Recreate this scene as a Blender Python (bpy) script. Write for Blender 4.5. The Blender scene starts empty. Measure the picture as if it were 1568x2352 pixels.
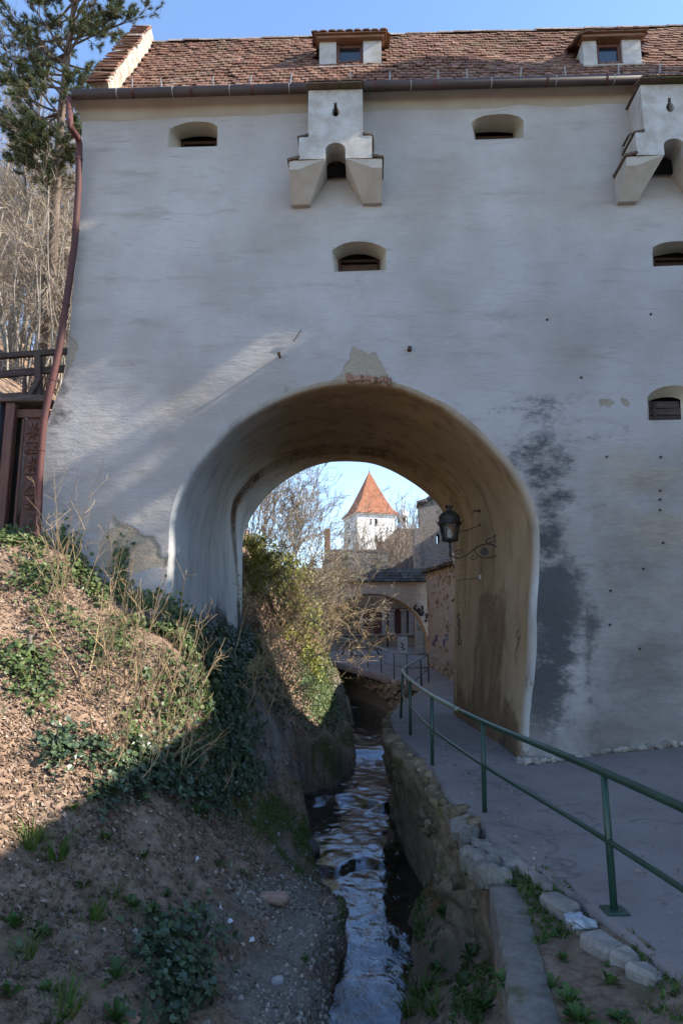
import bpy, math, random
import numpy as np
from mathutils import Vector, Matrix
from mathutils.geometry import delaunay_2d_cdt

random.seed(7)
RNG = np.random.default_rng(7)
SC = bpy.context.scene
COL = SC.collection

# ---------------------------------------------------------------- camera, sky, sun, exposure
PITCH = math.radians(10.3)
CAMZ = 2.05
cam_data = bpy.data.cameras.new('camera')
cam_data.sensor_fit = 'VERTICAL'
cam_data.sensor_height = 36.0
cam_data.sensor_width = 24.0
cam_data.lens = 24.0
cam_data.clip_start = 0.05
cam_data.clip_end = 3000.0
cam = bpy.data.objects.new('camera', cam_data)
COL.objects.link(cam)
cam.location = (0, 0, CAMZ)
cam.rotation_euler = (math.radians(90) + PITCH, 0, 0)
SC.camera = cam

SUN_EL = math.radians(34.0)
SUN_AZ = math.radians(8.5)      # turned this much from the wall's line towards the viewer
TO_SUN = Vector((math.cos(SUN_EL) * math.cos(SUN_AZ), -math.cos(SUN_EL) * math.sin(SUN_AZ), math.sin(SUN_EL)))
world = bpy.data.worlds.new('World')
SC.world = world
world.use_nodes = True
wt = world.node_tree
sky = wt.nodes.new('ShaderNodeTexSky')
sky.sky_type = 'NISHITA'
sky.sun_disc = False
sky.sun_elevation = SUN_EL
sky.sun_rotation = math.radians(90) + SUN_AZ
sky.altitude = 600
sky.air_density = 1.0
sky.dust_density = 0.1
sky.ozone_density = 2.8
wt.nodes['Background'].inputs['Strength'].default_value = 0.15
wt.links.new(sky.outputs[0], wt.nodes['Background'].inputs['Color'])

sun_data = bpy.data.lights.new('sun', 'SUN')
sun_data.energy = 4.1
sun_data.angle = math.radians(0.5)
sun_data.color = (1.0, 0.93, 0.82)
sun = bpy.data.objects.new('sun', sun_data)
COL.objects.link(sun)
sun.rotation_euler = TO_SUN.to_track_quat('Z', 'Y').to_euler()
sun.location = (30, -5, 30)

SC.view_settings.view_transform = 'Standard'
SC.view_settings.look = 'None'
SC.view_settings.gamma = 1.0
SC.view_settings.use_curve_mapping = False
SC.view_settings.exposure = 1.55
SC.cycles.max_bounces = 8
SC.cycles.transparent_max_bounces = 12

# ---------------------------------------------------------------- picking (photo 1568 x 2352)
F = 1568.0
CP, SP = math.cos(PITCH), math.sin(PITCH)

def ray(px, py):
    x = (px - 784.0) / F
    y = (1176.0 - py) / F
    return np.array([x, CP - y * SP, SP + y * CP])

def at(px, py, Y):
    d = ray(px, py)
    t = Y / d[1]
    return (d[0] * t, Y, CAMZ + d[2] * t)

def at_z(px, py, z):
    d = ray(px, py)
    t = (z - CAMZ) / d[2]
    return (d[0] * t, d[1] * t, z)

def proj(P):
    P = np.asarray(P, float)
    x, y, z = P[..., 0], P[..., 1], P[..., 2] - CAMZ
    dep = y * CP + z * SP
    up = -y * SP + z * CP
    return 784 + F * x / dep, 1176 - F * up / dep

YAW = math.radians(-2.0)        # the long wall comes a little closer on the right
WY = 11.3
CY, SY = math.cos(YAW), math.sin(YAW)

def to_local(P):
    P = np.asarray(P, float)
    x, y = P[..., 0], P[..., 1] - WY
    return np.stack([x * CY + y * SY, -x * SY + y * CY, P[..., 2]], -1)

def to_world(P):
    P = np.asarray(P, float)
    x, y = P[..., 0], P[..., 1]
    return np.stack([x * CY - y * SY, x * SY + y * CY + WY, P[..., 2]], -1)

def loc(px, py, v=0.0):
    """photo pixel -> (u, w) on the plane at depth v behind the wall face"""
    d = ray(px, py)
    # local depth along ray: v(t) = -x*SY + (y-WY)*CY
    a = -d[0] * SY + d[1] * CY
    t = (v + WY * CY) / a
    P = to_local(np.array([d[0] * t, d[1] * t, CAMZ + d[2] * t]))
    return float(P[0]), float(P[2])

# ---------------------------------------------------------------- noise
def _hash(ix, iy, iz):
    h = (ix.astype(np.int64) * 374761393 + iy.astype(np.int64) * 668265263 + iz.astype(np.int64) * 2147483647 // 7)
    h = (h ^ (h >> 13)) * 1274126177
    h = h ^ (h >> 16)
    return (h & 0xFFFF).astype(float) / 65535.0

def vnoise(x, y, z=0.0):
    x, y, z = np.broadcast_arrays(np.asarray(x, float), np.asarray(y, float), np.asarray(z, float))
    ix, iy, iz = np.floor(x), np.floor(y), np.floor(z)
    fx, fy, fz = x - ix, y - iy, z - iz
    fx, fy, fz = [f * f * (3 - 2 * f) for f in (fx, fy, fz)]
    r = 0
    for a in (0, 1):
        for b in (0, 1):
            for c in (0, 1):
                w = (fx if a else 1 - fx) * (fy if b else 1 - fy) * (fz if c else 1 - fz)
                r = r + w * _hash(ix + a, iy + b, iz + c)
    return r * 2 - 1

def fbm(x, y, z=0.0, o=4, g=0.5):
    r, a, s = 0, 1.0, 1.0
    for i in range(o):
        r = r + a * vnoise(np.asarray(x) * s + 17.3 * i, np.asarray(y) * s - 9.1 * i, np.asarray(z) * s + 3.7 * i)
        a *= g
        s *= 2.03
    return r

def sstep(a, b, x):
    t = np.clip((x - a) / (b - a), 0, 1)
    return t * t * (3 - 2 * t)

# ---------------------------------------------------------------- mesh helpers
def finish(o, parent=None, label=None, cat=None, group=None, kind=None):
    COL.objects.link(o)
    if parent is not None:
        o.parent = parent
    if label: o['label'] = label
    if cat: o['category'] = cat
    if group: o['group'] = group
    if kind: o['kind'] = kind
    return o

def empty(name, label, cat, loc=(0, 0, 0), rz=0.0, group=None, parent=None):
    o = bpy.data.objects.new(name, None)
    o.empty_display_size = 0.2
    o.location = loc
    o.rotation_euler = (0, 0, rz)
    return finish(o, parent, label, cat, group)

def mesh_data(name, V, FS, mats, smooth=False, attrs=None, midx=None):
    me = bpy.data.meshes.new(name)
    V = np.asarray(V, float).reshape(-1, 3)
    if isinstance(FS, np.ndarray):
        n, k = FS.shape
        me.vertices.add(len(V)); me.loops.add(n * k); me.polygons.add(n)
        me.vertices.foreach_set('co', V.ravel())
        me.loops.foreach_set('vertex_index', FS.ravel().astype(np.int32))
        me.polygons.foreach_set('loop_start', np.arange(0, n * k, k, dtype=np.int32))
        me.polygons.foreach_set('loop_total', np.full(n, k, np.int32))
        me.update(calc_edges=True)
    else:
        me.from_pydata(V.tolist(), [], [list(f) for f in FS])
    if not isinstance(mats, (list, tuple)): mats = [mats]
    for m in mats: me.materials.append(m)
    if midx is not None:
        me.polygons.foreach_set('material_index', np.asarray(midx, np.int32))
    me.polygons.foreach_set('use_smooth', np.full(len(me.polygons), bool(smooth)))
    for k, a in (attrs or {}).items():
        at_ = me.attributes.new(k, 'FLOAT', 'POINT')
        at_.data.foreach_set('value', np.asarray(a, np.float32).ravel())
    me.update()
    return me

def mk(name, V, FS, mats, parent=None, smooth=False, attrs=None, midx=None, **kw):
    return finish(bpy.data.objects.new(name, mesh_data(name, V, FS, mats, smooth, attrs, midx)), parent, **kw)

class MB:
    def __init__(s): s.V, s.F, s.n = [], [], 0
    def add(s, V, FS):
        V = np.asarray(V, float).reshape(-1, 3)
        s.V.append(V); s.F += [[i + s.n for i in f] for f in FS]; s.n += len(V)
        return s
    def hexa(s, P):   # 8 points: bottom ring 0-3, top ring 4-7
        return s.add(P, [(3, 2, 1, 0), (4, 5, 6, 7), (0, 1, 5, 4), (1, 2, 6, 5), (2, 3, 7, 6), (3, 0, 4, 7)])
    def box(s, c, d, rot=None, jit=0.0):
        d = np.asarray(d, float) / 2
        P = np.array([(-1, -1, -1), (1, -1, -1), (1, 1, -1), (-1, 1, -1), (-1, -1, 1), (1, -1, 1), (1, 1, 1), (-1, 1, 1)]) * d
        if jit: P = P + RNG.uniform(-jit, jit, P.shape)
        if rot is not None: P = P @ np.array(rot).T
        return s.hexa(P + np.asarray(c, float))
    def bbox(s, c, d, b=0.01, rot=None, jit=0.0):
        """box with chamfered edges (24 vertices)"""
        d = np.asarray(d, float) / 2
        b = min(b, 0.45 * d.min() * 2)
        V, idx = [], {}
        for sx in (-1, 1):
            for sy in (-1, 1):
                for sz in (-1, 1):
                    j = RNG.uniform(-jit, jit, 3) if jit else 0
                    for ax in range(3):
                        p = np.array([sx, sy, sz]) * d - b * np.array([sx, sy, sz]) * (np.arange(3) != ax)
                        idx[(sx, sy, sz, ax)] = len(V); V.append(p + j)
        FS = []
        for ax in range(3):
            a1, a2 = [(1, 2), (2, 0), (0, 1)][ax]
            for sg in (-1, 1):
                ring = []
                for q1, q2 in ((-1, -1), (1, -1), (1, 1), (-1, 1)):
                    k = [0, 0, 0]; k[ax] = sg; k[a1] = q1; k[a2] = q2
                    ring.append(idx[(*k, ax)])
                FS.append(ring if sg > 0 else ring[::-1])
        for a1, a2 in ((0, 1), (1, 2), (2, 0)):
            a3 = 3 - a1 - a2
            for q1 in (-1, 1):
                for q2 in (-1, 1):
                    k = [0, 0, 0]; k[a1] = q1; k[a2] = q2
                    k[a3] = -1; lo = (*k,)
                    k[a3] = 1; hi = (*k,)
                    f = [idx[(*lo, a1)], idx[(*hi, a1)], idx[(*hi, a2)], idx[(*lo, a2)]]
                    FS.append(f if q1 * q2 < 0 else f[::-1])
        for sx in (-1, 1):
            for sy in (-1, 1):
                for sz in (-1, 1):
                    f = [idx[(sx, sy, sz, i)] for i in range(3)]
                    FS.append(f if sx * sy * sz > 0 else f[::-1])
        V = np.array(V)
        if rot is not None: V = V @ np.array(rot).T
        return s.add(V + np.asarray(c, float), FS)
    def prism(s, poly, v0, v1, fn=None):
        """polygon [(u,w)] extruded along y from v0 (front) to v1"""
        n = len(poly)
        V = [(u, v0, w) for u, w in poly] + [(u, v1, w) for u, w in poly]
        if fn: V = [fn(*p) for p in V]
        return s.add(V, [list(range(n)), list(range(2 * n - 1, n - 1, -1))] + [(i, i + n, (i + 1) % n + n, (i + 1) % n) for i in range(n)])
    def tube(s, pts, r, n=8, cap=True, closed=False):
        P = np.asarray(pts, float)
        m = len(P)
        r = np.broadcast_to(np.asarray(r, float), (m,))
        T = np.zeros_like(P)
        T[1:-1] = P[2:] - P[:-2]; T[0] = P[1] - P[0]; T[-1] = P[-1] - P[-2]
        if closed: T[0] = T[-1] = P[1] - P[-2]
        T /= np.linalg.norm(T, axis=1)[:, None] + 1e-12
        a = np.array([0, 0, 1.0]) if abs(T[0][2]) < 0.9 else np.array([1.0, 0, 0])
        N = np.cross(T[0], a); N /= np.linalg.norm(N)
        V = []
        ang = np.linspace(0, 2 * math.pi, n, endpoint=False)
        for i in range(m):
            N = N - T[i] * np.dot(N, T[i]); N /= np.linalg.norm(N) + 1e-12
            B = np.cross(T[i], N)
            V.append(P[i] + r[i] * (np.cos(ang)[:, None] * N + np.sin(ang)[:, None] * B))
        FS = [(i * n + j, i * n + (j + 1) % n, (i + 1) * n + (j + 1) % n, (i + 1) * n + j) for i in range(m - 1) for j in range(n)]
        if cap: FS += [list(range(n))[::-1], [(m - 1) * n + j for j in range(n)]]
        return s.add(np.concatenate(V), FS)
    def lathe(s, prof, c=(0, 0, 0), n=12):
        V = [(c[0] + r * math.cos(2 * math.pi * j / n), c[1] + r * math.sin(2 * math.pi * j / n), c[2] + z) for r, z in prof for j in range(n)]
        m = len(prof)
        FS = [(i * n + j, i * n + (j + 1) % n, (i + 1) * n + (j + 1) % n, (i + 1) * n + j) for i in range(m - 1) for j in range(n)]
        FS += [list(range(n))[::-1], [(m - 1) * n + j for j in range(n)]]
        return s.add(V, FS)
    def build(s, name, mat, parent=None, smooth=False, **kw):
        return mk(name, np.concatenate(s.V), s.F, mat, parent, smooth, **kw)
    def data(s, name, mat, smooth=False):
        return mesh_data(name, np.concatenate(s.V), s.F, mat, smooth)

def segs(P0, P1, r0, r1, n=3):
    """many straight tapered twigs as arrays -> (V, F)"""
    P0, P1 = np.asarray(P0, float), np.asarray(P1, float)
    T = P1 - P0
    T /= np.linalg.norm(T, axis=1)[:, None] + 1e-9
    a = np.where(np.abs(T[:, 2:3]) < 0.9, np.array([[0, 0, 1.0]]), np.array([[1.0, 0, 0]]))
    N = np.cross(T, a); N /= np.linalg.norm(N, axis=1)[:, None] + 1e-9
    B = np.cross(T, N)
    V = np.zeros((len(P0), 2 * n, 3))
    for j in range(n):
        an = 2 * math.pi * j / n
        d = math.cos(an) * N + math.sin(an) * B
        V[:, j] = P0 + d * np.asarray(r0)[:, None]
        V[:, n + j] = P1 + d * np.asarray(r1)[:, None]
    base = (np.arange(len(P0)) * 2 * n)[:, None]
    FS = np.concatenate([base + np.array([[j, (j + 1) % n, n + (j + 1) % n, n + j]]) for j in range(n)])
    return V.reshape(-1, 3), FS

def grow(starts, dirs, lens, rads, levels, rng, ground=None):
    """levels: list of (nseg, wobble, nchild, len ratio, spread, up, rad ratio, from)  -> segments P0,P1,r0,r1 and the tips"""
    A = [[], [], [], []]
    S, D, L, R = [np.asarray(x, float) for x in (starts, dirs, lens, rads)]
    tips = []
    for li, (nseg, wob, nch, lr, spread, up, rr, fr) in enumerate(levels):
        n = len(S)
        if n == 0: break
        D = D / (np.linalg.norm(D, axis=1)[:, None] + 1e-9)
        pts, dd = [S], [D]
        p, d = S.copy(), D.copy()
        for k in range(nseg):
            d = d + rng.normal(0, wob, d.shape) + np.array([0, 0, up])
            d /= np.linalg.norm(d, axis=1)[:, None] + 1e-9
            q = p + d * (L / nseg)[:, None]
            f0, f1 = 1 - 0.8 * k / nseg, 1 - 0.8 * (k + 1) / nseg
            A[0].append(p); A[1].append(q); A[2].append(R * f0); A[3].append(R * f1)
            p = q; pts.append(p); dd.append(d)
        tips.append((p, d))
        if nch == 0: break
        pts, dd = np.stack(pts, 1), np.stack(dd, 1)
        t = rng.uniform(fr, 1.0, (n, nch)) * nseg
        i = np.minimum(t.astype(int), nseg - 1)
        f = (t - i)[..., None]
        ar = np.arange(n)[:, None]
        S2 = pts[ar, i] * (1 - f) + pts[ar, i + 1] * f
        D2 = dd[ar, i + 1]
        D2 = D2 + rng.normal(0, spread, D2.shape)
        L2 = L[:, None] * lr * rng.uniform(0.6, 1.25, (n, nch)) * (1.15 - 0.5 * t / nseg)
        R2 = R[:, None] * rr * (1 - 0.6 * t / nseg)
        S, D, L, R = S2.reshape(-1, 3), D2.reshape(-1, 3), L2.ravel(), R2.ravel()
    return [np.concatenate(a) for a in A], tips

def copy_tree(o, parent=None):
    c = o.copy()
    COL.objects.link(c)
    if parent is not None: c.parent = parent
    for ch in list(o.children): copy_tree(ch, c)
    return c

def inpoly(x, y, poly):
    x, y = np.asarray(x, float), np.asarray(y, float)
    r = np.zeros(x.shape, bool)
    n = len(poly)
    for i in range(n):
        x0, y0 = poly[i]; x1, y1 = poly[(i + 1) % n]
        c = ((y0 > y) != (y1 > y)) & (x < (x1 - x0) * (y - y0) / (y1 - y0 + 1e-12) + x0)
        r ^= c
    return r

def resample(pts, n):
    P = np.asarray(pts, float)
    d = np.concatenate([[0], np.cumsum(np.linalg.norm(np.diff(P, axis=0), axis=1))])
    t = np.linspace(0, d[-1], n)
    return np.stack([np.interp(t, d, P[:, k]) for k in range(P.shape[1])], 1)

def smooth_line(pts, n, it=2):
    P = np.asarray(pts, float)
    for _ in range(it):
        Q = [P[0]]
        for a, b in zip(P[:-1], P[1:]):
            Q += [a * .75 + b * .25, a * .25 + b * .75]
        Q.append(P[-1]); P = np.array(Q)
    return resample(P, n)

def rotm(ax, ang):
    return np.array(Matrix.Rotation(ang, 3, ax))

# ---------------------------------------------------------------- materials
class Mat:
    def __init__(s, name, rough=0.9, spec=0.25):
        s.m = bpy.data.materials.new(name)
        s.m.use_nodes = True
        s.t = s.m.node_tree
        s.p = s.t.nodes['Principled BSDF']
        s.p.inputs['Roughness'].default_value = rough
        s.p.inputs['Specular IOR Level'].default_value = spec
    def n(s, typ, ins=None, **props):
        nd = s.t.nodes.new('ShaderNode' + typ)
        for k, v in props.items(): setattr(nd, k, v)
        for k, v in (ins or {}).items(): s.set(nd.inputs[k], v)
        return nd
    def set(s, sock, v):
        if isinstance(v, bpy.types.NodeSocket): s.t.links.new(v, sock)
        elif isinstance(v, (tuple, list)) and len(v) == 3 and sock.type == 'RGBA': sock.default_value = (*v, 1)
        else: sock.default_value = v
    def vec(s, scale=(1, 1, 1), kind='Object', rot=(0, 0, 0)):
        tc = s.n('TexCoord')
        return s.n('Mapping', {0: tc.outputs[kind], 3: scale, 2: rot}).outputs[0]
    def noise(s, scale, detail=4, rough=0.55, vec=None, dist=0.0):
        i = {'Scale': scale, 'Detail': detail, 'Roughness': rough, 'Distortion': dist}
        i['Vector'] = vec if vec is not None else s.vec()
        return s.n('TexNoise', i).outputs[0]
    def voro(s, scale, vec=None, feature='F1', out=0, rnd=1.0):
        nd = s.n('TexVoronoi', {'Scale': scale, 'Vector': vec if vec is not None else s.vec(), 'Randomness': rnd}, feature=feature)
        return nd.outputs[out]
    def math(s, op, a, b=0.0, clamp=False):
        return s.n('Math', {0: a, 1: b}, operation=op, use_clamp=clamp).outputs[0]
    def rng(s, v, a, b, c=0.0, d=1.0):
        return s.n('MapRange', {0: v, 1: a, 2: b, 3: c, 4: d}, interpolation_type='SMOOTHSTEP').outputs[0]
    def mix(s, f, a, b, mode='MIX'):
        nd = s.n('Mix', data_type='RGBA', blend_type=mode)
        s.set(nd.inputs[0], f); s.set(nd.inputs[6], a); s.set(nd.inputs[7], b)
        return nd.outputs[2]
    def ramp(s, f, stops):
        nd = s.n('ValToRGB', {0: f})
        e = nd.color_ramp.elements
        while len(e) < len(stops): e.new(0.5)
        for i, (p, c) in enumerate(stops):
            e[i].position = p; e[i].color = (*c, 1)
        return nd.outputs[0]
    def attr(s, name):
        return s.n('Attribute', attribute_name=name).outputs['Fac']
    def rand(s):
        a = s.n('ObjectInfo').outputs['Random']
        b = s.n('NewGeometry').outputs['Random Per Island']
        return s.math('FRACT', s.math('ADD', a, b))
    def bump(s, h, strength=0.3, dist=0.02, prev=None):
        i = {'Height': h, 'Strength': strength, 'Distance': dist}
        if prev is not None: i['Normal'] = prev
        o = s.n('Bump', i).outputs[0]
        s.t.links.new(o, s.p.inputs['Normal'])
        return o
    def col(s, c):
        s.set(s.p.inputs['Base Color'], c); return s.m

def simple(name, c0, c1, scale=4.0, rough=0.85, spec=0.25, bump=0.3, bscale=30, bd=0.01, stretch=(1, 1, 1), rnd=0.0, metal=0.0):
    m = Mat(name, rough, spec)
    v = m.vec(stretch)
    f = m.rng(m.noise(scale, 5, 0.6, v), 0.3, 0.7)
    c = m.mix(f, c0, c1)
    if rnd:
        g = m.rng(m.rand(), 0, 1, 1 - rnd, 1 + rnd)
        c = m.mix(1.0, c, m.n('CombineColor', {0: g, 1: g, 2: g}).outputs[0], 'MULTIPLY')
    m.p.inputs['Metallic'].default_value = metal
    if bump: m.bump(m.noise(bscale, 5, 0.65, v), bump, bd)
    return m.col(c)

def leafy(name, stops, rough=0.5, trans=0.25, spec=0.3):
    m = Mat(name, rough, spec)
    c = m.ramp(m.rand(), stops)
    m.col(c)
    tr = m.n('BsdfTranslucent', {0: c})
    mx = m.n('MixShader', {0: trans, 1: m.p.outputs[0], 2: tr.outputs[0]})
    m.t.links.new(mx.outputs[0], m.t.nodes['Material Output'].inputs[0])
    return m.m

def plaster_wall():
    """old lime render: long horizontal float marks, damp brown areas, black mould and peeled patches from vertex attributes"""
    m = Mat('lime_plaster', 0.92, 0.15)
    v = m.vec()
    vs = m.vec((0.32, 1, 1.7), rot=(0, 0.06, 0))
    big = m.noise(0.45, 4, 0.6, v)
    med = m.noise(2.2, 5, 0.65, vs)
    fine = m.noise(11, 5, 0.7, vs)
    grit = m.noise(60, 4, 0.7, v)
    c = m.mix(m.rng(big, 0.3, 0.7), (0.312, 0.276, 0.246), (0.412, 0.384, 0.362))
    c = m.mix(m.rng(med, 0.52, 0.75, 0, 0.75), c, (0.265, 0.232, 0.195))
    streak = m.rng(m.noise(9, 4, 0.6, m.vec((0.18, 1, 2.6), rot=(0, 0.08, 0)), 0.4), 0.60, 0.70, 0, 0.7)
    patchy = m.rng(m.noise(0.9, 3, 0.5, v), 0.4, 0.65)
    c = m.mix(m.math('MULTIPLY', streak, patchy), c, (0.24, 0.225, 0.21))
    c = m.mix(m.rng(grit, 0.55, 0.75, 0, 0.5), c, (0.24, 0.22, 0.20))
    fl = m.math('ADD', m.math('MULTIPLY', fine, 0.7), m.math('MULTIPLY', med, 0.5))
    br = m.rng(m.math('ADD', m.attr('brown'), m.math('MULTIPLY', m.math('SUBTRACT', fl, 0.6), 1.1)), 0.25, 0.75)
    c = m.mix(m.math('MULTIPLY', br, 0.8), c, m.mix(m.rng(fine, .35, .65), (0.29, 0.235, 0.17), (0.40, 0.34, 0.26)))
    fi = m.math('ADD', m.math('MULTIPLY', m.noise(2.6, 6, 0.68, m.vec((.75, 1, 1.15)), 0.3), 0.7), m.math('MULTIPLY', m.noise(13, 4, 0.65, m.vec((.8, 1, 1.2))), 0.3))
    dk = m.rng(m.math('ADD', m.attr('mould'), m.math('MULTIPLY', m.math('SUBTRACT', fi, 0.5), 2.6)), 0.22, 0.95)
    dk = m.math('MULTIPLY', dk, m.rng(grit, 0.35, 0.7, 1.0, 0.82))
    c = m.mix(m.math('MULTIPLY', dk, 0.93), c, (0.042, 0.042, 0.046))
    gm = m.rng(m.math('ADD', m.attr('grime'), m.math('MULTIPLY', m.math('SUBTRACT', fi, 0.5), 1.3)), 0.1, 1.0)
    c = m.mix(m.math('MULTIPLY', gm, 0.85), c, m.mix(m.rng(med, .35, .65), (0.150, 0.128, 0.110), (0.228, 0.198, 0.168)))
    ba = m.rng(m.math('ADD', m.attr('bare'), m.math('MULTIPLY', m.math('SUBTRACT', fine, 0.5), 0.5)), 0.42, 0.56)
    c = m.mix(ba, c, m.mix(m.rng(grit, .35, .65), (0.24, 0.195, 0.14), (0.38, 0.32, 0.245)))
    b = m.bump(m.noise(7, 6, 0.7, m.vec((0.55, 1, 1.3))), 0.8, 0.03)
    b = m.bump(grit, 0.35, 0.008, b)
    m.bump(ba, 0.6, -0.02, b)
    return m.col(c)

def plaster_vault():
    m = Mat('ochre_vault_plaster', 0.9, 0.15)
    v = m.vec()
    big = m.noise(0.6, 5, 0.6, v)
    vert = m.noise(2.4, 5, 0.65, m.vec((1, 1, 0.35)))
    fine = m.noise(14, 5, 0.7, v)
    oc = m.mix(m.rng(big, 0.3, 0.7), (0.285, 0.195, 0.108), (0.375, 0.270, 0.160))
    oc = m.mix(m.rng(vert, 0.46, 0.7, 0, 0.8), oc, (0.19, 0.125, 0.072))
    gr = m.mix(m.rng(vert, 0.4, 0.7), (0.46, 0.45, 0.42), (0.33, 0.32, 0.30))
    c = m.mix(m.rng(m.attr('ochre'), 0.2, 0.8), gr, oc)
    fl = m.math('ADD', m.math('MULTIPLY', fine, 0.5), m.math('MULTIPLY', vert, 0.6))
    br = m.rng(m.math('ADD', m.attr('brown'), m.math('MULTIPLY', m.math('SUBTRACT', fl, 0.55), 3.0)), 0.3, 0.75)
    c = m.mix(m.math('MULTIPLY', br, 0.85), c, m.mix(m.rng(fine, .4, .6), (0.115, 0.068, 0.036), (0.19, 0.12, 0.066)))
    dk = m.rng(m.math('ADD', m.attr('mould'), m.math('MULTIPLY', m.math('SUBTRACT', fl, 0.55), 2.0)), 0.3, 0.7)
    c = m.mix(m.math('MULTIPLY', dk, 0.85), c, (0.06, 0.055, 0.05))
    b = m.bump(m.noise(5, 6, 0.65, v), 0.5, 0.03)
    m.bump(m.noise(45, 4, 0.7, v), 0.3, 0.008, b)
    return m.col(c)

def tile_mat():
    m = Mat('old_roof_tile', 0.85, 0.2)
    r = m.rand()
    c = m.ramp(r, [(0.0, (0.12, 0.058, 0.040)), (0.3, (0.165, 0.076, 0.048)), (0.6, (0.205, 0.098, 0.062)), (0.85, (0.215, 0.122, 0.085)), (1.0, (0.29, 0.155, 0.098))])
    v = m.vec(kind='Generated') if False else m.vec()
    gp = m.n('NewGeometry').outputs['Position']
    f = m.noise(9, 5, 0.7, gp)
    c = m.mix(m.rng(f, 0.45, 0.7, 0, 0.75), c, (0.105, 0.075, 0.06))
    c = m.mix(m.rng(m.noise(30, 3, 0.6, gp), 0.62, 0.72, 0, 0.5), c, (0.34, 0.31, 0.25))
    c = m.mix(m.rng(m.noise(1.3, 3, 0.5, gp), 0.5, 0.75, 0, 0.35), c, (0.14, 0.13, 0.075))
    m.bump(m.noise(40, 4, 0.7, gp), 0.4, 0.006)
    return m.col(c)

def ground_mat():
    m = Mat('bank_soil', 0.95, 0.12)
    v = m.vec()
    n1, n2, n3 = m.noise(1.2, 5, 0.65, v), m.noise(9, 6, 0.7, v), m.noise(48, 4, 0.7, v)
    soil = m.mix(m.rng(n2, 0.35, 0.65), (0.135, 0.090, 0.062), (0.262, 0.185, 0.132))
    soil = m.mix(m.rng(n3, 0.6, 0.75, 0, 0.6), soil, (0.36, 0.285, 0.225))
    lit = m.mix(m.rng(n2, 0.3, 0.7), (0.17, 0.108, 0.070), (0.31, 0.21, 0.145))
    lit = m.mix(m.rng(n3, 0.55, 0.7, 0, 0.6), lit, (0.33, 0.24, 0.17))
    pert = m.math('MULTIPLY', m.math('SUBTRACT', m.math('ADD', m.math('MULTIPLY', n2, .6), m.math('MULTIPLY', n1, .5)), 0.55), 1.5)
    c = m.mix(m.rng(m.math('ADD', m.attr('litter'), pert), 0.3, 0.7), soil, lit)
    peb = m.voro(26, v)
    pebc = m.ramp(m.n('TexVoronoi', {'Scale': 26, 'Vector': v}).outputs[1], [(0, (0.11, 0.095, 0.08)), (0.6, (0.20, 0.18, 0.15)), (1, (0.36, 0.34, 0.31))])
    grav = m.rng(m.math('ADD', m.attr('gravel'), pert), 0.35, 0.65)
    gmask = m.math('MULTIPLY', grav, m.rng(peb, 0.30, 0.42, 1, 0.25))
    c = m.mix(m.math('MULTIPLY', grav, .8), c, (0.175, 0.155, 0.125))
    c = m.mix(m.math('MULTIPLY', gmask, .75), c, pebc)
    rk = m.rng(m.math('ADD', m.attr('rock'), pert), 0.3, 0.6)
    vr = m.noise(4, 7, 0.7, m.vec((1, 1, 0.4)))
    c = m.mix(rk, c, m.mix(m.rng(vr, .3, .7), (0.085, 0.076, 0.068), (0.22, 0.198, 0.172)))
    mo = m.rng(m.math('ADD', m.attr('moss'), pert), 0.35, 0.75)
    c = m.mix(m.math('MULTIPLY', mo, .9), c, m.mix(m.rng(n3, .35, .65), (0.032, 0.048, 0.014), (0.085, 0.105, 0.028)))
    og = m.rng(m.math('ADD', m.attr('rust'), pert), 0.35, 0.75)
    c = m.mix(m.math('MULTIPLY', og, .85), c, m.mix(m.rng(n2, .35, .65), (0.16, 0.075, 0.03), (0.24, 0.135, 0.06)))
    wet = m.rng(m.attr('wet'), 0.2, 0.8)
    c = m.mix(m.math('MULTIPLY', wet, .4), c, (0.05, 0.04, 0.026))
    m.set(m.p.inputs['Roughness'], m.rng(wet, 0, 1, .95, .45))
    b = m.bump(n2, 0.8, 0.05)
    b = m.bump(m.math('MULTIPLY', gmask, 1.0), 0.7, 0.015, b)
    m.bump(n3, 0.6, 0.012, b)
    return m.col(c)

def water_mat():
    m = Mat('stream_water')
    v = m.vec((1.0, 0.55, 1), 'Object')
    h = m.math('ADD', m.math('MULTIPLY', m.noise(6.5, 4, 0.55, v, 0.9), 0.8), m.math('MULTIPLY', m.noise(24, 3, 0.5, v, 0.6), 0.30))
    gl = m.n('BsdfGlossy', {0: (0.66, 0.74, 0.86), 'Roughness': 0.03})
    tr = m.n('BsdfTransparent', {0: (0.72, 0.67, 0.56)})
    bp = m.n('Bump', {'Height': h, 'Strength': 0.5, 'Distance': 0.018})
    fr = m.n('Fresnel', {'IOR': 1.6, 'Normal': bp.outputs[0]})
    m.t.links.new(bp.outputs[0], gl.inputs['Normal'])
    f2 = m.rng(fr.outputs[0], 0.0, 0.6, 0.04, 1.0)
    mx = m.n('MixShader', {0: f2, 1: tr.outputs[0], 2: gl.outputs[0]})
    df = m.n('BsdfDiffuse', {0: (0.5, 0.53, 0.56)})
    foam = m.math('MULTIPLY', m.attr('foam'), m.rng(m.noise(28, 5, 0.7, v), 0.5, 0.66))
    mx2 = m.n('MixShader', {0: foam, 1: mx.outputs[0], 2: df.outputs[0]})
    m.t.links.new(mx2.outputs[0], m.t.nodes['Material Output'].inputs[0])
    return m.m

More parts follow.
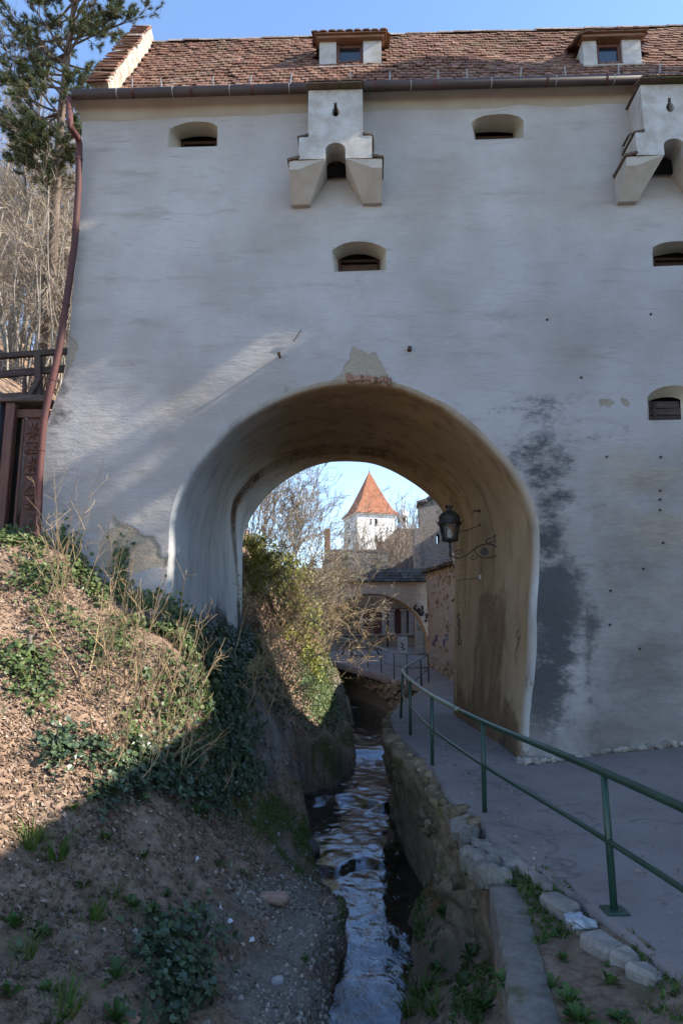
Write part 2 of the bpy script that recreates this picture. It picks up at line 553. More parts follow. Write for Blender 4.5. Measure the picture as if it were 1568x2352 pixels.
def glass_mat(name, tint, rough=0.05):
    m = Mat(name)
    gl = m.n('BsdfGlossy', {0: (0.9, 0.9, 0.9), 'Roughness': rough})
    tr = m.n('BsdfTransparent', {0: tint})
    fr = m.n('Fresnel', {'IOR': 1.6})
    mx = m.n('MixShader', {0: fr.outputs[0], 1: tr.outputs[0], 2: gl.outputs[0]})
    m.t.links.new(mx.outputs[0], m.t.nodes['Material Output'].inputs[0])
    return m.m

def asphalt_mat():
    m = Mat('worn_asphalt', 0.9, 0.25)
    v = m.vec()
    c = m.mix(m.rng(m.noise(0.8, 5, 0.6, v), 0.3, 0.7), (0.175, 0.152, 0.140), (0.225, 0.198, 0.184))
    c = m.mix(m.rng(m.noise(90, 3, 0.7, v), 0.5, 0.75, 0, .7), c, (0.31, 0.265, 0.25))
    c = m.mix(m.rng(m.noise(3.5, 7, 0.75, v), 0.52, 0.72, 0, .75), c, (0.128, 0.108, 0.098))
    c = m.mix(m.rng(m.noise(1.7, 6, 0.7, m.vec((1, .4, 1))), 0.58, 0.72, 0, .5), c, (0.27, 0.22, 0.195))
    ck = m.rng(m.n('TexVoronoi', {'Scale': .33, 'Vector': m.n('VectorMath', {0: v, 1: m.n('TexNoise', {'Scale': 2.0, 'Vector': v}).outputs[1]}, operation='ADD').outputs[0]}, feature='DISTANCE_TO_EDGE').outputs[0], 0.004, 0.012, 1, 0)
    c = m.mix(m.math('MULTIPLY', ck, .35), c, (0.05, 0.045, 0.04))
    sp = m.rng(m.voro(2.4, v), 0.03, 0.05, 1, 0)
    c = m.mix(m.math('MULTIPLY', sp, .7), c, (0.33, 0.31, 0.28))
    m.bump(m.noise(110, 3, 0.7, v), 0.5, 0.006)
    return m.col(c)

def stone_mat(name, c0, c1, c2, rnd=0.3, moss=0.0):
    m = Mat(name, 0.93, 0.15)
    gp = m.n('NewGeometry').outputs['Position']
    f = m.noise(7, 6, 0.7, gp)
    c = m.mix(m.rng(f, 0.3, 0.7), c0, c1)
    c = m.mix(m.rng(m.noise(38, 4, 0.7, gp), 0.55, 0.72, 0, 0.7), c, c2)
    g = m.rng(m.rand(), 0, 1, 1 - rnd, 1 + rnd)
    c = m.mix(1.0, c, m.n('CombineColor', {0: g, 1: g, 2: g}).outputs[0], 'MULTIPLY')
    if moss:
        c = m.mix(m.rng(m.noise(2.2, 5, 0.65, gp), 0.62 - 0.2 * moss, 0.75 - 0.1 * moss, 0, 0.85), c, (0.07, 0.078, 0.024))
    b = m.bump(f, 0.6, 0.03)
    m.bump(m.noise(60, 4, 0.7, gp), 0.5, 0.008, b)
    return m.col(c)

PLASTER = plaster_wall()
VAULT = plaster_vault()
TILE = tile_mat()
SOIL = ground_mat()
WATER = water_mat()
ASPHALT = asphalt_mat()
BAYPLASTER = simple('bay_plaster', (0.46, 0.435, 0.41), (0.32, 0.285, 0.24), 3.0, 0.92, 0.15, 0.7, 40, 0.012)
CORNICE = simple('cornice_plaster', (0.35, 0.305, 0.25), (0.30, 0.255, 0.205), 1.5, 0.92, 0.15, 0.4, 20, 0.01)
DARKWOOD = simple('dark_wood', (0.050, 0.028, 0.020), (0.085, 0.048, 0.034), 3, 0.7, 0.3, 0.5, 14, 0.006, (1, 6, 1), 0.2)
DOORWOOD = simple('stained_door_wood', (0.075, 0.030, 0.020), (0.12, 0.050, 0.032), 3, 0.55, 0.35, 0.4, 14, 0.004, (6, 1, 1), 0.1)
TIMBER = simple('weathered_timber', (0.048, 0.034, 0.029), (0.088, 0.066, 0.055), 3, 0.85, 0.2, 0.5, 16, 0.006, (1, 5, 5), 0.2)
EAVEWOOD = simple('dormer_timber', (0.17, 0.085, 0.05), (0.25, 0.13, 0.08), 3, 0.8, 0.2, 0.4, 16, 0.004, (1, 4, 4))
GUTTER = simple('dark_copper_gutter', (0.045, 0.030, 0.026), (0.070, 0.048, 0.042), 1.2, 0.62, 0.3, 0.1, 20, 0.003)
SEAM = simple('gutter_seam', (0.30, 0.29, 0.28), (0.22, 0.20, 0.19), 5, 0.5, 0.4, 0)
PIPE = simple('red_brown_pipe', (0.105, 0.038, 0.032), (0.062, 0.029, 0.026), 3.5, 0.72, 0.25, 0.3, 30, 0.003, (1, 1, .4))
IRON = simple('black_iron', (0.018, 0.016, 0.015), (0.032, 0.028, 0.026), 8, 0.5, 0.4, 0.2, 40, 0.002)
RUST = simple('rusty_iron', (0.085, 0.045, 0.028), (0.05, 0.032, 0.024), 8, 0.8, 0.3, 0.3, 40, 0.002)
GREEN = simple('green_rail_paint', (0.012, 0.040, 0.026), (0.022, 0.058, 0.040), 3, 0.36, 0.5, 0.12, 60, 0.002)
PALERAIL = simple('worn_rail_top', (0.20, 0.21, 0.15), (0.10, 0.13, 0.09), 2.0, 0.38, 0.5, 0.1, 60, 0.002)
STEELPEG = simple('grey_snow_guard', (0.20, 0.19, 0.18), (0.28, 0.27, 0.26), 6, 0.6, 0.4, 0)
KERB = stone_mat('kerb_stone', (0.17, 0.152, 0.13), (0.26, 0.235, 0.208), (0.34, 0.31, 0.28), 0.18, 0.15)
CONC = stone_mat('coping_concrete', (0.135, 0.122, 0.10), (0.215, 0.195, 0.165), (0.28, 0.255, 0.22), 0.15, 0.4)
MASON = stone_mat('river_wall_stone', (0.12, 0.085, 0.050), (0.235, 0.175, 0.112), (0.31, 0.25, 0.18), 0.35, 0.6)
FARSTONE = stone_mat('far_wall_stone', (0.20, 0.165, 0.12), (0.32, 0.27, 0.205), (0.40, 0.35, 0.28), 0.28, 0.1)
RUBBLE = stone_mat('rubble_wall_stone', (0.205, 0.185, 0.158), (0.285, 0.262, 0.228), (0.36, 0.335, 0.295), 0.12)
FOOT = stone_mat('footing_cobble', (0.24, 0.21, 0.17), (0.36, 0.325, 0.275), (0.46, 0.42, 0.37), 0.25)
ROCKM = stone_mat('dark_bank_rock', (0.055, 0.05, 0.045), (0.11, 0.10, 0.088), (0.17, 0.155, 0.135), 0.15, 0.6)
GRAVELM = stone_mat('bank_gravel', (0.18, 0.155, 0.125), (0.29, 0.26, 0.22), (0.42, 0.39, 0.35), 0.5)
PINKSTONE = stone_mat('pink_stone', (0.27, 0.165, 0.125), (0.35, 0.23, 0.18), (0.40, 0.29, 0.235), 0.05)
PALESTONE = stone_mat('pale_stone', (0.27, 0.26, 0.25), (0.36, 0.35, 0.335), (0.44, 0.43, 0.41), 0.2)
BRICK = stone_mat('exposed_brick', (0.22, 0.115, 0.075), (0.29, 0.165, 0.11), (0.36, 0.26, 0.20), 0.3)
BARK = simple('grey_bark', (0.17, 0.145, 0.12), (0.28, 0.245, 0.205), 6, 0.95, 0.1, 0.6, 20, 0.01, (1, 1, .3))
TWIG = simple('twig_bark', (0.20, 0.155, 0.112), (0.33, 0.268, 0.20), 2, 0.9, 0.15, 0)
TANTWIG = simple('tan_stem', (0.30, 0.205, 0.11), (0.40, 0.29, 0.17), 2, 0.85, 0.15, 0)
PINEBARK = simple('pine_bark', (0.085, 0.062, 0.048), (0.16, 0.12, 0.095), 4, 0.95, 0.1, 0.8, 12, 0.03, (1, 1, .35))
NEEDLE = leafy('pine_needles', [(0, (0.034, 0.048, 0.018)), (0.6, (0.068, 0.088, 0.032)), (0.9, (0.105, 0.115, 0.045)), (1, (0.19, 0.12, 0.06))], 0.5, 0.15)
IVY = leafy('ivy_leaf', [(0, (0.032, 0.056, 0.020)), (0.45, (0.066, 0.104, 0.034)), (0.8, (0.11, 0.148, 0.046)), (1, (0.17, 0.185, 0.07))], 0.45, 0.2, 0.28)  # brighter copy of the ivy leaf, sunlight put into its colour
IVYDARK = leafy('dark_ivy_leaf', [(0, (0.026, 0.046, 0.024)), (0.6, (0.048, 0.080, 0.038)), (1, (0.080, 0.118, 0.052))], 0.38, 0.12, 0.5)  # darker copy of the ivy leaf, shade put into its colour
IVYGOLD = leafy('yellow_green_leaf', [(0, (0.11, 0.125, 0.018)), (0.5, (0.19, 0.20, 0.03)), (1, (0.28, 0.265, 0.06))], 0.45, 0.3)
LITTER = leafy('dry_leaf', [(0, (0.085, 0.052, 0.036)), (0.45, (0.17, 0.110, 0.076)), (0.8, (0.27, 0.19, 0.138)), (1, (0.42, 0.33, 0.26))], 0.8, 0.1, 0.15)
GRASS = leafy('grass_blade', [(0, (0.045, 0.092, 0.014)), (0.6, (0.082, 0.15, 0.024)), (1, (0.14, 0.165, 0.05))], 0.5, 0.35)
WEED = leafy('weed_leaf', [(0, (0.035, 0.075, 0.018)), (0.6, (0.06, 0.115, 0.026)), (1, (0.095, 0.15, 0.042))], 0.5, 0.3)
MOSSLEAF = leafy('moss_tuft', [(0, (0.03, 0.048, 0.01)), (1, (0.085, 0.105, 0.025))], 0.9, 0.1, 0.1)
GLASS = glass_mat('dormer_glass', (0.35, 0.4, 0.45))
LAMPGLASS = glass_mat('lamp_glass', (0.72, 0.74, 0.75), 0.15)
VOID = simple('dark_hollow', (0.010, 0.009, 0.008), (0.016, 0.014, 0.012), 3, 1.0, 0.0, 0)

# ================================================================= ground levels
def path_z(X, Y):
    b = np.interp(Y, [-3, 5, 9, 11.3, 17, 23, 27, 34, 46], [-0.1, 0.0, 0.05, 0.15, 0.25, 0.40, 0.42, 0.90, 1.4])
    lat = 0.11 * np.clip(np.asarray(X) - 2.9, 0, 4) * sstep(6, 10.5, Y) * sstep(17, 13, Y)
    return b + lat

# ================================================================= the bastion
bastion = empty('bastion', 'white plastered bastion with a tiled roof spanning the stream on a round arch', 'building', (0, WY, 0), YAW)

ARCH = [(404, 1560), (404, 1400), (402, 1250), (402, 1200), (412, 1150), (440, 1090), (480, 1035), (530, 985), (590, 945), (650, 912),
        (720, 890), (790, 882), (860, 884), (930, 897), (1000, 925), (1060, 965), (1110, 1015), (1160, 1070), (1195, 1120), (1216, 1170),
        (1222, 1220), (1220, 1300), (1212, 1450), (1203, 1600), (1194, 1745), (1192, 1790)]
NA = 90
arch_f = smooth_line([loc(x, y, 0.0) for x, y in ARCH], NA, 2)
_q = np.arange(NA)
arch_f = arch_f + .022 * np.stack([fbm(_q * .23, 1.0, 2.0, 3), fbm(_q * .23, 5.0, 2.0, 3)], 1) * np.minimum(1, np.minimum(_q, NA - 1 - _q) / 4.0)[:, None]
R2 = [(568, 1620), (568, 1420), (568, 1318), (568, 1264), (577, 1234), (600, 1192), (645, 1142), (703, 1104), (760, 1084), (806, 1081), (864, 1084), (902, 1096),
      (940, 1115), (982, 1142), (1009, 1165), (1032, 1188), (1050, 1230), (1062, 1280), (1066, 1340), (1064, 1500), (1062, 1700)]
R1 = [(566, 1620), (561, 1420), (556, 1318), (551, 1262), (549, 1203), (561, 1165), (596, 1127), (653, 1092), (720, 1070), (787, 1063), (844, 1065), (902, 1073),
      (959, 1100), (1005, 1127), (1043, 1161), (1066, 1192), (1076, 1230), (1080, 1290), (1078, 1400), (1072, 1500), (1070, 1720)]
V2, V1 = 5.8, 4.8
arch_r2 = smooth_line([loc(x * .98, y * .98, V2) for x, y in R2], NA, 2)
arch_r1 = smooth_line([loc(x * .98, y * .98, V1) for x, y in R1], NA, 2)

def offset_loop(P, d):
    T = np.gradient(P, axis=0)
    Nn = np.stack([-T[:, 1], T[:, 0]], 1)
    Nn /= np.linalg.norm(Nn, axis=1)[:, None]
    return P + Nn * np.asarray(d).reshape(-1, 1)

t_ = np.linspace(0, 1, NA)
arch_v1 = offset_loop(arch_r1, 0.16 * np.sin(np.pi * t_) ** 2 + 0.002)
if arch_v1[NA // 2, 1] < arch_r1[NA // 2, 1]:
    SGN = -1.0
else:
    SGN = 1.0
arch_v1 = offset_loop(arch_r1, SGN * (0.16 * np.sin(np.pi * t_) ** 2 + 0.002))
arch_open = offset_loop(arch_f, SGN * 0.09)

GW = 0.5 * (loc(400, 207, -0.32)[1] + loc(1200, 189, -0.32)[1])      # gutter centre height
CW = GW - 0.17                                        # foot of the cornice cove
UL = loc(190, 235, 0.0)[0]
UR = 8.6
LEFT = [(190, 225), (186, 400), (180, 520), (170, 660), (158, 780), (148, 860), (124, 930), (107, 985), (102, 1060), (99, 1250), (97, 1400)]
left_line = [loc(x, y, 0) for x, y in LEFT]
left_line[0] = (left_line[0][0], GW)
left_line.append((left_line[-1][0], 1.0))
left_line = smooth_line(left_line, 60, 1)

def wall_v(u, w):
    u, w = np.asarray(u, float), np.asarray(w, float)
    v = -0.20 * sstep(4.6, 1.5, w) * sstep(-1.5, -4.2, u) - 0.07 * sstep(7.0, 1.0, w)
    v = v + 0.030 * fbm(u * .55, w * .55, 1.3, 3) + 0.009 * fbm(u * 2.1, w * 2.6, 4.0, 3)
    v = v - 0.09 * sstep(3.0, 3.06, u) * sstep(4.0, 3.9, u) * sstep(3.3, 2.5, w)
    return v

WINS = [  # front outline, rear outline, rear depth, label
    ([(383, 338), (389, 294), (417, 282), (446, 277), (483, 279), (500, 289), (500, 336)],
     [(416, 338), (416, 321), (437, 315), (460, 313), (481, 314), (498, 318), (499, 335)], 0.5),
    ([(1090, 320), (1082, 280), (1099, 268), (1141, 261), (1184, 266), (1201, 278), (1202, 318)],
     [(1091, 320), (1091, 306), (1113, 304), (1134, 303), (1156, 304), (1177, 306), (1177, 320)], 0.5),
    ([(766, 625), (762, 575), (785, 560), (823, 553), (862, 558), (886, 572), (887, 620)],
     [(777, 625), (777, 597), (800, 586), (823, 583), (850, 586), (872, 597), (873, 622)], 0.5),
    ([(1497, 612), (1497, 568), (1520, 556), (1560, 551), (1600, 556), (1622, 570), (1622, 608)],
     [(1499, 612), (1499, 590), (1530, 583), (1555, 580), (1580, 583), (1608, 590), (1608, 610)], 0.5),
    ([(1487, 965), (1485, 912), (1503, 893), (1535, 885), (1572, 885), (1600, 898), (1606, 963)],
     [(1489, 965), (1488, 922), (1505, 915), (1525, 912), (1545, 912), (1561, 918), (1562, 963)], 0.22),
]

def win_loop(pts, v, wb=None):
    P = np.array([loc(x, y, v) for x, y in pts])
    if wb is not None: P[0, 1] = P[-1, 1] = wb
    arc = smooth_line(P[1:-1], 9, 1)
    return np.concatenate([P[:1], arc, P[-1:]])

BARE1 = [(752, 890), (778, 862), (800, 825), (813, 797), (832, 806), (848, 820), (858, 806), (866, 812), (880, 845), (898, 874), (930, 897)]
BARE2 = [(225, 1300), (235, 1245), (262, 1215), (258, 1188), (280, 1205), (305, 1208), (325, 1232), (352, 1236), (366, 1252), (372, 1275), (404, 1290), (402, 1300), (360, 1304), (320, 1318), (300, 1310), (250, 1320)]
BARE3 = [(160, 800), (160, 770), (172, 782), (178, 800), (165, 840), (140, 870)]
BARE4 = [(1375, 920), (1395, 916), (1412, 926), (1400, 936), (1380, 934)]
BARE5 = [(1425, 916), (1440, 915), (1448, 930), (1436, 936)]
MOULD = [(1262, 922, 60, 16, .75), (1220, 965, 50, 18, .6), (1285, 955, 45, 16, .6), (1240, 1000, 70, 22, .75), (1295, 1005, 40, 22, .65), (1190, 935, 40, 14, .5),
         (1235, 1050, 65, 34, .85), (1290, 1055, 45, 20, .6), (1245, 1090, 50, 34, .9), (1275, 1150, 60, 26, .9), (1250, 1160, 40, 40, .8),
         (1275, 1215, 42, 30, .85), (1248, 1250, 42, 36, .95), (1275, 1320, 64, 42, 1.1), (1262, 1390, 66, 85, 1.25), (1262, 1470, 60, 85, 1.2), (1252, 1560, 56, 70, 1.15),
         (1244, 1640, 52, 50, 1.0), (1350, 1430, 22, 50, .8), (1345, 1540, 14, 90, .75), (1350, 1620, 10, 70, .6), (1400, 1000, 60, 12, .45), (1310, 870, 30, 8, .3),
         (136, 905, 16, 34, .85), (150, 955, 32, 14, .85), (128, 985, 26, 22, .55), (160, 880, 22, 14, .5), (205, 590, 30, 20, .25),
         (824, 635, 3, 26, .35), (862, 640, 3, 30, .35), (1180, 880, 30, 10, .3), (1450, 975, 40, 8, .3)]
BROWN = [(1470, 1100, 110, 50, .75), (1430, 1060, 90, 40, .6), (1510, 1220, 90, 60, .75), (1420, 1180, 80, 60, .5), (1520, 1350, 60, 70, .4), (1380, 1100, 50, 60, .45),
         (230, 1180, 90, 70, .5), (330, 1160, 60, 50, .4), (180, 640, 26, 150, .45), (210, 520, 30, 70, .35), (300, 820, 60, 60, .3), (450, 800, 90, 50, .25),
         (820, 655, 60, 60, .35), (760, 690, 40, 40, .2), (420, 245, 260, 10, .5), (1000, 228, 260, 10, .4), (330, 690, 50, 40, .3), (1060, 700, 160, 60, .22),
         (1330, 1600, 30, 110, .4), (1290, 1700, 60, 30, .5), (600, 450, 100, 80, .18)]

GRIME = [(1440, 1330, 130, 230, .62), (1480, 1560, 140, 170, .85), (1400, 1680, 140, 70, .9), (1500, 1120, 90, 80, .45), (1240, 1690, 60, 50, .8), (150, 1150, 60, 120, .4), (250, 1250, 120, 60, .35), (130, 930, 40, 60, .4), (200, 500, 24, 200, .22)]
def blobs(px, py, L):
    a = np.zeros(np.shape(px))
    for x, y, rx, ry, s in L:
        a = np.maximum(a, s * np.exp(-((px - x) / rx) ** 2 * .8 - ((py - y) / ry) ** 2 * .8))
    return a

def wall_attrs(u, w):
    W = to_world(np.stack([u, np.zeros_like(u), w], -1))
    px, py = proj(W)
    wx = px + 9 * fbm(u * 4, w * 4, 2.0, 3); wy = py + 9 * fbm(u * 4 + 9, w * 4, 5.0, 3)
    bare = np.zeros(len(u))
    for B in (BARE1, BARE2, BARE3, BARE4, BARE5):
        bare = np.maximum(bare, inpoly(px + 3 * fbm(u * 7, w * 7, 1, 2), py + 3 * fbm(u * 7, w * 7, 3, 2), B) * 1.0)
    return dict(mould=blobs(wx, wy, MOULD), brown=blobs(wx, wy, BROWN), bare=bare, grime=blobs(wx, wy, GRIME))

def build_front():
    verts, edges, holes = [], [], []
    def add_loop(P, closed=True):
        i0 = len(verts)
        verts.extend([Vector((float(a), float(b))) for a, b in P])
        n = len(P)
        for i in range(n if closed else n - 1): edges.append((i0 + i, i0 + (i + 1) % n))
        return i0, n
    base = -0.6
    ol = [tuple(p) for p in left_line]
    outer = ol + [(ol[-1][0], base)]
    # cut the arch out through the bottom edge
    a = [tuple(p) for p in arch_open]
    if a[0][0] > a[-1][0]: a = a[::-1]
    outer += [(a[0][0], base)] + a + [(a[-1][0], base), (UR, base), (UR, GW)]
    # densify straight runs
    den = []
    for p, q in zip(outer, outer[1:] + outer[:1]):
        L = math.hypot(q[0] - p[0], q[1] - p[1])
        k = max(1, int(L / 0.15))
        den += [(p[0] + (q[0] - p[0]) * i / k, p[1] + (q[1] - p[1]) * i / k) for i in range(k)]
    add_loop(den)
    wl = []
    for f, r, dv in WINS:
        P = win_loop(f, 0.0)
        wl.append(P)
        add_loop(P)
    # interior points
    xs = np.arange(-6.2, UR, 0.12); zs = np.arange(base, GW, 0.12)
    U, W = np.meshgrid(xs, zs)
    pts = [np.stack([U.ravel() + RNG.uniform(-.02, .02, U.size), W.ravel() + RNG.uniform(-.02, .02, U.size)], 1)]
    for B in (BARE1, BARE2, BARE3, BARE4, BARE5):
        q = np.array([loc(x, y, 0) for x, y in B])
        lo, hi = q.min(0) - .12, q.max(0) + .12
        U, W = np.meshgrid(np.arange(lo[0], hi[0], .035), np.arange(lo[1], hi[1], .035))
        pts.append(np.stack([U.ravel() + RNG.uniform(-.006, .006, U.size), W.ravel() + RNG.uniform(-.006, .006, U.size)], 1))
    pts = np.concatenate(pts)
    ok = inpoly(pts[:, 0], pts[:, 1], den)
    for P in wl: ok &= ~inpoly(pts[:, 0], pts[:, 1], P)
    pts = pts[ok]
    allb = np.array(den + [tuple(p) for P in wl for p in P])
    keep = np.ones(len(pts), bool)
    for c in range(0, len(pts), 2000):
        d = np.linalg.norm(pts[c:c + 2000, None] - allb[None], axis=2).min(1)
        keep[c:c + 2000] = d > 0.03
    pts = pts[keep]
    verts.extend([Vector((float(x), float(y))) for x, y in pts])
    cv, ce, cf, *_ = delaunay_2d_cdt(verts, edges, [], 0, 1e-5)
    cv = np.array([tuple(v) for v in cv])
    cf = np.array([f for f in cf if len(f) == 3])
    c = cv[cf].mean(1)
    ok = inpoly(c[:, 0], c[:, 1], den)
    for P in wl: ok &= ~inpoly(c[:, 0], c[:, 1], P)
    cf = cf[ok]
    # face -y
    A = cv[cf]
    area = (A[:, 1, 0] - A[:, 0, 0]) * (A[:, 2, 1] - A[:, 0, 1]) - (A[:, 1, 1] - A[:, 0, 1]) * (A[:, 2, 0] - A[:, 0, 0])
    cf[area < 0] = cf[area < 0][:, ::-1]
    at_ = wall_attrs(cv[:, 0], cv[:, 1])
    v = wall_v(cv[:, 0], cv[:, 1]) + 0.012 * at_['bare']
    V = np.stack([cv[:, 0], v, cv[:, 1]], 1)
    wall = mk('front_wall', V, cf, PLASTER, bastion, True, at_)
    # outer shell: left side, back with the arch hole, right side, ceiling under the roof
    mb = MB()
    n = len(left_line)
    L = np.array([(p[0], float(wall_v(p[0], p[1])), p[1]) for p in left_line])
    Lb = L.copy(); Lb[:, 1] = V2; Lb[:, 0] = L[0, 0]
    mb.add(np.concatenate([L, Lb]), [(i, i + 1, n + i + 1, n + i) for i in range(n - 1)])
    mb.add([(UR, 0.0, base), (UR, V2, base), (UR, V2, GW), (UR, 0.0, GW)], [(0, 1, 2, 3)])
    ar = arch_r2
    if ar[0][0] > ar[-1][0]: ar = ar[::-1]
    poly = [(L[0, 0], -1.0), (L[0, 0], GW), (UR, GW), (UR, -1.0), (ar[-1][0], -1.0)] + [tuple(p) for p in ar[::-1]] + [(ar[0][0], -1.0)]
    mb.add([(u, V2, w) for u, w in poly], [list(range(len(poly)))])
    mb.build('outer_wall', simple('side_plaster', (0.5, 0.46, 0.40), (0.58, 0.55, 0.5), 1.2, 0.93, 0.15, 0.5, 9, 0.02), bastion)
    return wl

WIN_LOOPS = build_front()

def build_passage():
    rings = []
    f = arch_f
    r1 = arch_v1
    def ring(P, v): return np.stack([P[:, 0], np.broadcast_to(v, (len(P),)), P[:, 1]], 1)
    o = arch_open
    rings.append(ring(o, wall_v(o[:, 0], o[:, 1])))
    vf = wall_v(f[:, 0], f[:, 1])
    rings.append(ring(offset_loop(f, SGN * 0.03), vf + 0.035))
    rings.append(ring(f, vf + 0.10))
    K = 26
    for k in range(1, K + 1):
        t = k / K
        P = f * (1 - t) + r1 * t
        v = 0.10 + (V1 - 0.10) * t
        nz = 0.030 * fbm(np.arange(NA) * .11, v * .7, 2.0, 3) * math.sin(math.pi * min(1, t * 1.0)) ** .5 if k < K else 0
        rings.append(ring(offset_loop(P, SGN * nz) if k < K else P, v + vf * (1 - t)))
    nv = len(rings)
    rings.append(ring(arch_r1, V1 + 0.002))
    for k in range(1, 6):
        t = k / 5
        rings.append(ring(arch_r1 * (1 - t) + arch_r2 * t, V1 + (V2 - V1) * t))
    V = np.concatenate(rings)
    m = len(rings)
    i, j = np.meshgrid(np.arange(m - 1), np.arange(NA - 1), indexing='ij')
    FS = np.stack([i * NA + j, i * NA + j + 1, (i + 1) * NA + j + 1, (i + 1) * NA + j], -1).reshape(-1, 4)
    if arch_f[0][0] < arch_f[-1][0]: FS = FS[:, ::-1]
    FS = FS[:, ::-1]
    u, v, w = V.T
    tt = np.tile(np.linspace(0, 1, NA), m)
    if arch_f[0][0] > arch_f[-1][0]: tt = 1 - tt
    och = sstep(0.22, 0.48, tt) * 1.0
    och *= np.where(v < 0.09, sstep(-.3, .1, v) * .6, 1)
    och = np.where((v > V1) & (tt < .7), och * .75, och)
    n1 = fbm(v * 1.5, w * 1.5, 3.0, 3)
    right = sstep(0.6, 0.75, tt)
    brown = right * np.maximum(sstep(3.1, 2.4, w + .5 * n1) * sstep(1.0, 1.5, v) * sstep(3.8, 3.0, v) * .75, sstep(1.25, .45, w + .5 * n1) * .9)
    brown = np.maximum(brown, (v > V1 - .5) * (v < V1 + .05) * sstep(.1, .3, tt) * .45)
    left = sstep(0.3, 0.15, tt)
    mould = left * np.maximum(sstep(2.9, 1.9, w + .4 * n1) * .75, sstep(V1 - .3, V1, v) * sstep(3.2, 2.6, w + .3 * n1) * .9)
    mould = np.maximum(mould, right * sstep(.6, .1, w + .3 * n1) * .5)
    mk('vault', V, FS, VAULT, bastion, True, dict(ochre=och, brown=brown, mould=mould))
build_passage()

# exposed bricks over the crown of the arch
for k, px in enumerate(np.linspace(800, 893, 13)):
    u, w = loc(px, 880 + 0.0018 * (px - 830) ** 2 - RNG.uniform(2, 9), 0.0)
    mb = MB().bbox((u, float(wall_v(u, w)) - 0.002, w + .05), (RNG.uniform(.05, .07), 0.05, RNG.uniform(.09, .16)), 0.012, rotm('Y', (px - 840) / 500 + RNG.uniform(-.15, .15)), 0.008)
    mb.build('brick', BRICK, bastion)

# ---- windows
def build_window(i):
    f, r, dv = WINS[i]
    Pf = WIN_LOOPS[i]
    Pr = win_loop(r, dv, None)
    wb = Pf[0, 1]
    Pr[0, 1] = wb; Pr[-1, 1] = 0.5 * (wb + Pf[-1, 1])
    n = len(Pf)
    win = bpy.data.objects.new('window', None)
    finish(win, bastion)
    vf = wall_v(Pf[:, 0], Pf[:, 1])
    R = [np.stack([Pf[:, 0], vf, Pf[:, 1]], 1)]
    for t in (0.12, 0.5, 1.0):
        P = Pf * (1 - t) + Pr * t
        R.append(np.stack([P[:, 0], vf * (1 - t) + dv * t, P[:, 1]], 1))
    V = np.concatenate(R)
    FS = [(k * n + j, k * n + (j + 1) % n, (k + 1) * n + (j + 1) % n, (k + 1) * n + j) for k in range(3) for j in range(n)]
    mk('reveal', V, FS, REVEAL, win, True)
    u0, u1 = Pr[0, 0], Pr[-1, 0]
    wt_ = Pr[:, 1].max()
    mk('opening', [(u0 - .3, dv + .12, wb - .3), (u1 + .3, dv + .12, wb - .3), (u1 + .3, dv + .12, wt_ + .5), (u0 - .3, dv + .12, wt_ + .5)], [(0, 1, 2, 3)], VOID, win)
    fr = MB()
    th = 0.055
    hgt = wt_ - wb
    for uu in (u0 + th / 2, u1 - th / 2):
        fr.bbox((uu, dv + .03, wb + hgt * .42), (th, .07, hgt * .84), .008)
    fr.bbox(((u0 + u1) / 2, dv + .034, wb + hgt * .80), (u1 - u0 - .02, .06, th), .008)
    fr.build('frame', DARKWOOD, win)
    if i == 4:
        z = wb + .012
        for k in range(3):
            h = hgt * (.27 if k < 2 else .25)
            MB().bbox(((u0 + u1) / 2 + RNG.uniform(-.01, .01), dv - .02 + .012 * k, z + h / 2), (u1 - u0 - .03, .035, h - .012), .008, rotm('Y', RNG.uniform(-.015, .015)), .004).build('plank', TIMBER, win)
            z += h
        MB().bbox((u0 + .09, dv - .05, wb + hgt * .42), (.06, .025, hgt * .78), .006).build('batten', TIMBER, win)
    else:
        nb = 2
        for k in range(nb):
            h = hgt * .34
            MB().bbox(((u0 + u1) / 2, dv + .05, wb + .02 + h * (k + .5)), (u1 - u0 - 2 * th - .004, .03, h - .012), .006).build('plank', DARKWOOD, win)
REVEAL = simple('reveal_plaster', (0.52, 0.46, 0.36), (0.43, 0.375, 0.29), 2.0, 0.92, 0.15, 0.5, 16, 0.012)
for i in range(5): build_window(i)

# ---- cornice cove
def build_cornice():
    prof = [(0.03, CW - .13), (-0.012, CW - .07), (-0.035, CW - .01), (-0.07, CW + .07), (-0.12, CW + .11), (-0.18, CW + .13), (-0.24, CW + .14), (-0.24, GW + .0), (0.3, GW + .0)]
    us = np.concatenate([[UL - .02], np.linspace(UL + .2, UR, 60)])
    V, FS = [], []
    n = len(prof)
    for u in us:
        for k, (v, w) in enumerate(prof):
            nz = 0.012 * float(fbm(u * 1.2, k * .4, 7.0, 3))
            V.append((u - (0.10 if u < UL and v < -.06 else 0), v + nz, w + nz))
    for i in range(len(us) - 1):
        for k in range(n - 1): FS.append((i * n + k, (i + 1) * n + k, (i + 1) * n + k + 1, i * n + k + 1))
    FS.append(list(range(n))[::-1])
    mk('cornice', V, FS, CORNICE, bastion, True)
build_cornice()

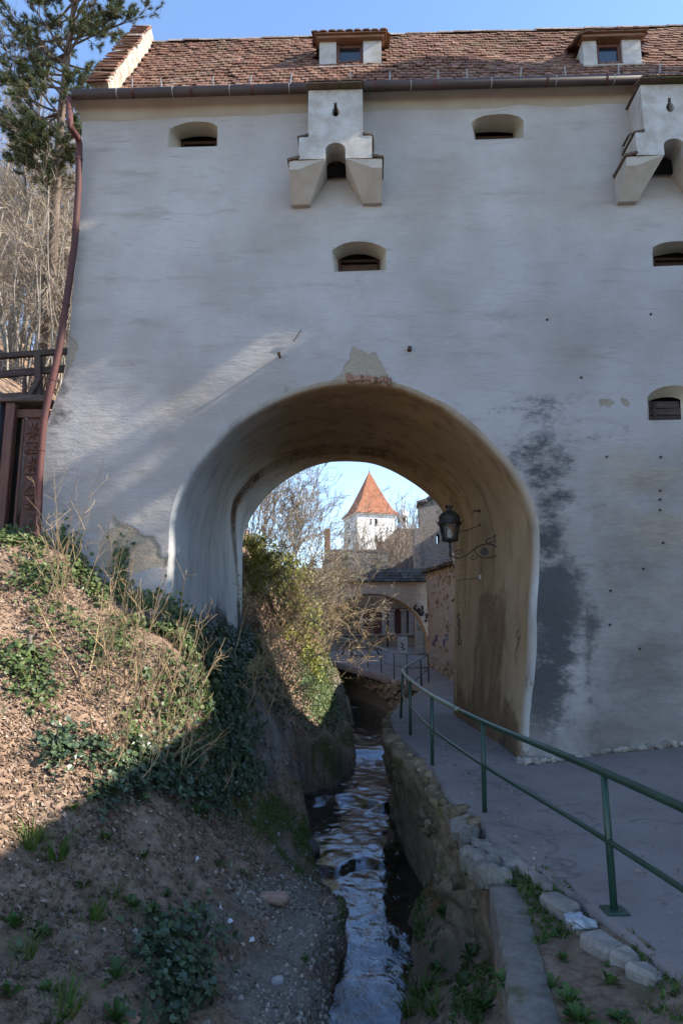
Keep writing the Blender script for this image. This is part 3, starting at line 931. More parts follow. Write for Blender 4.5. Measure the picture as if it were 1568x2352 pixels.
# ---- roof
TH = math.radians(57.5)
KICK = math.radians(47)
SK = 0.62
E0 = (-0.25, GW + 0.05)
def roof_at(s):
    if s < SK: return E0[0] + s * math.cos(KICK), E0[1] + s * math.sin(KICK), KICK
    return E0[0] + SK * math.cos(KICK) + (s - SK) * math.cos(TH), E0[1] + SK * math.sin(KICK) + (s - SK) * math.sin(TH), TH
def s_at_py(px, py):
    for s in np.arange(0, 7, .01):
        v, w, _ = roof_at(s)
        u = loc(px, py, v)[0]
        if proj(to_world(np.array([u, v, w])))[1] < py: return s
    return 4.0
S_RIDGE = s_at_py(1100, 78)
roof = bpy.data.objects.new('roof', None); finish(roof, bastion)
u_par = loc(352, 76, roof_at(S_RIDGE)[0])[0]
U0R, U1R = u_par + 0.02, UR
def build_roof():
    vr, wr, _ = roof_at(S_RIDGE)
    sag = lambda u: 0.05 * float(fbm(u * .35, 3.0, 1.0, 2)) - .02
    mb = MB()
    v0, w0, _ = roof_at(0); vk, wk, _ = roof_at(SK)
    P = []
    for u in (U0R - .35, U1R):
        P += [(u, v0 + .05, w0 - .05), (u, vk + .03, wk - .04), (u, vr, wr - .05), (u, vr + (wr - GW) * .64, GW - .2)]
    mb.add(P, [(0, 4, 5, 1), (1, 5, 6, 2), (2, 6, 7, 3), (0, 1, 2, 3), (4, 7, 6, 5), (0, 3, 7, 4)])
    mb.build('roof_deck', simple('roof_underlay', (0.10, 0.055, 0.04), (0.14, 0.08, 0.055), 4, 0.9, 0.1, 0), roof)
    # tiles
    tw, te, tl = 0.152, 0.172, 0.32
    a = tw * .47
    outl = [(-a, tl), (a, tl), (a, .05), (a * .55, .012), (0, 0), (-a * .55, .012), (-a, .05)]
    n = len(outl)
    V = [(x, y, .024) for x, y in outl] + [(x, y, 0) for x, y in outl]
    FS = [list(range(n))] + [(i + n, (i + 1) % n + n, (i + 1) % n, i) for i in range(n) if i != 0]
    tme = mesh_data('tile', V, FS, TILE)
    TV = np.array(V)
    spots = []
    rows = int((S_RIDGE + .02) / te)
    for r in range(rows):
        s = r * te - .04
        for c in range(int((U1R - U0R) / tw)):
            u = U0R + (c + (.5 if r % 2 else 0.0) + .5) * tw
            v, w, th = roof_at(max(s, 0.0))
            if s < 0: v += s * math.cos(KICK); w += s * math.sin(KICK)
            sg = 0.035 * float(fbm(u * .5, s * .5, 2.0, 2)) + .012 * RNG.normal()*.4
            M = Matrix.Translation((u + RNG.normal() * .006, v - math.sin(th) * (.012 + sg), w + math.cos(th) * (.012 + sg)))
            M = M @ Matrix.Rotation(th - .115 + RNG.normal() * .02, 4, 'X') @ Matrix.Rotation(RNG.normal() * .025, 4, 'Z') @ Matrix.Rotation(RNG.normal() * .02, 4, 'Y')
            wx, wy = proj(to_world(np.array([u, v, w])))
            inside = wx < 1585
            P = to_world(np.array([u, v, w]))
            skip = False
            for (da, db, dtop, dbot) in DORM:
                if da - 6 < wx < db + 6 and dtop < wy < dbot - 4: skip = True
            if skip: continue
            spots.append((np.linalg.norm(P - np.array([0, 0, CAMZ])) + (0 if inside else 99), M))
    spots.sort(key=lambda t: t[0])
    for d, M in spots[:298]:
        o = bpy.data.objects.new('tile', tme)
        finish(o, roof)
        o.matrix_local = M
    AV, AF = [], []
    quadF = FS
    mbr = MB()
    for d, M in spots[298:]:
        Mn = np.array(M)
        mbr.V.append(TV @ Mn[:3, :3].T + Mn[:3, 3])
        mbr.F += [[i + mbr.n for i in f] for f in FS]; mbr.n += len(TV)
    mbr.build('upper_tiles', TILE, roof, kind='stuff')
    # ridge caps bedded in mortar
    for c in range(int((U1R - U0R) / .36)):
        u = U0R + c * .36 + .18
        k = MB()
        ang = np.linspace(-.2, math.pi + .2, 8)
        ro, dz = .10, RNG.normal() * .008
        V = []
        for uu, rr in ((u - .19, ro), (u + .19, ro * .9)):
            V += [(uu, vr + math.cos(t) * rr, wr - .02 + dz + math.sin(t) * rr * .75) for t in ang]
        m = len(ang)
        k.add(V, [(i, i + 1, m + i + 1, m + i) for i in range(m - 1)] + [list(range(m))[::-1], list(range(m, 2 * m))])
        k.build('ridge_tile', RIDGE, roof)
RIDGE = stone_mat('ridge_mortar_tile', (0.25, 0.17, 0.13), (0.36, 0.30, 0.25), (0.48, 0.45, 0.41), 0.25)
DORM = [(731, 878, 66, 152), (1330, 1478, 62, 150)]
build_roof()

# ---- gable parapet at the left end
def build_parapet():
    par = bpy.data.objects.new('gable_parapet', None); finish(par, bastion)
    u1, u0 = u_par + .02, u_par - .30
    h = .30
    S = np.linspace(.12, S_RIDGE + .12, 24)
    V = []
    for s in S:
        v, w, th = roof_at(min(s, S_RIDGE + .2))
        hh = h * (.45 + .55 * min(1, s / .8)) + .025 * RNG.normal()
        nv, nw = -math.sin(th), math.cos(th)
        for u in (u0, u1):
            for hq in (-.4, hh):
                V.append((u + .012 * RNG.normal(), v + nv * hq, w + nw * hq))
    FS = []
    for i in range(len(S) - 1):
        a, b = i * 4, i * 4 + 4
        FS += [(a, a + 1, b + 1, b), (a + 2, b + 2, b + 3, a + 3), (a + 1, a + 3, b + 3, b + 1)]
    e = (len(S) - 1) * 4
    FS += [(0, 2, 3, 1), (e, e + 1, e + 3, e + 2)]
    mk('parapet_body', V, FS, simple('flaking_lime', (0.44, 0.40, 0.345), (0.27, 0.22, 0.17), 7, 0.95, 0.1, 0.9, 9, 0.05), par)
    for k, s in enumerate(np.arange(.14, S_RIDGE + .12, .17)):
        v, w, th = roof_at(min(s, S_RIDGE + .2))
        hh = h * (.45 + .55 * min(1, s / .8)) + .02
        nv, nw = -math.sin(th), math.cos(th)
        o = MB().bbox((0, 0, 0), (.40, .24, .035), .008, None, .008).build('coping_tile', TILE, par)
        o.location = ((u0 + u1) / 2 - .03 + RNG.normal() * .008, v + nv * hh, w + nw * hh)
        o.rotation_euler = (th - .22 + RNG.normal() * .03, RNG.normal() * .03, RNG.normal() * .03)
    # little tiled verge left of it
    for k in range(5):
        v, w, th = roof_at(.02 + .06 * k)
        o = MB().bbox((0, 0, 0), (.17, .3, .02), .005).build('verge_tile', TILE, par)
        o.location = (u0 - .1 - .0 * k - .12 * (k % 2), v, w + .02)
        o.rotation_euler = (th - .1, -.12, 0)
build_parapet()

# ---- dormers
def build_dormer(xl, xw0, xw1, xr, yb, yt, yr, cheek_left):
    d = bpy.data.objects.new('dormer', None); finish(d, bastion)
    s = s_at_py((xl + xr) / 2, yb + 3)
    v, wb, th = roof_at(s)
    u0, u1 = loc(xl, yb, v)[0], loc(xr, yb, v)[0]
    a0, a1 = loc(xw0, yb, v)[0], loc(xw1, yb, v)[0]
    wt_ = loc((xl + xr) / 2, yt, v)[1]
    wr = loc((xl + xr) / 2, yr, v - .18)[1]
    run = lambda w: v + max(0, (w - wb)) / math.tan(TH)
    for ua, ub in ((u0, a0), (a1, u1)):
        mb = MB()
        mb.prism([(ua, wb - .15), (ub, wb - .15), (ub, wt_), (ua, wt_)], v, v + .22)
        mb.build('pier', BAYPLASTER, d)
    for uu, sgn in ((u0 + .004, 1), (u1 - .004, -1)):
        mb = MB()
        x0, x1 = (uu, uu + .15 * sgn)
        P = [(v + .2, wb - .2), (run(wt_) + .6, wt_), (v + .2, wt_)]
        V = [(x0, p, q) for p, q in P] + [(x1, p, q) for p, q in P]
        mb.add(V, [(0, 1, 2), (5, 4, 3), (0, 3, 4, 1), (1, 4, 5, 2), (2, 5, 3, 0)])
        mb.build('cheek', CORNICE if sgn > 0 else BAYPLASTER, d)  # left cheek takes the darker tan plaster, its shadow put into the colour
    MB().bbox(((u0 + u1) / 2, v - .01, wb - .03), (u1 - u0 + .05, .14, .06), .02, None, .004).build('sill', BAYPLASTER, d)
    fw = .065
    fr = MB()
    h = wt_ - wb
    for uu in (a0 + fw / 2, a1 - fw / 2): fr.bbox((uu, v + .10, wb + h / 2), (fw, .07, h - .02), .006)
    for ww in (wb + fw * .7, wt_ - fw * .8): fr.bbox(((a0 + a1) / 2, v + .103, ww), (a1 - a0 - .02, .06, fw), .006)
    fr.build('window_frame', DOORWOOD, d)
    mk('pane', [(a0 + fw, v + .12, wb + fw), (a1 - fw, v + .12, wb + fw), (a1 - fw, v + .10, wt_ - fw), (a0 + fw, v + .10, wt_ - fw)], [(0, 1, 2, 3)], GLASSDK, d)
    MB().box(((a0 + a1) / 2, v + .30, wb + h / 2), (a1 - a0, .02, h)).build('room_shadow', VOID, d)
    # timber plate and tiled roof
    MB().bbox(((u0 + u1) / 2, v + .02, wt_ + .03), (u1 - u0 + .10, .24, .06), .01).build('eaves_beam', EAVEWOOD, d)
    MB().bbox(((u0 + u1) / 2, v - .03, wt_ + .075), (u1 - u0 + .2, .24, .025), .006).build('eaves_board', EAVEWOOD, d)
    rp = math.radians(24)
    nc = int((u1 - u0 + .3) / .165)
    for r in range(4):
        for c in range(nc):
            u = u0 - .15 + (c + .5 + (.25 if r % 2 else -.1)) * (u1 - u0 + .3) / nc
            vv = v - .17 + r * .17
            ww = wt_ + .095 + r * .17 * math.tan(rp)
            if cheek_left and u < u0 + .15: ww -= .12 * (u0 + .15 - u) / .3
            o = bpy.data.objects.new('tile', DT)
            finish(o, d)
            o.location = (u, vv, ww + RNG.normal() * .006)
            o.rotation_euler = (rp - .08 + RNG.normal() * .03, RNG.normal() * .05 - (.35 if cheek_left and u < u0 + .05 else 0), RNG.normal() * .04)
    MB().hexa([(u0 - .1, v + .0, wt_ + .09), (u1 + .1, v + .0, wt_ + .09), (u1 + .1, v + 1.6, wt_ + .09 + 1.6 * math.tan(rp)), (u0 - .1, v + 1.6, wt_ + .09 + 1.6 * math.tan(rp)),
               (u0 - .1, v + .0, wt_ + .11), (u1 + .1, v + .0, wt_ + .11), (u1 + .1, v + 1.6, wt_ + .11 + 1.6 * math.tan(rp)), (u0 - .1, v + 1.6, wt_ + .11 + 1.6 * math.tan(rp))]).build('dormer_deck', EAVEWOOD, d)
GLASSDK = Mat('dormer_pane', 0.05, 0.9); GLASSDK = GLASSDK.col((0.012, 0.016, 0.022))
_m = MB()
_a = .082
_o = [(-_a, .36), (_a, .36), (_a, .03), (_a * .5, .0), (-_a * .5, .0), (-_a, .03)]
_n = len(_o)
_m.add([(x, y, .022) for x, y in _o] + [(x, y, 0) for x, y in _o], [list(range(_n))] + [(i + _n, (i + 1) % _n + _n, (i + 1) % _n, i) for i in range(_n)] + [list(range(2 * _n - 1, _n - 1, -1))])
DT = _m.data('tile', TILE)
build_dormer(733, 772, 834, 876, 152, 95, 70, False)
build_dormer(1340, 1372, 1431, 1474, 149, 92, 66, True)

# ---- gutter, seams, snow guards, downpipe
ugl = loc(148, 212, -.66)[0]
gut = MB().tube([(ugl, -.32, GW - .02), (UR - .1, -.32, GW - .02)], .088, 14).build('gutter', GUTTER, bastion, True)
for k, px in enumerate([272, 307, 399, 441, 529, 580, 665, 710, 812, 861, 943, 998, 1127, 1255, 1275, 1391, 1408, 1520]):
    u = loc(px, 195, -.32)[0]
    wide = k % 2 == 1
    MB().tube([(u - (.022 if wide else .008), -.32, GW - .02), (u + (.022 if wide else .008), -.32, GW - .02)], .094, 14).build('gutter_clip' if wide else 'gutter_seam', PIPE if wide else SEAM, gut)
for px in [307, 373, 491, 577, 668, 805, 895, 1005, 1071, 1194, 1296, 1418, 1513]:
    v, w, th = roof_at(.22)
    u = loc(px, 180, v)[0]
    o = MB().bbox((u, v - .05, w + .10), (.028, .012, .26), .004, rotm('X', .1) @ rotm('Y', RNG.normal() * .08)).build('snow_guard', STEELPEG, bastion)
dp = [(160, 224, -.32), (160, 255, -.32), (161, 286, -.74), (168, 302, -.5), (183, 322, -.16), (181, 430, -.14), (172, 560, -.14), (152, 700, -.14), (137, 800, -.16), (115, 900, -.2), (102, 960, -.22), (93, 1060, -.25), (88, 1160, -.28), (84, 1270, -.3)]
pp = [(loc(x, y, v)[0], v, loc(x, y, v)[1]) for x, y, v in dp]
pipe = MB().tube(resample(pp, 60), .060, 10).build('downpipe', PIPE, bastion, True)
rs = resample(pp, 60)
for k in (2, 9, 13, 22, 31, 40, 48, 55):
    MB().tube([rs[k] - (rs[k + 1] - rs[k]) * .12, rs[k] + (rs[k + 1] - rs[k]) * .12], .069, 10).build('pipe_collar', PIPE, pipe)

# ---- the two machicolation bays
def build_bay(cx, dpx, dpy, flip=False):
    P_ = 0.60
    W = lambda y, v=-P_: loc(770, y, v)[1]
    c, _ = loc(770, 300, -P_)
    hw = lambda x0, x1, y: (loc(x1, y, -P_)[0] - loc(x0, y, -P_)[0]) / 2
    wt_, w1, w2 = W(206), W(313), W(364)
    wb = loc(770, 468, -.10)[1]
    a0, a1 = hw(708, 833, 250), hw(686, 854, 340)
    a2 = hw(665, 878, 364)
    ai = hw(747, 793, 350)
    ab0, ab1 = hw(664, 878, 364), hw(709, 836, 364)
    u_new, w_new = loc(cx, 335 + dpy, -P_)
    w_ref = loc(770, 335, -P_)[1]
    bay = bpy.data.objects.new('machicolation', None); finish(bay, bastion)
    bay.location = (u_new, 0, w_new - w_ref)
    # body: upper box with the loophole, mid box with the round notch
    hh = w1 - wt_
    ly0, ly1 = W(268), W(236)
    r = hw(762, 780, 266)
    # keyhole outline
    kh = [(-r * .42, ly1), (-r * .42, ly0 + .19)] + [(math.sin(t) * r * 1.0 * 1, ly0 + .09 - math.cos(t) * .09) for t in np.linspace(-2.2, 2.2, 10)] + [(r * .42, ly0 + .19), (r * .42, ly1)]
    notch = [(-ai, w2)] + [(-ai * math.cos(t), W(343) + (W(328) - W(343)) * math.sin(t)) for t in np.linspace(0, math.pi, 11)] + [(ai, w2)]
    outer = [(-a1, w2), (-a1, w1), (-a0, w1), (-a0, wt_), (a0, wt_), (a0, w1), (a1, w1), (a1, w2)]
    poly = outer[:-1] + [outer[-1]] + notch[::-1]
    verts = [Vector(p) for p in poly]
    ed = [(i, (i + 1) % len(poly)) for i in range(len(poly))]
    k0 = len(verts)
    verts += [Vector(p) for p in kh]
    ed += [(k0 + i, k0 + (i + 1) % len(kh)) for i in range(len(kh))]
    gx, gz = np.meshgrid(np.arange(-a1, a1, .09), np.arange(w2, wt_, .09))
    gp = np.stack([gx.ravel() + RNG.uniform(-.015, .015, gx.size), gz.ravel() + RNG.uniform(-.015, .015, gx.size)], 1)
    bp = np.array(poly + kh)
    ok = inpoly(gp[:, 0], gp[:, 1], poly) & ~inpoly(gp[:, 0], gp[:, 1], kh) & (np.linalg.norm(gp[:, None] - bp[None], axis=2).min(1) > .04)
    verts += [Vector(p) for p in gp[ok]]
    cv, ce, cf, *_ = delaunay_2d_cdt(verts, ed, [], 0, 1e-5)
    cv = np.array([tuple(v) for v in cv]); cf = np.array(cf)
    cc = cv[cf].mean(1)
    cf = cf[inpoly(cc[:, 0], cc[:, 1], poly) & ~inpoly(cc[:, 0], cc[:, 1], kh)]
    yv = -P_ + .010 * fbm(cv[:, 0] * 2 + cx, cv[:, 1] * 2, 1.0, 3)
    mb = MB()
    A = cv[cf]
    area = (A[:, 1, 0] - A[:, 0, 0]) * (A[:, 2, 1] - A[:, 0, 1]) - (A[:, 1, 1] - A[:, 0, 1]) * (A[:, 2, 0] - A[:, 0, 0])
    cf[area < 0] = cf[area < 0][:, ::-1]
    mb.add(np.stack([cv[:, 0], yv, cv[:, 1]], 1), cf.tolist())
    n = len(poly)
    fy = lambda u, w: -P_ + .010 * float(fbm(u * 2 + cx, w * 2, 1.0, 3))
    mb.add([(u, fy(u, w), w) for u, w in poly] + [(u, .12, w) for u, w in poly], [(i, i + n, (i + 1) % n + n, (i + 1) % n) for i in range(n) if not (len(outer) <= i)])
    m = len(notch)
    mb.add([(u, fy(u, w), w) for u, w in notch] + [(u, -.12, w) for u, w in notch], [(i, i + 1, m + i + 1, m + i) for i in range(m - 1)])
    m = len(kh)
    mb.add([(u, fy(u, w), w) for u, w in kh] + [(u * .8, -P_ + .22, w) for u, w in kh], [(i, m + i, m + (i + 1) % m, (i + 1) % m) for i in range(m)])
    mb.build('bay_body', BAYPLASTER, bay)
    mk('loophole', [(-r * 1.2, -P_ + .215, ly0 - .1), (r * 1.2, -P_ + .215, ly0 - .1), (r * 1.2, -P_ + .215, ly1 + .1), (-r * 1.2, -P_ + .215, ly1 + .1)], [(0, 1, 2, 3)], VOID, bay)
    # dark drop hole behind the notch
    MB().box((0, -.10, (w2 + W(332)) / 2), (ai * 2 - .01, .03, W(332) - w2 - .01)).build('drop_hole', VOID, bay)
    # corbel legs: faces slope back to the wall
    for s in (-1, 1):
        mb = MB()
        uo, ui, ub = s * ab0, s * ai, s * ab1
        wl = w2 - .16
        top = w2 - .0
        V = [(uo, -P_ + .03, top), (s * a1, -P_ + .03, top), (ui, -P_ + .004, w2), (uo, .1, top), (ui, .1, w2),
             (uo, -P_ + .05, wl), (uo, -.10, wb), (ub, -.10, wb), (uo, .1, wb), (ub, .1, wb), (s * (a1 + .0), -P_ + .05, wl)]
        FS = [(0, 1, 10, 5), (1, 2, 10), (5, 10, 7, 6), (10, 2, 7), (2, 4, 9, 7), (0, 5, 6, 8, 3), (6, 7, 9, 8), (0, 3, 4, 2, 1)]
        if s > 0: FS = [f[::-1] for f in FS]
        mb.add(V, FS)
        mb.build('corbel', CORBEL, bay)
        # stepped tile caps, mossy
        MB().bbox((s * (a0 + (a1 - a0) / 2 + .01), -P_ / 2 - .02, w1 + .03), (a1 - a0 + .05, P_ - .02, .05), .01, rotm('Y', s * .25), .006).build('step_tile', CAPTILE, bay)
        MB().bbox((s * (a0 + (a1 - a0) / 2 - .005), -P_ * .33, w1 + .19), (a1 - a0 + .03, P_ * .5, .045), .01, rotm('Y', s * .2), .006).build('step_tile', CAPTILE, bay)
        MB().bbox((s * (a0 + (a1 - a0) / 2 - .01), -P_ * .33, w1 + .10), (a1 - a0 - .02, P_ * .5, .12), .01).build('step_block', BAYPLASTER, bay)
        MB().bbox((s * (a1 + (a2 - a1) / 2 + .01), -P_ / 2 - .01, w2 + .04), (a2 - a1 + .06, P_ - .0, .06), .012, rotm('Y', s * .25), .008).build('step_tile', CAPTILE, bay)
    k = 7
    MB().bbox((-.02, -P_ / 2 - .06, wt_ + .03), (a0 * 2 + .04, P_ + .16, .03), .006).build('cap_board', CAPTILE, bay)
    for i in range(k):
        o = bpy.data.objects.new('tile', DT); finish(o, bay)
        o.location = (-a0 + (i + .5) * a0 * 2 / k, -P_ - .15, wt_ + .055)
        o.rotation_euler = (.35 + RNG.normal() * .03, RNG.normal() * .06, RNG.normal() * .05)
    return bay
CORBEL = simple('corbel_plaster', (0.36, 0.32, 0.27), (0.43, 0.395, 0.355), 2.0, 0.92, 0.15, 0.5, 30, 0.01)
CAPTILE = stone_mat('mossy_step_tile', (0.075, 0.055, 0.042), (0.14, 0.10, 0.075), (0.26, 0.20, 0.15), 0.2, 0.7)
build_bay(770, 0, 0)
build_bay(1546, 0, -10)

# ---- small iron things on the face
def wall_pt(px, py, off=0.0):
    u, w = loc(px, py, 0)
    return np.array([u, float(wall_v(u, w)) - off, w])
p = wall_pt(643, 820)
MB().tube([p + [0, .05, 0], p + [0, -.16, .0]], .022, 8).bbox(p + np.array([0, -.15, .0]), (.06, .03, .06), .008).build('iron_bolt', RUST, bastion)
p0, p1 = wall_pt(674, 786, .02), wall_pt(693, 761, .06)
MB().tube([p0, p1], .008, 6).build('iron_pin', RUST, bastion)
p = wall_pt(940, 802)
MB().bbox(p + np.array([0, -.03, 0]), (.07, .1, .08), .012, rotm('Y', .2)).build('iron_bolt', RUST, bastion)
for px, py in [(1493, 722), (1333, 868), (1391, 1050), (1516, 1050), (1513, 1128), (1513, 1148), (1513, 1172), (1520, 1247), (1473, 1307), (1398, 1357), (1396, 1435), (1463, 1490), (1255, 735)]:
    p = wall_pt(px, py)
    o = MB().lathe([(.0, -.03), (.018, -.028), (.022, 0), (.016, .03)], (0, 0, 0), 7).build('wall_bolt', RUST, bastion)
    o.location = p; o.rotation_euler = (math.radians(90), 0, 0)
p = wall_pt(158, 735, .0)
MB().tube([p, p + [.02, -.12, .03], p + [-.12, -.16, .03], p + [-.16, -.1, .02]], .009, 6).build('pipe_bracket', RUST, bastion)

# ---- bedded stones along the foot of the wall
base_line = [(1188, 1752), (1240, 1738), (1330, 1726), (1450, 1714), (1568, 1702), (1640, 1695)]
k = 0
px = 1190.0
while px < 1600:
    py = np.interp(px, [b[0] for b in base_line], [b[1] for b in base_line])
    u, w = loc(px, py, -.16)
    for row in range(2 if px < 1330 else 1):
        sz = RNG.uniform(.10, .17)
        mb = MB().bbox((0, 0, 0), (sz, RNG.uniform(.10, .15), RNG.uniform(.07, .10)), .03, rotm('Z', RNG.uniform(-.4, .4)), .016)
        o = mb.build('footing_stone', FOOT, bastion)
        X = to_world(np.array([u, -.16 - .13 * row, w]))
        o.location = (u + RNG.uniform(-.02, .02), -.14 - .13 * row, float(path_z(X[0], X[1])) + .03)
        o.rotation_euler = (RNG.uniform(-.15, .15), RNG.uniform(-.15, .15), RNG.uniform(-.5, .5))
    px += sz * 128
# scratched tags on the right jamb
def scribble(pts, v_, parent, mat, r=.012, name='graffiti'):
    mb = MB(); mb.tube(smooth_line(pts, 40, 2), r, 5); return mb.build(name, mat, parent)
BLACKPAINT = simple('black_paint', (0.02, 0.02, 0.022), (0.035, 0.033, 0.033), 9, 0.8, 0.2, 0)
def jamb_u(v, w):
    t = (v - .1) / (V1 - .1)
    P = arch_f * (1 - t) + arch_v1 * t
    R = P[NA // 2:] if P[-1, 0] > 0 else P[:NA // 2][::-1]
    return float(np.interp(-w, -R[:, 1], R[:, 0]))
def jamb_pt(px, py):
    lo_, hi_ = 0.15, V1 - .05
    f = lambda v: loc(px, py, v)[0] - jamb_u(v, loc(px, py, v)[1])
    a, b = lo_, hi_
    for _ in range(40):
        m_ = (a + b) / 2
        if f(a) * f(m_) <= 0: b = m_
        else: a = m_
    v = (a + b) / 2
    return np.array([loc(px, py, v)[0] - .004, v, loc(px, py, v)[1]])
for pts in ([(1054, 1408), (1049, 1418), (1057, 1424), (1050, 1436), (1057, 1440), (1052, 1452), (1056, 1466), (1050, 1475), (1056, 1482), (1060, 1470)],
            [(1191, 1446), (1185, 1462), (1192, 1470), (1196, 1455), (1190, 1480), (1182, 1505), (1188, 1515), (1180, 1535)]):
    scribble([jamb_pt(*q) for q in pts], 0, bastion, BLACKPAINT)

# ================================================================= terrain of the banks
CTRL = [(0, 2352, 4.6), (200, 2352, 5.0), (400, 2352, 5.6), (600, 2352, 6.2), (725, 2352, 6.9), (770, 2150, 8.6), (788, 2085, 9.3), (745, 2250, 7.6),
        (700, 2150, 8.2), (640, 2060, 8.8), (560, 2200, 7.3), (400, 2100, 7.0), (200, 2100, 6.2), (0, 2100, 5.6), (300, 2220, 6.0),
        (400, 1850, 8.6), (200, 1850, 7.5), (0, 1850, 6.9), (600, 1900, 10.5), (540, 1830, 11.0), (690, 1950, 11.7), (660, 2000, 10.6), (720, 2040, 10.4),
        (0, 1600, 8.3), (200, 1600, 9.0), (350, 1600, 9.6), (450, 1580, 10.0), (0, 1400, 9.6), (200, 1400, 10.4), (350, 1430, 10.9), (0, 1230, 10.7), (110, 1262, 11.2),
        (300, 1372, 11.3), (404, 1412, 11.3), (420, 1470, 10.8), (470, 1640, 10.3), (440, 1740, 9.8), (490, 1850, 10.2),
        (553, 1490, 15.0), (575, 1530, 14.2), (600, 1600, 13.5), (640, 1700, 13.5), (690, 1780, 14.3), (755, 1795, 14.6), (640, 1800, 13.4), (600, 1790, 12.6), (560, 1740, 12.0),
        (700, 1700, 16.0), (790, 1740, 16.7), (760, 1690, 18.2), (640, 1640, 17.8), (720, 1560, 21), (590, 1500, 17.6), (650, 1450, 20), (590, 1300, 19.2), (700, 1400, 23), (745, 1500, 24),
        (790, 1650, 20.5), (770, 1600, 25), (755, 1545, 28)]
CX = [at(*c) for c in CTRL]
CX += [(-2.35, 11.15, 2.15), (-2.12, 11.2, 1.4), (-1.98, 11.25, .75), (-1.80, 11.2, 0.1), (-1.5, 11.1, -.45), (-1.05, 11.3, -.95),
       (-2.45, 12.5, 2.0), (-2.2, 12.6, 1.3), (-1.95, 12.6, .6), (-1.75, 12.5, .0), (-2.65, 14, 2.2), (-2.6, 16, 2.3),
       (-4.5, 3.0, .6), (-2.5, 2.0, -.3), (-.5, 3, -1.1), (-7, 4.5, 2.4), (-12, 4, 4.5), (-7, 8, 3.3), (-12, 9, 5.5), (-7.5, 11, 4.2), (-12, 12, 6.5), (-6.5, 12.5, 4.0), (-7, 16, 6.4), (-6, 14, 5.0),
       (-9, 18, 8.6), (-14, 25, 14), (-16, 16, 11), (-18, 6, 8), (-4.5, 18, 5.6), (-5, 23, 7.0), (-3.5, 28, 6.0), (-8, 30, 11), (-14, 40, 16), (-4, 40, 5.5), (-24, 30, 20), (-24, 45, 22), (-12, 60, 14), (-24, 10, 12), (-1.5, 34, 1.3), (-2.0, 30, 2.6)]
# bed of the stream and the soil below the river wall on the right
CX += [(.2, 4, -2.0), (.3, 7, -1.98), (.55, 9, -1.98), (.6, 11, -1.95), (.2, 11.6, -1.86), (.4, 13, -1.88), (.1, 14.5, -1.78), (.5, 16, -1.72), (.7, 19, -1.55), (.6, 22, -1.42), (.5, 26, -1.2), (.2, 30, -1.05), (.4, 34, -1.0), (-.8, 36, -.6),
       (.8, 5, -1.9), (1.0, 8, -1.95), (1.2, 10.8, -1.9), (1.4, 13, -1.9), (1.3, 17, -1.7), (1.6, 21, -1.4), (2.2, 25, -1.2)]
RC = [(948, 2090, 9.9), (990, 2010, 10.7), (1000, 2060, 9.9), (1050, 2110, 8.9), (955, 2180, 9.0), (1000, 2250, 7.9), (1100, 2250, 7.0), (1060, 2352, 6.4), (1140, 2352, 6.0), (945, 2300, 7.6), (960, 2352, 7.0)]
CX += [at(*c) for c in RC]
CX += [(1.2, 4.0, -1.1), (2.2, 4, -.8), (2.2, 7, -.8), (2.2, 9, -1.0), (2.2, 11, -1.6), (2.4, 14, -1.7), (2.4, 20, -1.4), (3, 28, -1.0), (3, 36, -.8), (3, 50, 0), (3, 2, -.9), (0.6, 2, -1.9)]
CX = np.array(CX, float)
def _K(A, B):
    d = A[:, None, :] - B[None, :, :]
    return np.sqrt((d * d).sum(2) + 0.01)
_XY = CX[:, :2]
_n = len(CX)
_A = np.zeros((_n + 3, _n + 3))
_A[:_n, :_n] = _K(_XY, _XY) + np.eye(_n) * -0.02
_A[:_n, _n] = 1; _A[:_n, _n + 1:] = _XY
_A[_n, :_n] = 1; _A[_n + 1:, :_n] = _XY.T
_W = np.linalg.solve(_A, np.concatenate([CX[:, 2], np.zeros(3)]))

def smooth_ground(X, Y):
    X, Y = np.asarray(X, float), np.asarray(Y, float)
    sh = X.shape
    Q = np.stack([X.ravel(), Y.ravel()], 1)
    z = np.concatenate([_K(q, _XY) @ _W[:_n] for q in np.array_split(Q, max(1, len(Q) // 4000))])
    return (z + _W[_n] + Q @ _W[_n + 1:]).reshape(sh)

def water_z(Y):
    return np.interp(Y, [0, 12.0, 12.35, 15.3, 15.8, 20.0, 20.6, 26, 34, 40], [-1.74, -1.70, -1.62, -1.58, -1.44, -1.36, -1.20, -1.0, -.75, -.6])

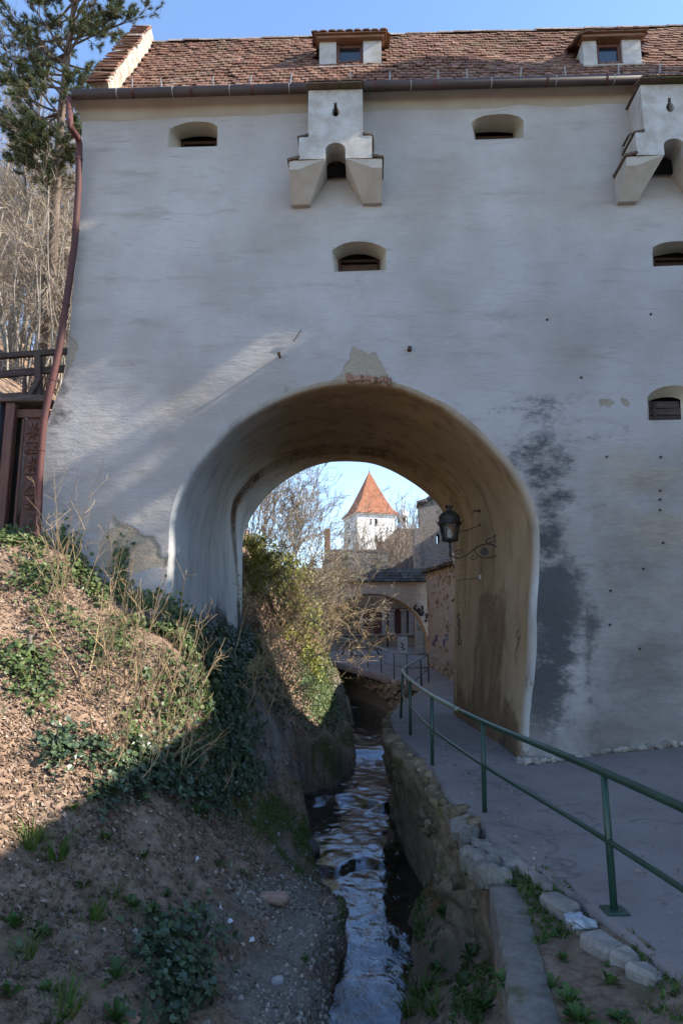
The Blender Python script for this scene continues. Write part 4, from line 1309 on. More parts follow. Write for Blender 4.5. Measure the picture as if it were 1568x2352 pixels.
GXS = np.concatenate([np.arange(-26, -7, .5), np.arange(-7, -4.2, .11), np.arange(-4.2, 2.41, .055)])
GYS = np.concatenate([np.arange(2.0, 4.0, .12), np.arange(4.0, 12.5, .058), np.arange(12.5, 20, .085), np.arange(20, 30, .2), np.arange(30, 62, .8)])
GXX, GYY = np.meshgrid(GXS, GYS)
GZ = smooth_ground(GXX, GYY)
_wz = water_z(GYY)
_hi = sstep(-.05, .35, GZ - _wz)
GZ = GZ + _hi * (0.11 * fbm(GXX * .9, GYY * .9, 1.0, 4) + 0.045 * fbm(GXX * 4, GYY * 4, 2.0, 4) - .03 * np.abs(fbm(GXX * 6.5, GYY * 6.5, 5.0, 2))) + (1 - _hi) * .03 * fbm(GXX * 5, GYY * 5, 3, 3)
WL = np.array([at_z(x, y, z)[:2] for x, y, z in [(738, 2420, -1.72), (740, 2352, -1.72), (770, 2230, -1.72), (795, 2090, -1.72), (765, 2045, -1.7), (722, 2010, -1.68), (700, 1975, -1.66), (712, 1950, -1.66), (700, 1915, -1.62), (682, 1875, -1.6), (676, 1840, -1.55),
    (700, 1822, -1.46), (765, 1808, -1.44), (812, 1762, -1.42), (800, 1725, -1.38), (786, 1692, -1.36), (812, 1682, -1.3), (802, 1650, -1.2), (786, 1615, -1.05), (780, 1595, -.9)]])
_wy = np.maximum.accumulate(WL[:, 1])
WR = np.array([at_z(x, y, z)[:2] for x, y, z in [(918, 2420, -1.72), (922, 2352, -1.72), (942, 2200, -1.72), (950, 2100, -1.72), (988, 2008, -1.7)]])
xl = np.interp(GYY, _wy, WL[:, 0]) + .07 * fbm(GXX * .3, GYY * 2.5, 8.0, 3)
xr = np.where(GYY < WR[-1, 1], np.interp(GYY, WR[:, 1], WR[:, 0]), 5.0) + .05 * fbm(GXX * .3, GYY * 3, 4.0, 3)
_ins = np.minimum(GXX - xl, xr - GXX) * ((GYY > 2) & (GYY < 34))
_t = sstep(-.04, .10, _ins)
GZ = np.where(_ins > -.04, GZ * (1 - _t) + np.minimum(GZ, _wz - .10 - .10 * sstep(.05, .5, _ins) + .05 * fbm(GXX * 2, GYY * 2, 1, 3)) * _t, np.maximum(GZ, _wz + .05 + .1 * sstep(0, .3, -_ins) * (GXX < xl)))
# harder, ledged edge just above the water on the near conglomerate bank
_pxg, _pyg = proj(np.stack([GXX, GYY, GZ], -1))
_h = GZ - _wz
_edge = sstep(0.0, .10, _h) * sstep(.75, .3, _h) * (GYY > 5) * sstep(9.2, 8.3, GYY) * (GXX < .6) * sstep(-.02, -.10, _ins)
GZ = GZ + _edge * (.18 + .10 * fbm(GXX * 2.2, GYY * 2.2, 4.0, 3))
# rock knuckles in the passage and beneath the left jamb
_rk = blobs(_pxg, _pyg, [(600, 1690, 50, 110, 1), (590, 1620, 30, 60, 1), (690, 1770, 70, 40, .8), (780, 1640, 30, 30, .8), (770, 1540, 30, 50, .8), (540, 1730, 40, 60, .6)]) * (GYY > 10.5)
_ridge = 1 - np.abs(fbm(GXX * 1.5 + .8 * GZ, GYY * 1.2, GZ * .9, 4))
GZ = GZ + _rk * (_ridge - .7) * .38
GZ = np.where((GXX > -6.2) & (GYY > 11.6) & (GYY < 16.6) & (GXX < -3.4), np.minimum(GZ, 2.6), GZ)

def ground(X, Y):
    X, Y = np.asarray(X, float), np.asarray(Y, float)
    i = np.clip(np.searchsorted(GXS, X) - 1, 0, len(GXS) - 2); j = np.clip(np.searchsorted(GYS, Y) - 1, 0, len(GYS) - 2)
    fx = np.clip((X - GXS[i]) / (GXS[i + 1] - GXS[i]), 0, 1); fy = np.clip((Y - GYS[j]) / (GYS[j + 1] - GYS[j]), 0, 1)
    return (GZ[j, i] * (1 - fx) + GZ[j, i + 1] * fx) * (1 - fy) + (GZ[j + 1, i] * (1 - fx) + GZ[j + 1, i + 1] * fx) * fy

def gnormal(X, Y, e=.06):
    dx = (ground(X + e, Y) - ground(X - e, Y)) / (2 * e); dy = (ground(X, Y + e) - ground(X, Y - e)) / (2 * e)
    N = np.stack([-dx, -dy, np.ones_like(dx)], -1)
    return N / np.linalg.norm(N, axis=-1, keepdims=True)

def ground_at(px, py, t0=3.0, t1=60.0):
    d = ray(px, py)
    t = np.arange(t0, t1, .02)
    P = np.stack([d[0] * t, d[1] * t, CAMZ + d[2] * t], 1)
    h = P[:, 2] - ground(P[:, 0], P[:, 1])
    if (h < 0).any(): return P[max(int(np.argmax(h < 0)), 1)]
    far = t > 9
    return P[far][np.argmin(h[far])]

LITTER_B = [(60, 1450, 120, 120, .9), (150, 1560, 170, 110, .9), (300, 1680, 200, 120, .85), (60, 1720, 120, 160, .75), (200, 1800, 150, 70, .6), (680, 1580, 50, 60, .9), (640, 1540, 40, 50, .8), (20, 1850, 80, 130, .7), (420, 1740, 90, 70, .5), (300, 1900, 200, 60, .25)]
MOSS_B = [(740, 1720, 50, 34, .85), (770, 1760, 30, 30, .8), (620, 1880, 60, 60, .9), (690, 1930, 22, 40, .95), (560, 1850, 40, 40, .6), (800, 1690, 26, 30, .9), (785, 2110, 12, 60, .8), (770, 2200, 14, 70, .6), (800, 1640, 30, 20, .6), (780, 1790, 30, 20, .8), (690, 1800, 60, 18, .5),
          (955, 2120, 18, 60, .8), (960, 2060, 20, 30, .7), (1080, 2300, 60, 60, .55), (985, 2250, 40, 50, .5), (750, 1560, 30, 60, .7)]
ROCK_B = [(610, 1690, 60, 120, 1.0), (700, 1770, 60, 30, .55), (590, 1600, 30, 70, .8), (770, 1600, 30, 80, .7), (560, 1760, 24, 60, .6)]
GRAVEL_B = [(700, 2150, 100, 90, .95), (620, 2280, 110, 110, .95), (600, 2060, 100, 60, .8), (690, 2060, 60, 50, .9), (720, 2300, 50, 60, .95), (500, 2120, 90, 70, .6), (330, 2150, 170, 80, .5), (120, 2200, 110, 70, .4), (650, 1960, 50, 40, .6), (690, 1740, 70, 30, .35)]
RUST_B = [(985, 2030, 26, 40, .9), (1010, 2080, 40, 40, .7), (965, 2170, 16, 60, .7), (975, 2240, 20, 60, .5)]
def build_ground():
    V = np.stack([GXX, GYY, GZ], -1).reshape(-1, 3)
    ny, nx = GXX.shape
    j, i = np.meshgrid(np.arange(ny - 1), np.arange(nx - 1), indexing='ij')
    FS = np.stack([j * nx + i, j * nx + i + 1, (j + 1) * nx + i + 1, (j + 1) * nx + i], -1).reshape(-1, 4)
    px, py = proj(V)
    vis = (V[:, 1] > 3)
    far = sstep(17.5, 19, V[:, 1]) * sstep(-3, -5, V[:, 0])
    h = V[:, 2] - water_z(V[:, 1])
    at_ = dict(litter=np.maximum(blobs(px, py, LITTER_B), far * .9), moss=np.maximum(blobs(px, py, MOSS_B), .5 * sstep(.5, .12, h) * sstep(0, .1, h)), rock=blobs(px, py, ROCK_B), gravel=np.maximum(blobs(px, py, GRAVEL_B), sstep(.05, -.02, h) * .4),
               rust=np.maximum(blobs(px, py, RUST_B), sstep(.03, -.05, h) * .45), wet=sstep(.16, .02, h))
    mk('bank', V, FS, SOIL, None, True, at_, kind='structure')
    mk('ground', [(-1500, -300, -2.6), (1500, -300, -2.6), (1500, 2600, -2.6), (-1500, 2600, -2.6)], [(0, 1, 2, 3)], SOIL, kind='structure')
build_ground()

# ---- the stream
def build_water():
    ys = np.concatenate([np.arange(2.2, 20, .045), np.arange(20, 38, .12)])
    xs = np.arange(-2.2, 3.2, .06)
    X, Y = np.meshgrid(xs, ys)
    zc = water_z(Y + .55 * fbm(X * 1.1, Y * .25, 1.0, 3))
    slope = np.gradient(zc, axis=0) / np.gradient(Y, axis=0)
    rough = 1 + 5 * np.clip(slope * 2.2, 0, 1)
    Z = zc + .009 * rough * fbm(X * 3.2, Y * 1.6, 6.0, 4) + .007 * fbm(X * 7, Y * 5, 2.0, 3)
    foam = np.clip(slope * 2.0, 0, 1) * .55 * sstep(-.2, .5, fbm(X * 3, Y * 2, 3.0, 3))
    ny, nx = X.shape
    j, i = np.meshgrid(np.arange(ny - 1), np.arange(nx - 1), indexing='ij')
    FS = np.stack([j * nx + i, j * nx + i + 1, (j + 1) * nx + i + 1, (j + 1) * nx + i], -1).reshape(-1, 4)
    keep = (X[:-1, :-1] < river_x(Y[:-1, :-1]) + .25).ravel()
    mk('stream_water', np.stack([X, Y, Z], -1).reshape(-1, 3), FS[keep], WATER, None, True, dict(foam=foam.ravel()), kind='structure')

# ---- the river wall on the right and the path above it
RW = [(1022, 1835), (1000, 1775), (965, 1740), (935, 1712), (905, 1682), (893, 1650)]      # top edge, going away
RWW = [at_z(x, y, float(path_z(1.3, np.interp(y, [1650, 1840], [17, 9])))-.03) for x, y in RW]
EDGE = [(1.10, 2.0), (1.26, 4.3), (1.43, 6.5), (1.56, 8.3)] + [(p[0], p[1]) for p in RWW] + [(1.5, 18.6), (2.1, 20.6), (2.75, 23.0)]
EDGE = np.array(EDGE)
def river_x(Y): return np.interp(Y, EDGE[:, 1], EDGE[:, 0])
build_water()

def build_path():
    ys = np.concatenate([np.arange(-3, 24, .3), np.arange(24, 46, .6)])
    kerb = np.array([at_z(x, y, 0.0) for x, y in [(1150, 1935), (1200, 1975), (1270, 2030), (1360, 2100), (1440, 2160), (1520, 2225)]])
    kx = np.interp(ys, np.concatenate([[-3, 2], kerb[::-1, 1]]), np.concatenate([[2.6, 2.45], kerb[::-1, 0]]))
    left = np.where(ys < kerb[0, 1], kx, np.interp(ys, EDGE[:, 1], EDGE[:, 0]))
    left = np.where(ys < 23, left, np.interp(ys, [23, 26, 30, 34, 46], [2.8, 2.35, .9, -.7, -6]))
    n = 26
    V, nz = [], 0
    for y, l in zip(ys, left):
        for k in range(n):
            x = l + .02 + (9.5 - l) * (k / (n - 1)) ** 1.3
            V.append((x, y, float(path_z(x, y)) + .012 * float(fbm(x * .7, y * .7, 2.0, 3))))
    m = len(ys)
    FS = [(i * n + k, i * n + k + 1, (i + 1) * n + k + 1, (i + 1) * n + k) for i in range(m - 1) for k in range(n - 1)]
    # a down-turned lip along the stream side
    b = len(V)
    V += [(V[i * n][0] - .01, V[i * n][1], V[i * n][2] - .25) for i in range(m)]
    FS += [(i * n, (i + 1) * n, b + i + 1, b + i) for i in range(m - 1)]
    p = mk('path', V, FS, ASPHALT, None, True, kind='structure')
    # kerb stones along the broken edge
    ks = [((1133, 1930), (1190, 1968), .30, .0), ((1160, 1912), (1208, 1948), .12, .0), ((1190, 1960), (1242, 2000), .16, 0), ((1225, 1994), (1280, 2030), .14, .0), ((1258, 2034), (1318, 2076), .22, .01),
          ((1316, 2080), (1352, 2108), .20, 0), ((1352, 2118), (1418, 2160), .24, .0), ((1412, 2160), (1462, 2186), .22, .0), ((1452, 2190), (1516, 2222), .26, .0)]
    for (a, c, wd, dz) in ks:
        A, B = np.array(at_z(*a, .03)), np.array(at_z(*c, .03))
        L = np.linalg.norm(B - A)
        wd *= .8
        ang = math.atan2(B[1] - A[1], B[0] - A[0])
        o = MB().bbox((0, 0, 0), (L * .96, wd, .16), .03, rotm('Z', RNG.normal() * .04), .02).build('kerb_stone', KERB, p)
        o.location = (*((A + B) / 2)[:2], -.086 + dz + RNG.normal() * .006)
        o.rotation_euler = (RNG.normal() * .04, RNG.normal() * .03, ang)
    return p
path = build_path()

# soil strip between the kerb and the coping
SLABR = np.array([[1.6, 2.0]] + [list(at_z(x, y, -.10)[:2]) for x, y in [(1298, 2360), (1270, 2290), (1244, 2200), (1222, 2120), (1212, 2075), (1192, 2038)]])
def build_strip():
    ys = np.arange(2.2, 9.2, .1)
    kerb = np.array([at_z(x, y, 0.0) for x, y in [(1140, 1925), (1200, 1975), (1270, 2030), (1360, 2100), (1440, 2160), (1520, 2225)]])
    V, n = [], 16
    for y in ys:
        r = float(np.interp(y, np.concatenate([[2.0], kerb[::-1, 1]]), np.concatenate([[2.5], kerb[::-1, 0]]))) + .10
        l = float(np.interp(y, SLABR[:, 1], SLABR[:, 0])) - .01 if y < 6.6 else float(river_x(y)) + .02
        for k in range(n):
            x = l + (r - l) * k / (n - 1)
            z = -.115 + .105 * (k / (n - 1)) ** .8 - .05 * math.sin(math.pi * k / (n - 1)) + .03 * float(fbm(x * 4, y * 4, 1, 4))
            V.append((x, y, z))
    m = len(ys)
    FS = [(i * n + k, i * n + k + 1, (i + 1) * n + k + 1, (i + 1) * n + k) for i in range(m - 1) for k in range(n - 1)]
    V = np.array(V)
    px, py = proj(V)
    mo = .16 + .35 * fbm(V[:, 0] * 1.5, V[:, 1] * 1.5, 3, 3)
    z0 = np.zeros(len(V))
    mk('verge_soil', V, FS, SOIL, None, True, dict(moss=mo, litter=z0, rock=z0, gravel=z0 + .25, rust=z0, wet=z0), kind='structure')
    return V
STRIP = build_strip()
def strip_z(x, y):
    d = (STRIP[:, 0] - x) ** 2 + (STRIP[:, 1] - y) ** 2
    return float(STRIP[d.argmin(), 2])

def lump(d, mat, seed, rough=.16):
    n1, n2 = 14, 9
    V = []
    for i in range(n2 + 1):
        th = math.pi * i / n2
        for j in range(n1):
            ph = 2 * math.pi * j / n1
            q = np.array([math.sin(th) * math.cos(ph), math.sin(th) * math.sin(ph), math.cos(th)])
            q = np.sign(q) * np.abs(q) ** .6
            q = q * (1 + rough * 1.6 * float(fbm(q[0] * 1.7 + seed, q[1] * 1.7 - seed, q[2] * 1.7, 4)))
            V.append(q * np.array(d) / 2)
    FS = [(i * n1 + j, (i + 1) * n1 + j, (i + 1) * n1 + (j + 1) % n1, i * n1 + (j + 1) % n1) for i in range(n2) for j in range(n1)]
    return mesh_data('lump', V, FS, mat)

river_wall = empty('river_wall', 'crumbling masonry river wall with a concrete coping between the stream and the railed path', 'wall', (1.5, 8.0, -1.7))
ro = np.array(river_wall.location)
def build_river_wall():
    ys = np.concatenate([np.arange(6.35, 8.0, .10), np.arange(8.0, 17.2, .09), np.arange(17.2, 23.1, .25)])
    hs = np.linspace(0, 1, 26)
    V, dmp, mossy = [], [], []
    for y in ys:
        x = float(river_x(y))
        zt = -.16 if y < 8.2 else float(path_z(x, y)) - .06
        zb = -2.05 if y < 13 else -1.95 + (y - 13) * .03
        for h in hs:
            z = zb + (zt - zb) * h
            slab = sstep(11.0, 11.25, y) * sstep(13.6, 13.2, y) * sstep(.80, .74, h)
            amp = .125 * (1 - slab * .9)
            hang = .10 * sstep(.55, .95, h) * (1 - slab) * sstep(9, 11, y)
            cell = abs(fbm(y * 1.9, z * 3.0, 3.0, 4))
            d = amp * (fbm(y * 1.2, z * 2.2, 1.0, 4) - cell) - hang - .10 * slab
            V.append((x + .03 + float(d) + .06 * (1 - h), y, z))
    n = len(hs); m = len(ys)
    FS = [(i * n + k, i * n + k + 1, (i + 1) * n + k + 1, (i + 1) * n + k) for i in range(m - 1) for k in range(n - 1)]
    b = len(V)
    V += [(V[i * n + n - 1][0] + .6, V[i * n + n - 1][1], V[i * n + n - 1][2] + .02) for i in range(m)]
    FS += [(i * n + n - 1, b + i, b + i + 1, (i + 1) * n + n - 1) for i in range(m - 1)]
    V = np.array(V) - ro
    mk('masonry', V, FS, MASON, river_wall, True)
    # embedded stones along the broken top and face
    lib = []
    for k in range(9):
        lib.append(lump((RNG.uniform(.16, .32), RNG.uniform(.16, .3), RNG.uniform(.11, .18)), MASON, 3.1 * k + .7))
    for k in range(190):
        y = RNG.uniform(8.0, 16.6)
        x = float(river_x(y))
        top = k % 5 < 2
        z = float(path_z(x, y)) - (RNG.uniform(.05, .16) if top else RNG.uniform(.2, 1.0))
        if 11.0 < y < 13.5 and z < -.5: continue
        o = bpy.data.objects.new('stone', lib[k % 9]); finish(o, river_wall)
        o.location = np.array([x + (RNG.uniform(-.10, .06) if top else RNG.uniform(-.02, .06)), y, z]) - ro
        o.rotation_euler = (RNG.normal() * .25, RNG.normal() * .25, RNG.uniform(0, 6.28))
        s = RNG.uniform(.6, 1.15); o.scale = (s, s, s)
    # coping: one long rounded concrete slab, in two cast lengths
    L = [(1118, 2030), (1128, 2060), (1140, 2120), (1152, 2200), (1168, 2290), (1182, 2360)]
    R = [(1192, 2038), (1212, 2075), (1222, 2120), (1244, 2200), (1270, 2290), (1298, 2360)]
    zt = -.10
    Lw = np.array([at_z(x, y, zt) for x, y in L]); Rw = np.array([at_z(x, y, zt) for x, y in R])
    Lw = np.concatenate([resample(Lw, 22), [[Lw[-1][0] + .02, 2.2, zt]]]); Rw = np.concatenate([resample(Rw, 22), [[Rw[-1][0] + .05, 2.2, zt]]])
    V, n = [], 7
    for k, (a, b2) in enumerate(zip(Lw, Rw)):
        for j, t in enumerate([0, .008, .05, .5, .95, .992, 1.0]):
            p = a * (1 - t) + b2 * t
            dz = [-.34, -.022, 0, .004, 0, -.022, -.2][j]
            V.append(p + np.array([.010 * RNG.normal() * (j in (0, 1, 5, 6)), .0, dz + .010 * float(fbm(p[0] * 5, p[1] * 5, 1, 3))]))
    m = len(Lw)
    FS = [(i * n + k, (i + 1) * n + k, (i + 1) * n + k + 1, i * n + k + 1) for i in range(m - 1) for k in range(n - 1)]
    FS.append(list(range(n)))
    FS = [f[::-1] for f in FS]
    mk('coping_slab', np.array(V) - ro, FS, CONC, river_wall, True)
    # face below the coping, rotten and rooty
    V = []
    hs = np.linspace(0, 1, 16)
    for k, a in enumerate(Lw):
        for h in hs:
            z = zt - .12 - 1.3 * h
            d = .07 * float(fbm(a[1] * 2.5, z * 1.2, 2.0, 4)) + .05 * float(abs(fbm(a[1] * 7, z * 2, 5.0, 3)))
            V.append((a[0] + .09 - abs(d) * .8 - .06 * h, a[1] + (0.0 if k else .02), z))
    n = len(hs)
    FS = [(i * n + k, (i + 1) * n + k, (i + 1) * n + k + 1, i * n + k + 1) for i in range(m - 1) for k in range(n - 1)]
    mk('coping_face', np.array(V) - ro, FS, MASON, river_wall, True)
    # rough concrete lumps where the coping has broken away
    for px, py, s in [(1140, 1945, .34), (1160, 1990, .42), (1145, 2020, .36), (1075, 1935, .3), (1095, 1985, .34), (1115, 2010, .34), (1020, 1860, .26), (1060, 1905, .42), (1110, 1960, .40), (1085, 1925, .3), (1040, 1875, .3), (1130, 1995, .32), (1005, 1845, .24), (1075, 1975, .26)]:
        P = np.array(at_z(px, py, -.12))
        o = finish(bpy.data.objects.new('broken_stone', lump((s * .62, s * RNG.uniform(.6, .9), .24), CONC, px)), river_wall)
        o.location = P - ro
        o.rotation_euler = (RNG.normal() * .15, RNG.normal() * .12, 0)
build_river_wall()

# ================================================================= railing
rail = empty('path_railing', 'green tubular railing with two rails curving along the stream edge of the path', 'railing', (1.6, 8, 0))
rl = np.array(rail.location)
def build_rail():
    posts = [(1410, 2095), (1112, 1862), (992, 1755), (942, 1685), (920, 1643)]
    P = [at_z(x, y, .0) for x, y in posts]
    P = [at_z(x, y, float(path_z(p[0], p[1]))) for (x, y), p in zip(posts, P)]
    P = [(2.32, 2.75, -.05)] + [tuple(p) for p in P]
    C = [at_z(968, 1587, .35), at_z(984, 1567, .40)]
    top = [np.array(p) for p in P]
    top[-1] = np.array(P[-1])
    tops = [p + np.array([0, 0, 1.0]) for p in top] + [np.array(C[0]) + [0, 0, 1.0], np.array(C[1]) + [0, 0, 1.0]]
    tops = np.array(tops)
    pre = tops[0] + (tops[0] - tops[1]) * .8
    line = np.concatenate([[pre], tops])
    # soften the bend only
    def dens(Lp):
        out = []
        for i in range(len(Lp) - 1):
            for t in np.linspace(0, 1, 8, endpoint=False): out.append(Lp[i] * (1 - t) + Lp[i + 1] * t)
        out.append(Lp[-1]); out = np.array(out)
        for _ in range(7):
            out[1:-1] = out[:-2] * .25 + out[1:-1] * .5 + out[2:] * .25
        return out
    tl = dens(line)
    nn = len(tl)
    cut = int(nn * .42)
    MB().tube(tl[:cut + 1] - rl, .032, 10).build('top_rail', GREEN, rail, True)
    MB().tube(tl[cut:] - rl, .032, 10).build('top_rail', PALERAIL, rail, True)
    MB().tube(dens(line - np.array([0, 0, .5])) - rl, .022, 8).build('mid_rail', GREEN, rail, True)
    for i, p in enumerate([*top, np.array(C[0]), np.array(C[1])]):
        tp = tops[i]
        j = np.linalg.norm(tl - tp, axis=1).argmin()
        q = tl[j]
        MB().tube([p - [0, 0, .08] - rl, np.array([q[0], q[1], q[2]]) - rl], .028, 9).build('post', GREEN, rail, True)
        if i == 1:
            MB().bbox(p - rl + [0, 0, .012], (.17, .17, .02), .004).build('base_plate', GREEN, rail)
    return C
RC_ = build_rail()

far_rail = empty('far_railing', 'thin dark railing with pale handrail along the far bend of the path', 'railing', (1, 28, .5))
fr = np.array(far_rail.location)
def build_far_rail():
    zz = lambda p: float(path_z(p[0], p[1]))
    base = [np.array([*RC_[1][:2], 0.0])]
    for x2, Y in [(722, 25.2), (636, 27), (550, 29), (463, 31), (353, 33.5), (265, 36)]:
        px = (700 + x2 * .351) * .98
        p = at(px, 1540, Y); base.append(np.array([p[0], p[1], 0.0]))
    for b in base: b[2] = zz(b)
    T = np.array([b + [0, 0, 1.0] for b in base])
    M_ = np.array([b + [0, 0, .5] for b in base])
    MB().tube(T - fr, .028, 7).build('top_rail', PALERAIL, far_rail, True)
    MB().tube(M_ - fr, .018, 6).build('mid_rail', GREEN, far_rail, True)
    for b in base[1:]:
        MB().tube([b - fr - [0, 0, .1], b + [0, 0, 1.0] - fr], .022, 6).build('post', GREEN, far_rail, True)
    return base
FB = build_far_rail()

# far river wall under that railing: rows of rough stones over a mortar core
far_wall = empty('far_river_wall', 'sunny rubble stone river wall below the far bend of the path', 'wall', (1, 28, -1))
fw = np.array(far_wall.location)
def build_far_wall():
    line = np.array([(b[0], b[1]) for b in FB])
    line = np.concatenate([[[2.9, 22.4]], line, [[line[-1][0] - 2.5, line[-1][1] + 2.5]]])
    L = resample(line, 60)
    V, FS = [], []
    for (x, y) in L:
        zt = float(path_z(x, y)) - .05
        zb = float(water_z(y)) - .4
        V += [(x, y, zb), (x, y, zt), (x + .25, y + .35, zt + .02)]
    for i in range(59):
        a, b = i * 3, i * 3 + 3
        FS += [(a, b, b + 1, a + 1), (a + 1, b + 1, b + 2, a + 2)]
    mk('mortar_core', np.array(V) - fw, FS, FARSTONE, far_wall)
    lib = [MB().bbox((0, 0, 0), (RNG.uniform(.22, .4), RNG.uniform(.16, .24), RNG.uniform(.13, .22)), .04, None, .035).data('stone', FARSTONE) for _ in range(8)]
    dl = np.concatenate([[0], np.cumsum(np.linalg.norm(np.diff(L, axis=0), axis=1))])
    k = 0
    for r in range(9):
        s = RNG.uniform(0, .2)
        while s < dl[-1]:
            x, y = np.interp(s, dl, L[:, 0]), np.interp(s, dl, L[:, 1])
            x2, y2 = np.interp(s + .1, dl, L[:, 0]), np.interp(s + .1, dl, L[:, 1])
            z = float(path_z(x, y)) - .12 - r * .175 + RNG.normal() * .02
            if z > float(water_z(y)) - .1 and k < 290:
                o = bpy.data.objects.new('stone', lib[k % 8]); finish(o, far_wall)
                o.location = np.array([x - .02 + RNG.normal() * .03, y - .02, z]) - fw
                o.rotation_euler = (RNG.normal() * .15, RNG.normal() * .15, math.atan2(y2 - y, x2 - x) + RNG.normal() * .1)
                k += 1
            s += RNG.uniform(.28, .40)
build_far_wall()

# ================================================================= lantern on the right jamb
def build_lantern():
    v = 2.1
    ua, wa = loc(1033, 1256, v)
    pxm = lambda y: loc(1033, y, v)[1]
    px1 = 1.0 / 118.0
    W0 = to_world(np.array([ua, v, pxm(1256)]))
    lan = empty('wall_lantern', 'black iron lantern with a crowned cap on a scrolled bracket inside the arch', 'lantern', W0, YAW)
    z = lambda y: pxm(y) - pxm(1256)
    MB().lathe([(.015, z(1277)), (.03, z(1272)), (.018, z(1262)), (.035, z(1256)), (.02, z(1250)), (.03, z(1246)), (.16, z(1243)), (.17, z(1240)), (.17, z(1238))], n=12).build('stem', IRON, lan, True)
    # tapered six-sided glass body with ribs
    n = 6
    r0, r1, z0, z1 = .145, .205, z(1240), z(1203)
    for k in range(n):
        a0, a1 = 2 * math.pi * k / n, 2 * math.pi * (k + 1) / n
        P = [(r0 * math.cos(a0), r0 * math.sin(a0), z0), (r0 * math.cos(a1), r0 * math.sin(a1), z0), (r1 * math.cos(a1), r1 * math.sin(a1), z1), (r1 * math.cos(a0), r1 * math.sin(a0), z1)]
        mk('glass_pane', P, [(0, 1, 2, 3)], LAMPGLASS, lan)
        MB().tube([P[0], P[3]], .011, 6).build('glazing_bar', IRON, lan)
        MB().tube([P[3], P[2]], .012, 6).tube([P[0], P[1]], .012, 6).build('glazing_rim', IRON, lan)
    MB().lathe([(.05, z0 + .01), (.06, z0 + .12), (.035, z0 + .2), (.02, z0 + .22)], n=10).build('lamp', simple('lamp_white', (.7, .7, .68), (.75, .75, .73), 3, .4, .4, 0), lan, True)
    MB().lathe([(.235, z(1205)), (.24, z(1202)), (.215, z(1197)), (.21, z(1192)), (.225, z(1190)), (.21, z(1187)), (.185, z(1182)), (.13, z(1177)), (.07, z(1174)), (.05, z(1171)), (.07, z(1169)), (.05, z(1167)), (.045, z(1165))], n=16).build('cap', IRON, lan, True)
    mb = MB()
    for k in range(8):
        a = 2 * math.pi * k / 8
        mb.tube([(.04 * math.cos(a), .04 * math.sin(a), z(1167)), (.075 * math.cos(a), .075 * math.sin(a), z(1163)), (.06 * math.cos(a), .06 * math.sin(a), z(1159))], [.014, .012, .004], 5)
    for k in range(6):
        a = 2 * math.pi * k / 6
        mb.tube([(.22 * math.cos(a), .22 * math.sin(a), z(1202)), (.26 * math.cos(a), .26 * math.sin(a), z(1199)), (.27 * math.cos(a), .27 * math.sin(a), z(1193))], [.012, .01, .004], 5)
    mb.build('crown', IRON, lan, True)
    uj = jamb_u(v, pxm(1250)) - ua
    q = lambda x, y: ((x - 1036) * uj / (1106 - 1036), 0, z(y))
    mb = MB()
    mb.tube([q(1106, 1222), q(1106, 1276)], .016, 6)
    mb.tube(smooth_line([q(1037, 1262), q(1036, 1276), q(1046, 1284), q(1060, 1276), q(1070, 1262), q(1084, 1250), q(1098, 1250), q(1105, 1258)], 26), .014, 6)
    mb.tube(smooth_line([q(1105, 1274), q(1096, 1282), q(1082, 1282), q(1073, 1272), q(1072, 1260)], 18), .011, 6)
    mb.tube(smooth_line([q(1106, 1228), q(1098, 1236), q(1090, 1240), q(1088, 1246), q(1094, 1248), q(1098, 1243)], 18), .010, 6)
    mb.tube(smooth_line([q(1105, 1250), q(1100, 1234), q(1104, 1228)], 10), .009, 6)
    mb.tube(smooth_line([q(1042, 1268), q(1050, 1262), q(1056, 1268), q(1050, 1274), q(1046, 1270)], 18), .009, 6)
    mb.tube(smooth_line([q(1070, 1276), q(1064, 1284), q(1072, 1286), q(1076, 1278)], 14), .009, 6)
    mb.build('bracket', IRON, lan, True)
    o = MB().lathe([(.0, -.014), (.075, -.012), (.08, 0), (.075, .012), (.0, .014)], n=16).build('scroll_disc', IRON, lan)
    o.location = q(1086, 1267); o.rotation_euler = (math.radians(90), 0, 0)
    MB().bbox((uj - .01, 0, z(1249)), (.03, .07, abs(z(1224) - z(1276))), .006).build('wall_plate', IRON, lan)
    return lan
build_lantern()
jw = lambda x, y: np.array(to_world(jamb_pt(x, y) + np.array([-.015, 0, 0])))
p = jw(1105, 1326)
o = MB().bbox((0, 0, 0), (.05, .10, .12), .012).bbox((-.03, 0, 0), (.012, .07, .09), .004).build('junction_box', simple('box_grey', (.45, .44, .41), (.38, .37, .35), 4, .6, .3, 0), label='small pale junction box on the arch jamb below the lantern', cat='junction box')
o.location = p; o.rotation_euler = (0, 0, YAW)
pts = [jw(1106, y) for y in np.linspace(1274, 1320, 6)]
MB().tube(pts, .007, 5).build('lamp_cable', IRON, label='thin black cable running down from the lantern bracket to the junction box', cat='cable')
pts = [jw(1100, 1327), jw(1085, 1329), jw(1066, 1331), jw(1050, 1333)]
MB().tube(pts, .007, 5).build('jamb_cable', RUST, label='thin cable leading left from the junction box along the jamb', cat='cable')
h = jw(1104, 1175)
MB().tube([h, h + [-.12, -.01, .02], h + [-.16, -.01, -.02]], .016, 6).bbox(h + np.array([-.02, 0, .02]), (.06, .10, .04), .008).build('iron_hook', RUST, label='rusty iron hook high on the arch jamb above the lantern', cat='hook')
e = jw(1104, 1205)
la = to_world(np.array([loc(1052, 1222, 2.1)[0], 2.1, loc(1052, 1222, 2.1)[1]]))
MB().tube([e, (e + la) / 2 - [0, 0, .03], la], .009, 5).bbox(e, (.05, .05, .07), .008).build('lantern_stay', RUST, label='rusty stay wire between the jamb and the lantern body', cat='wire')

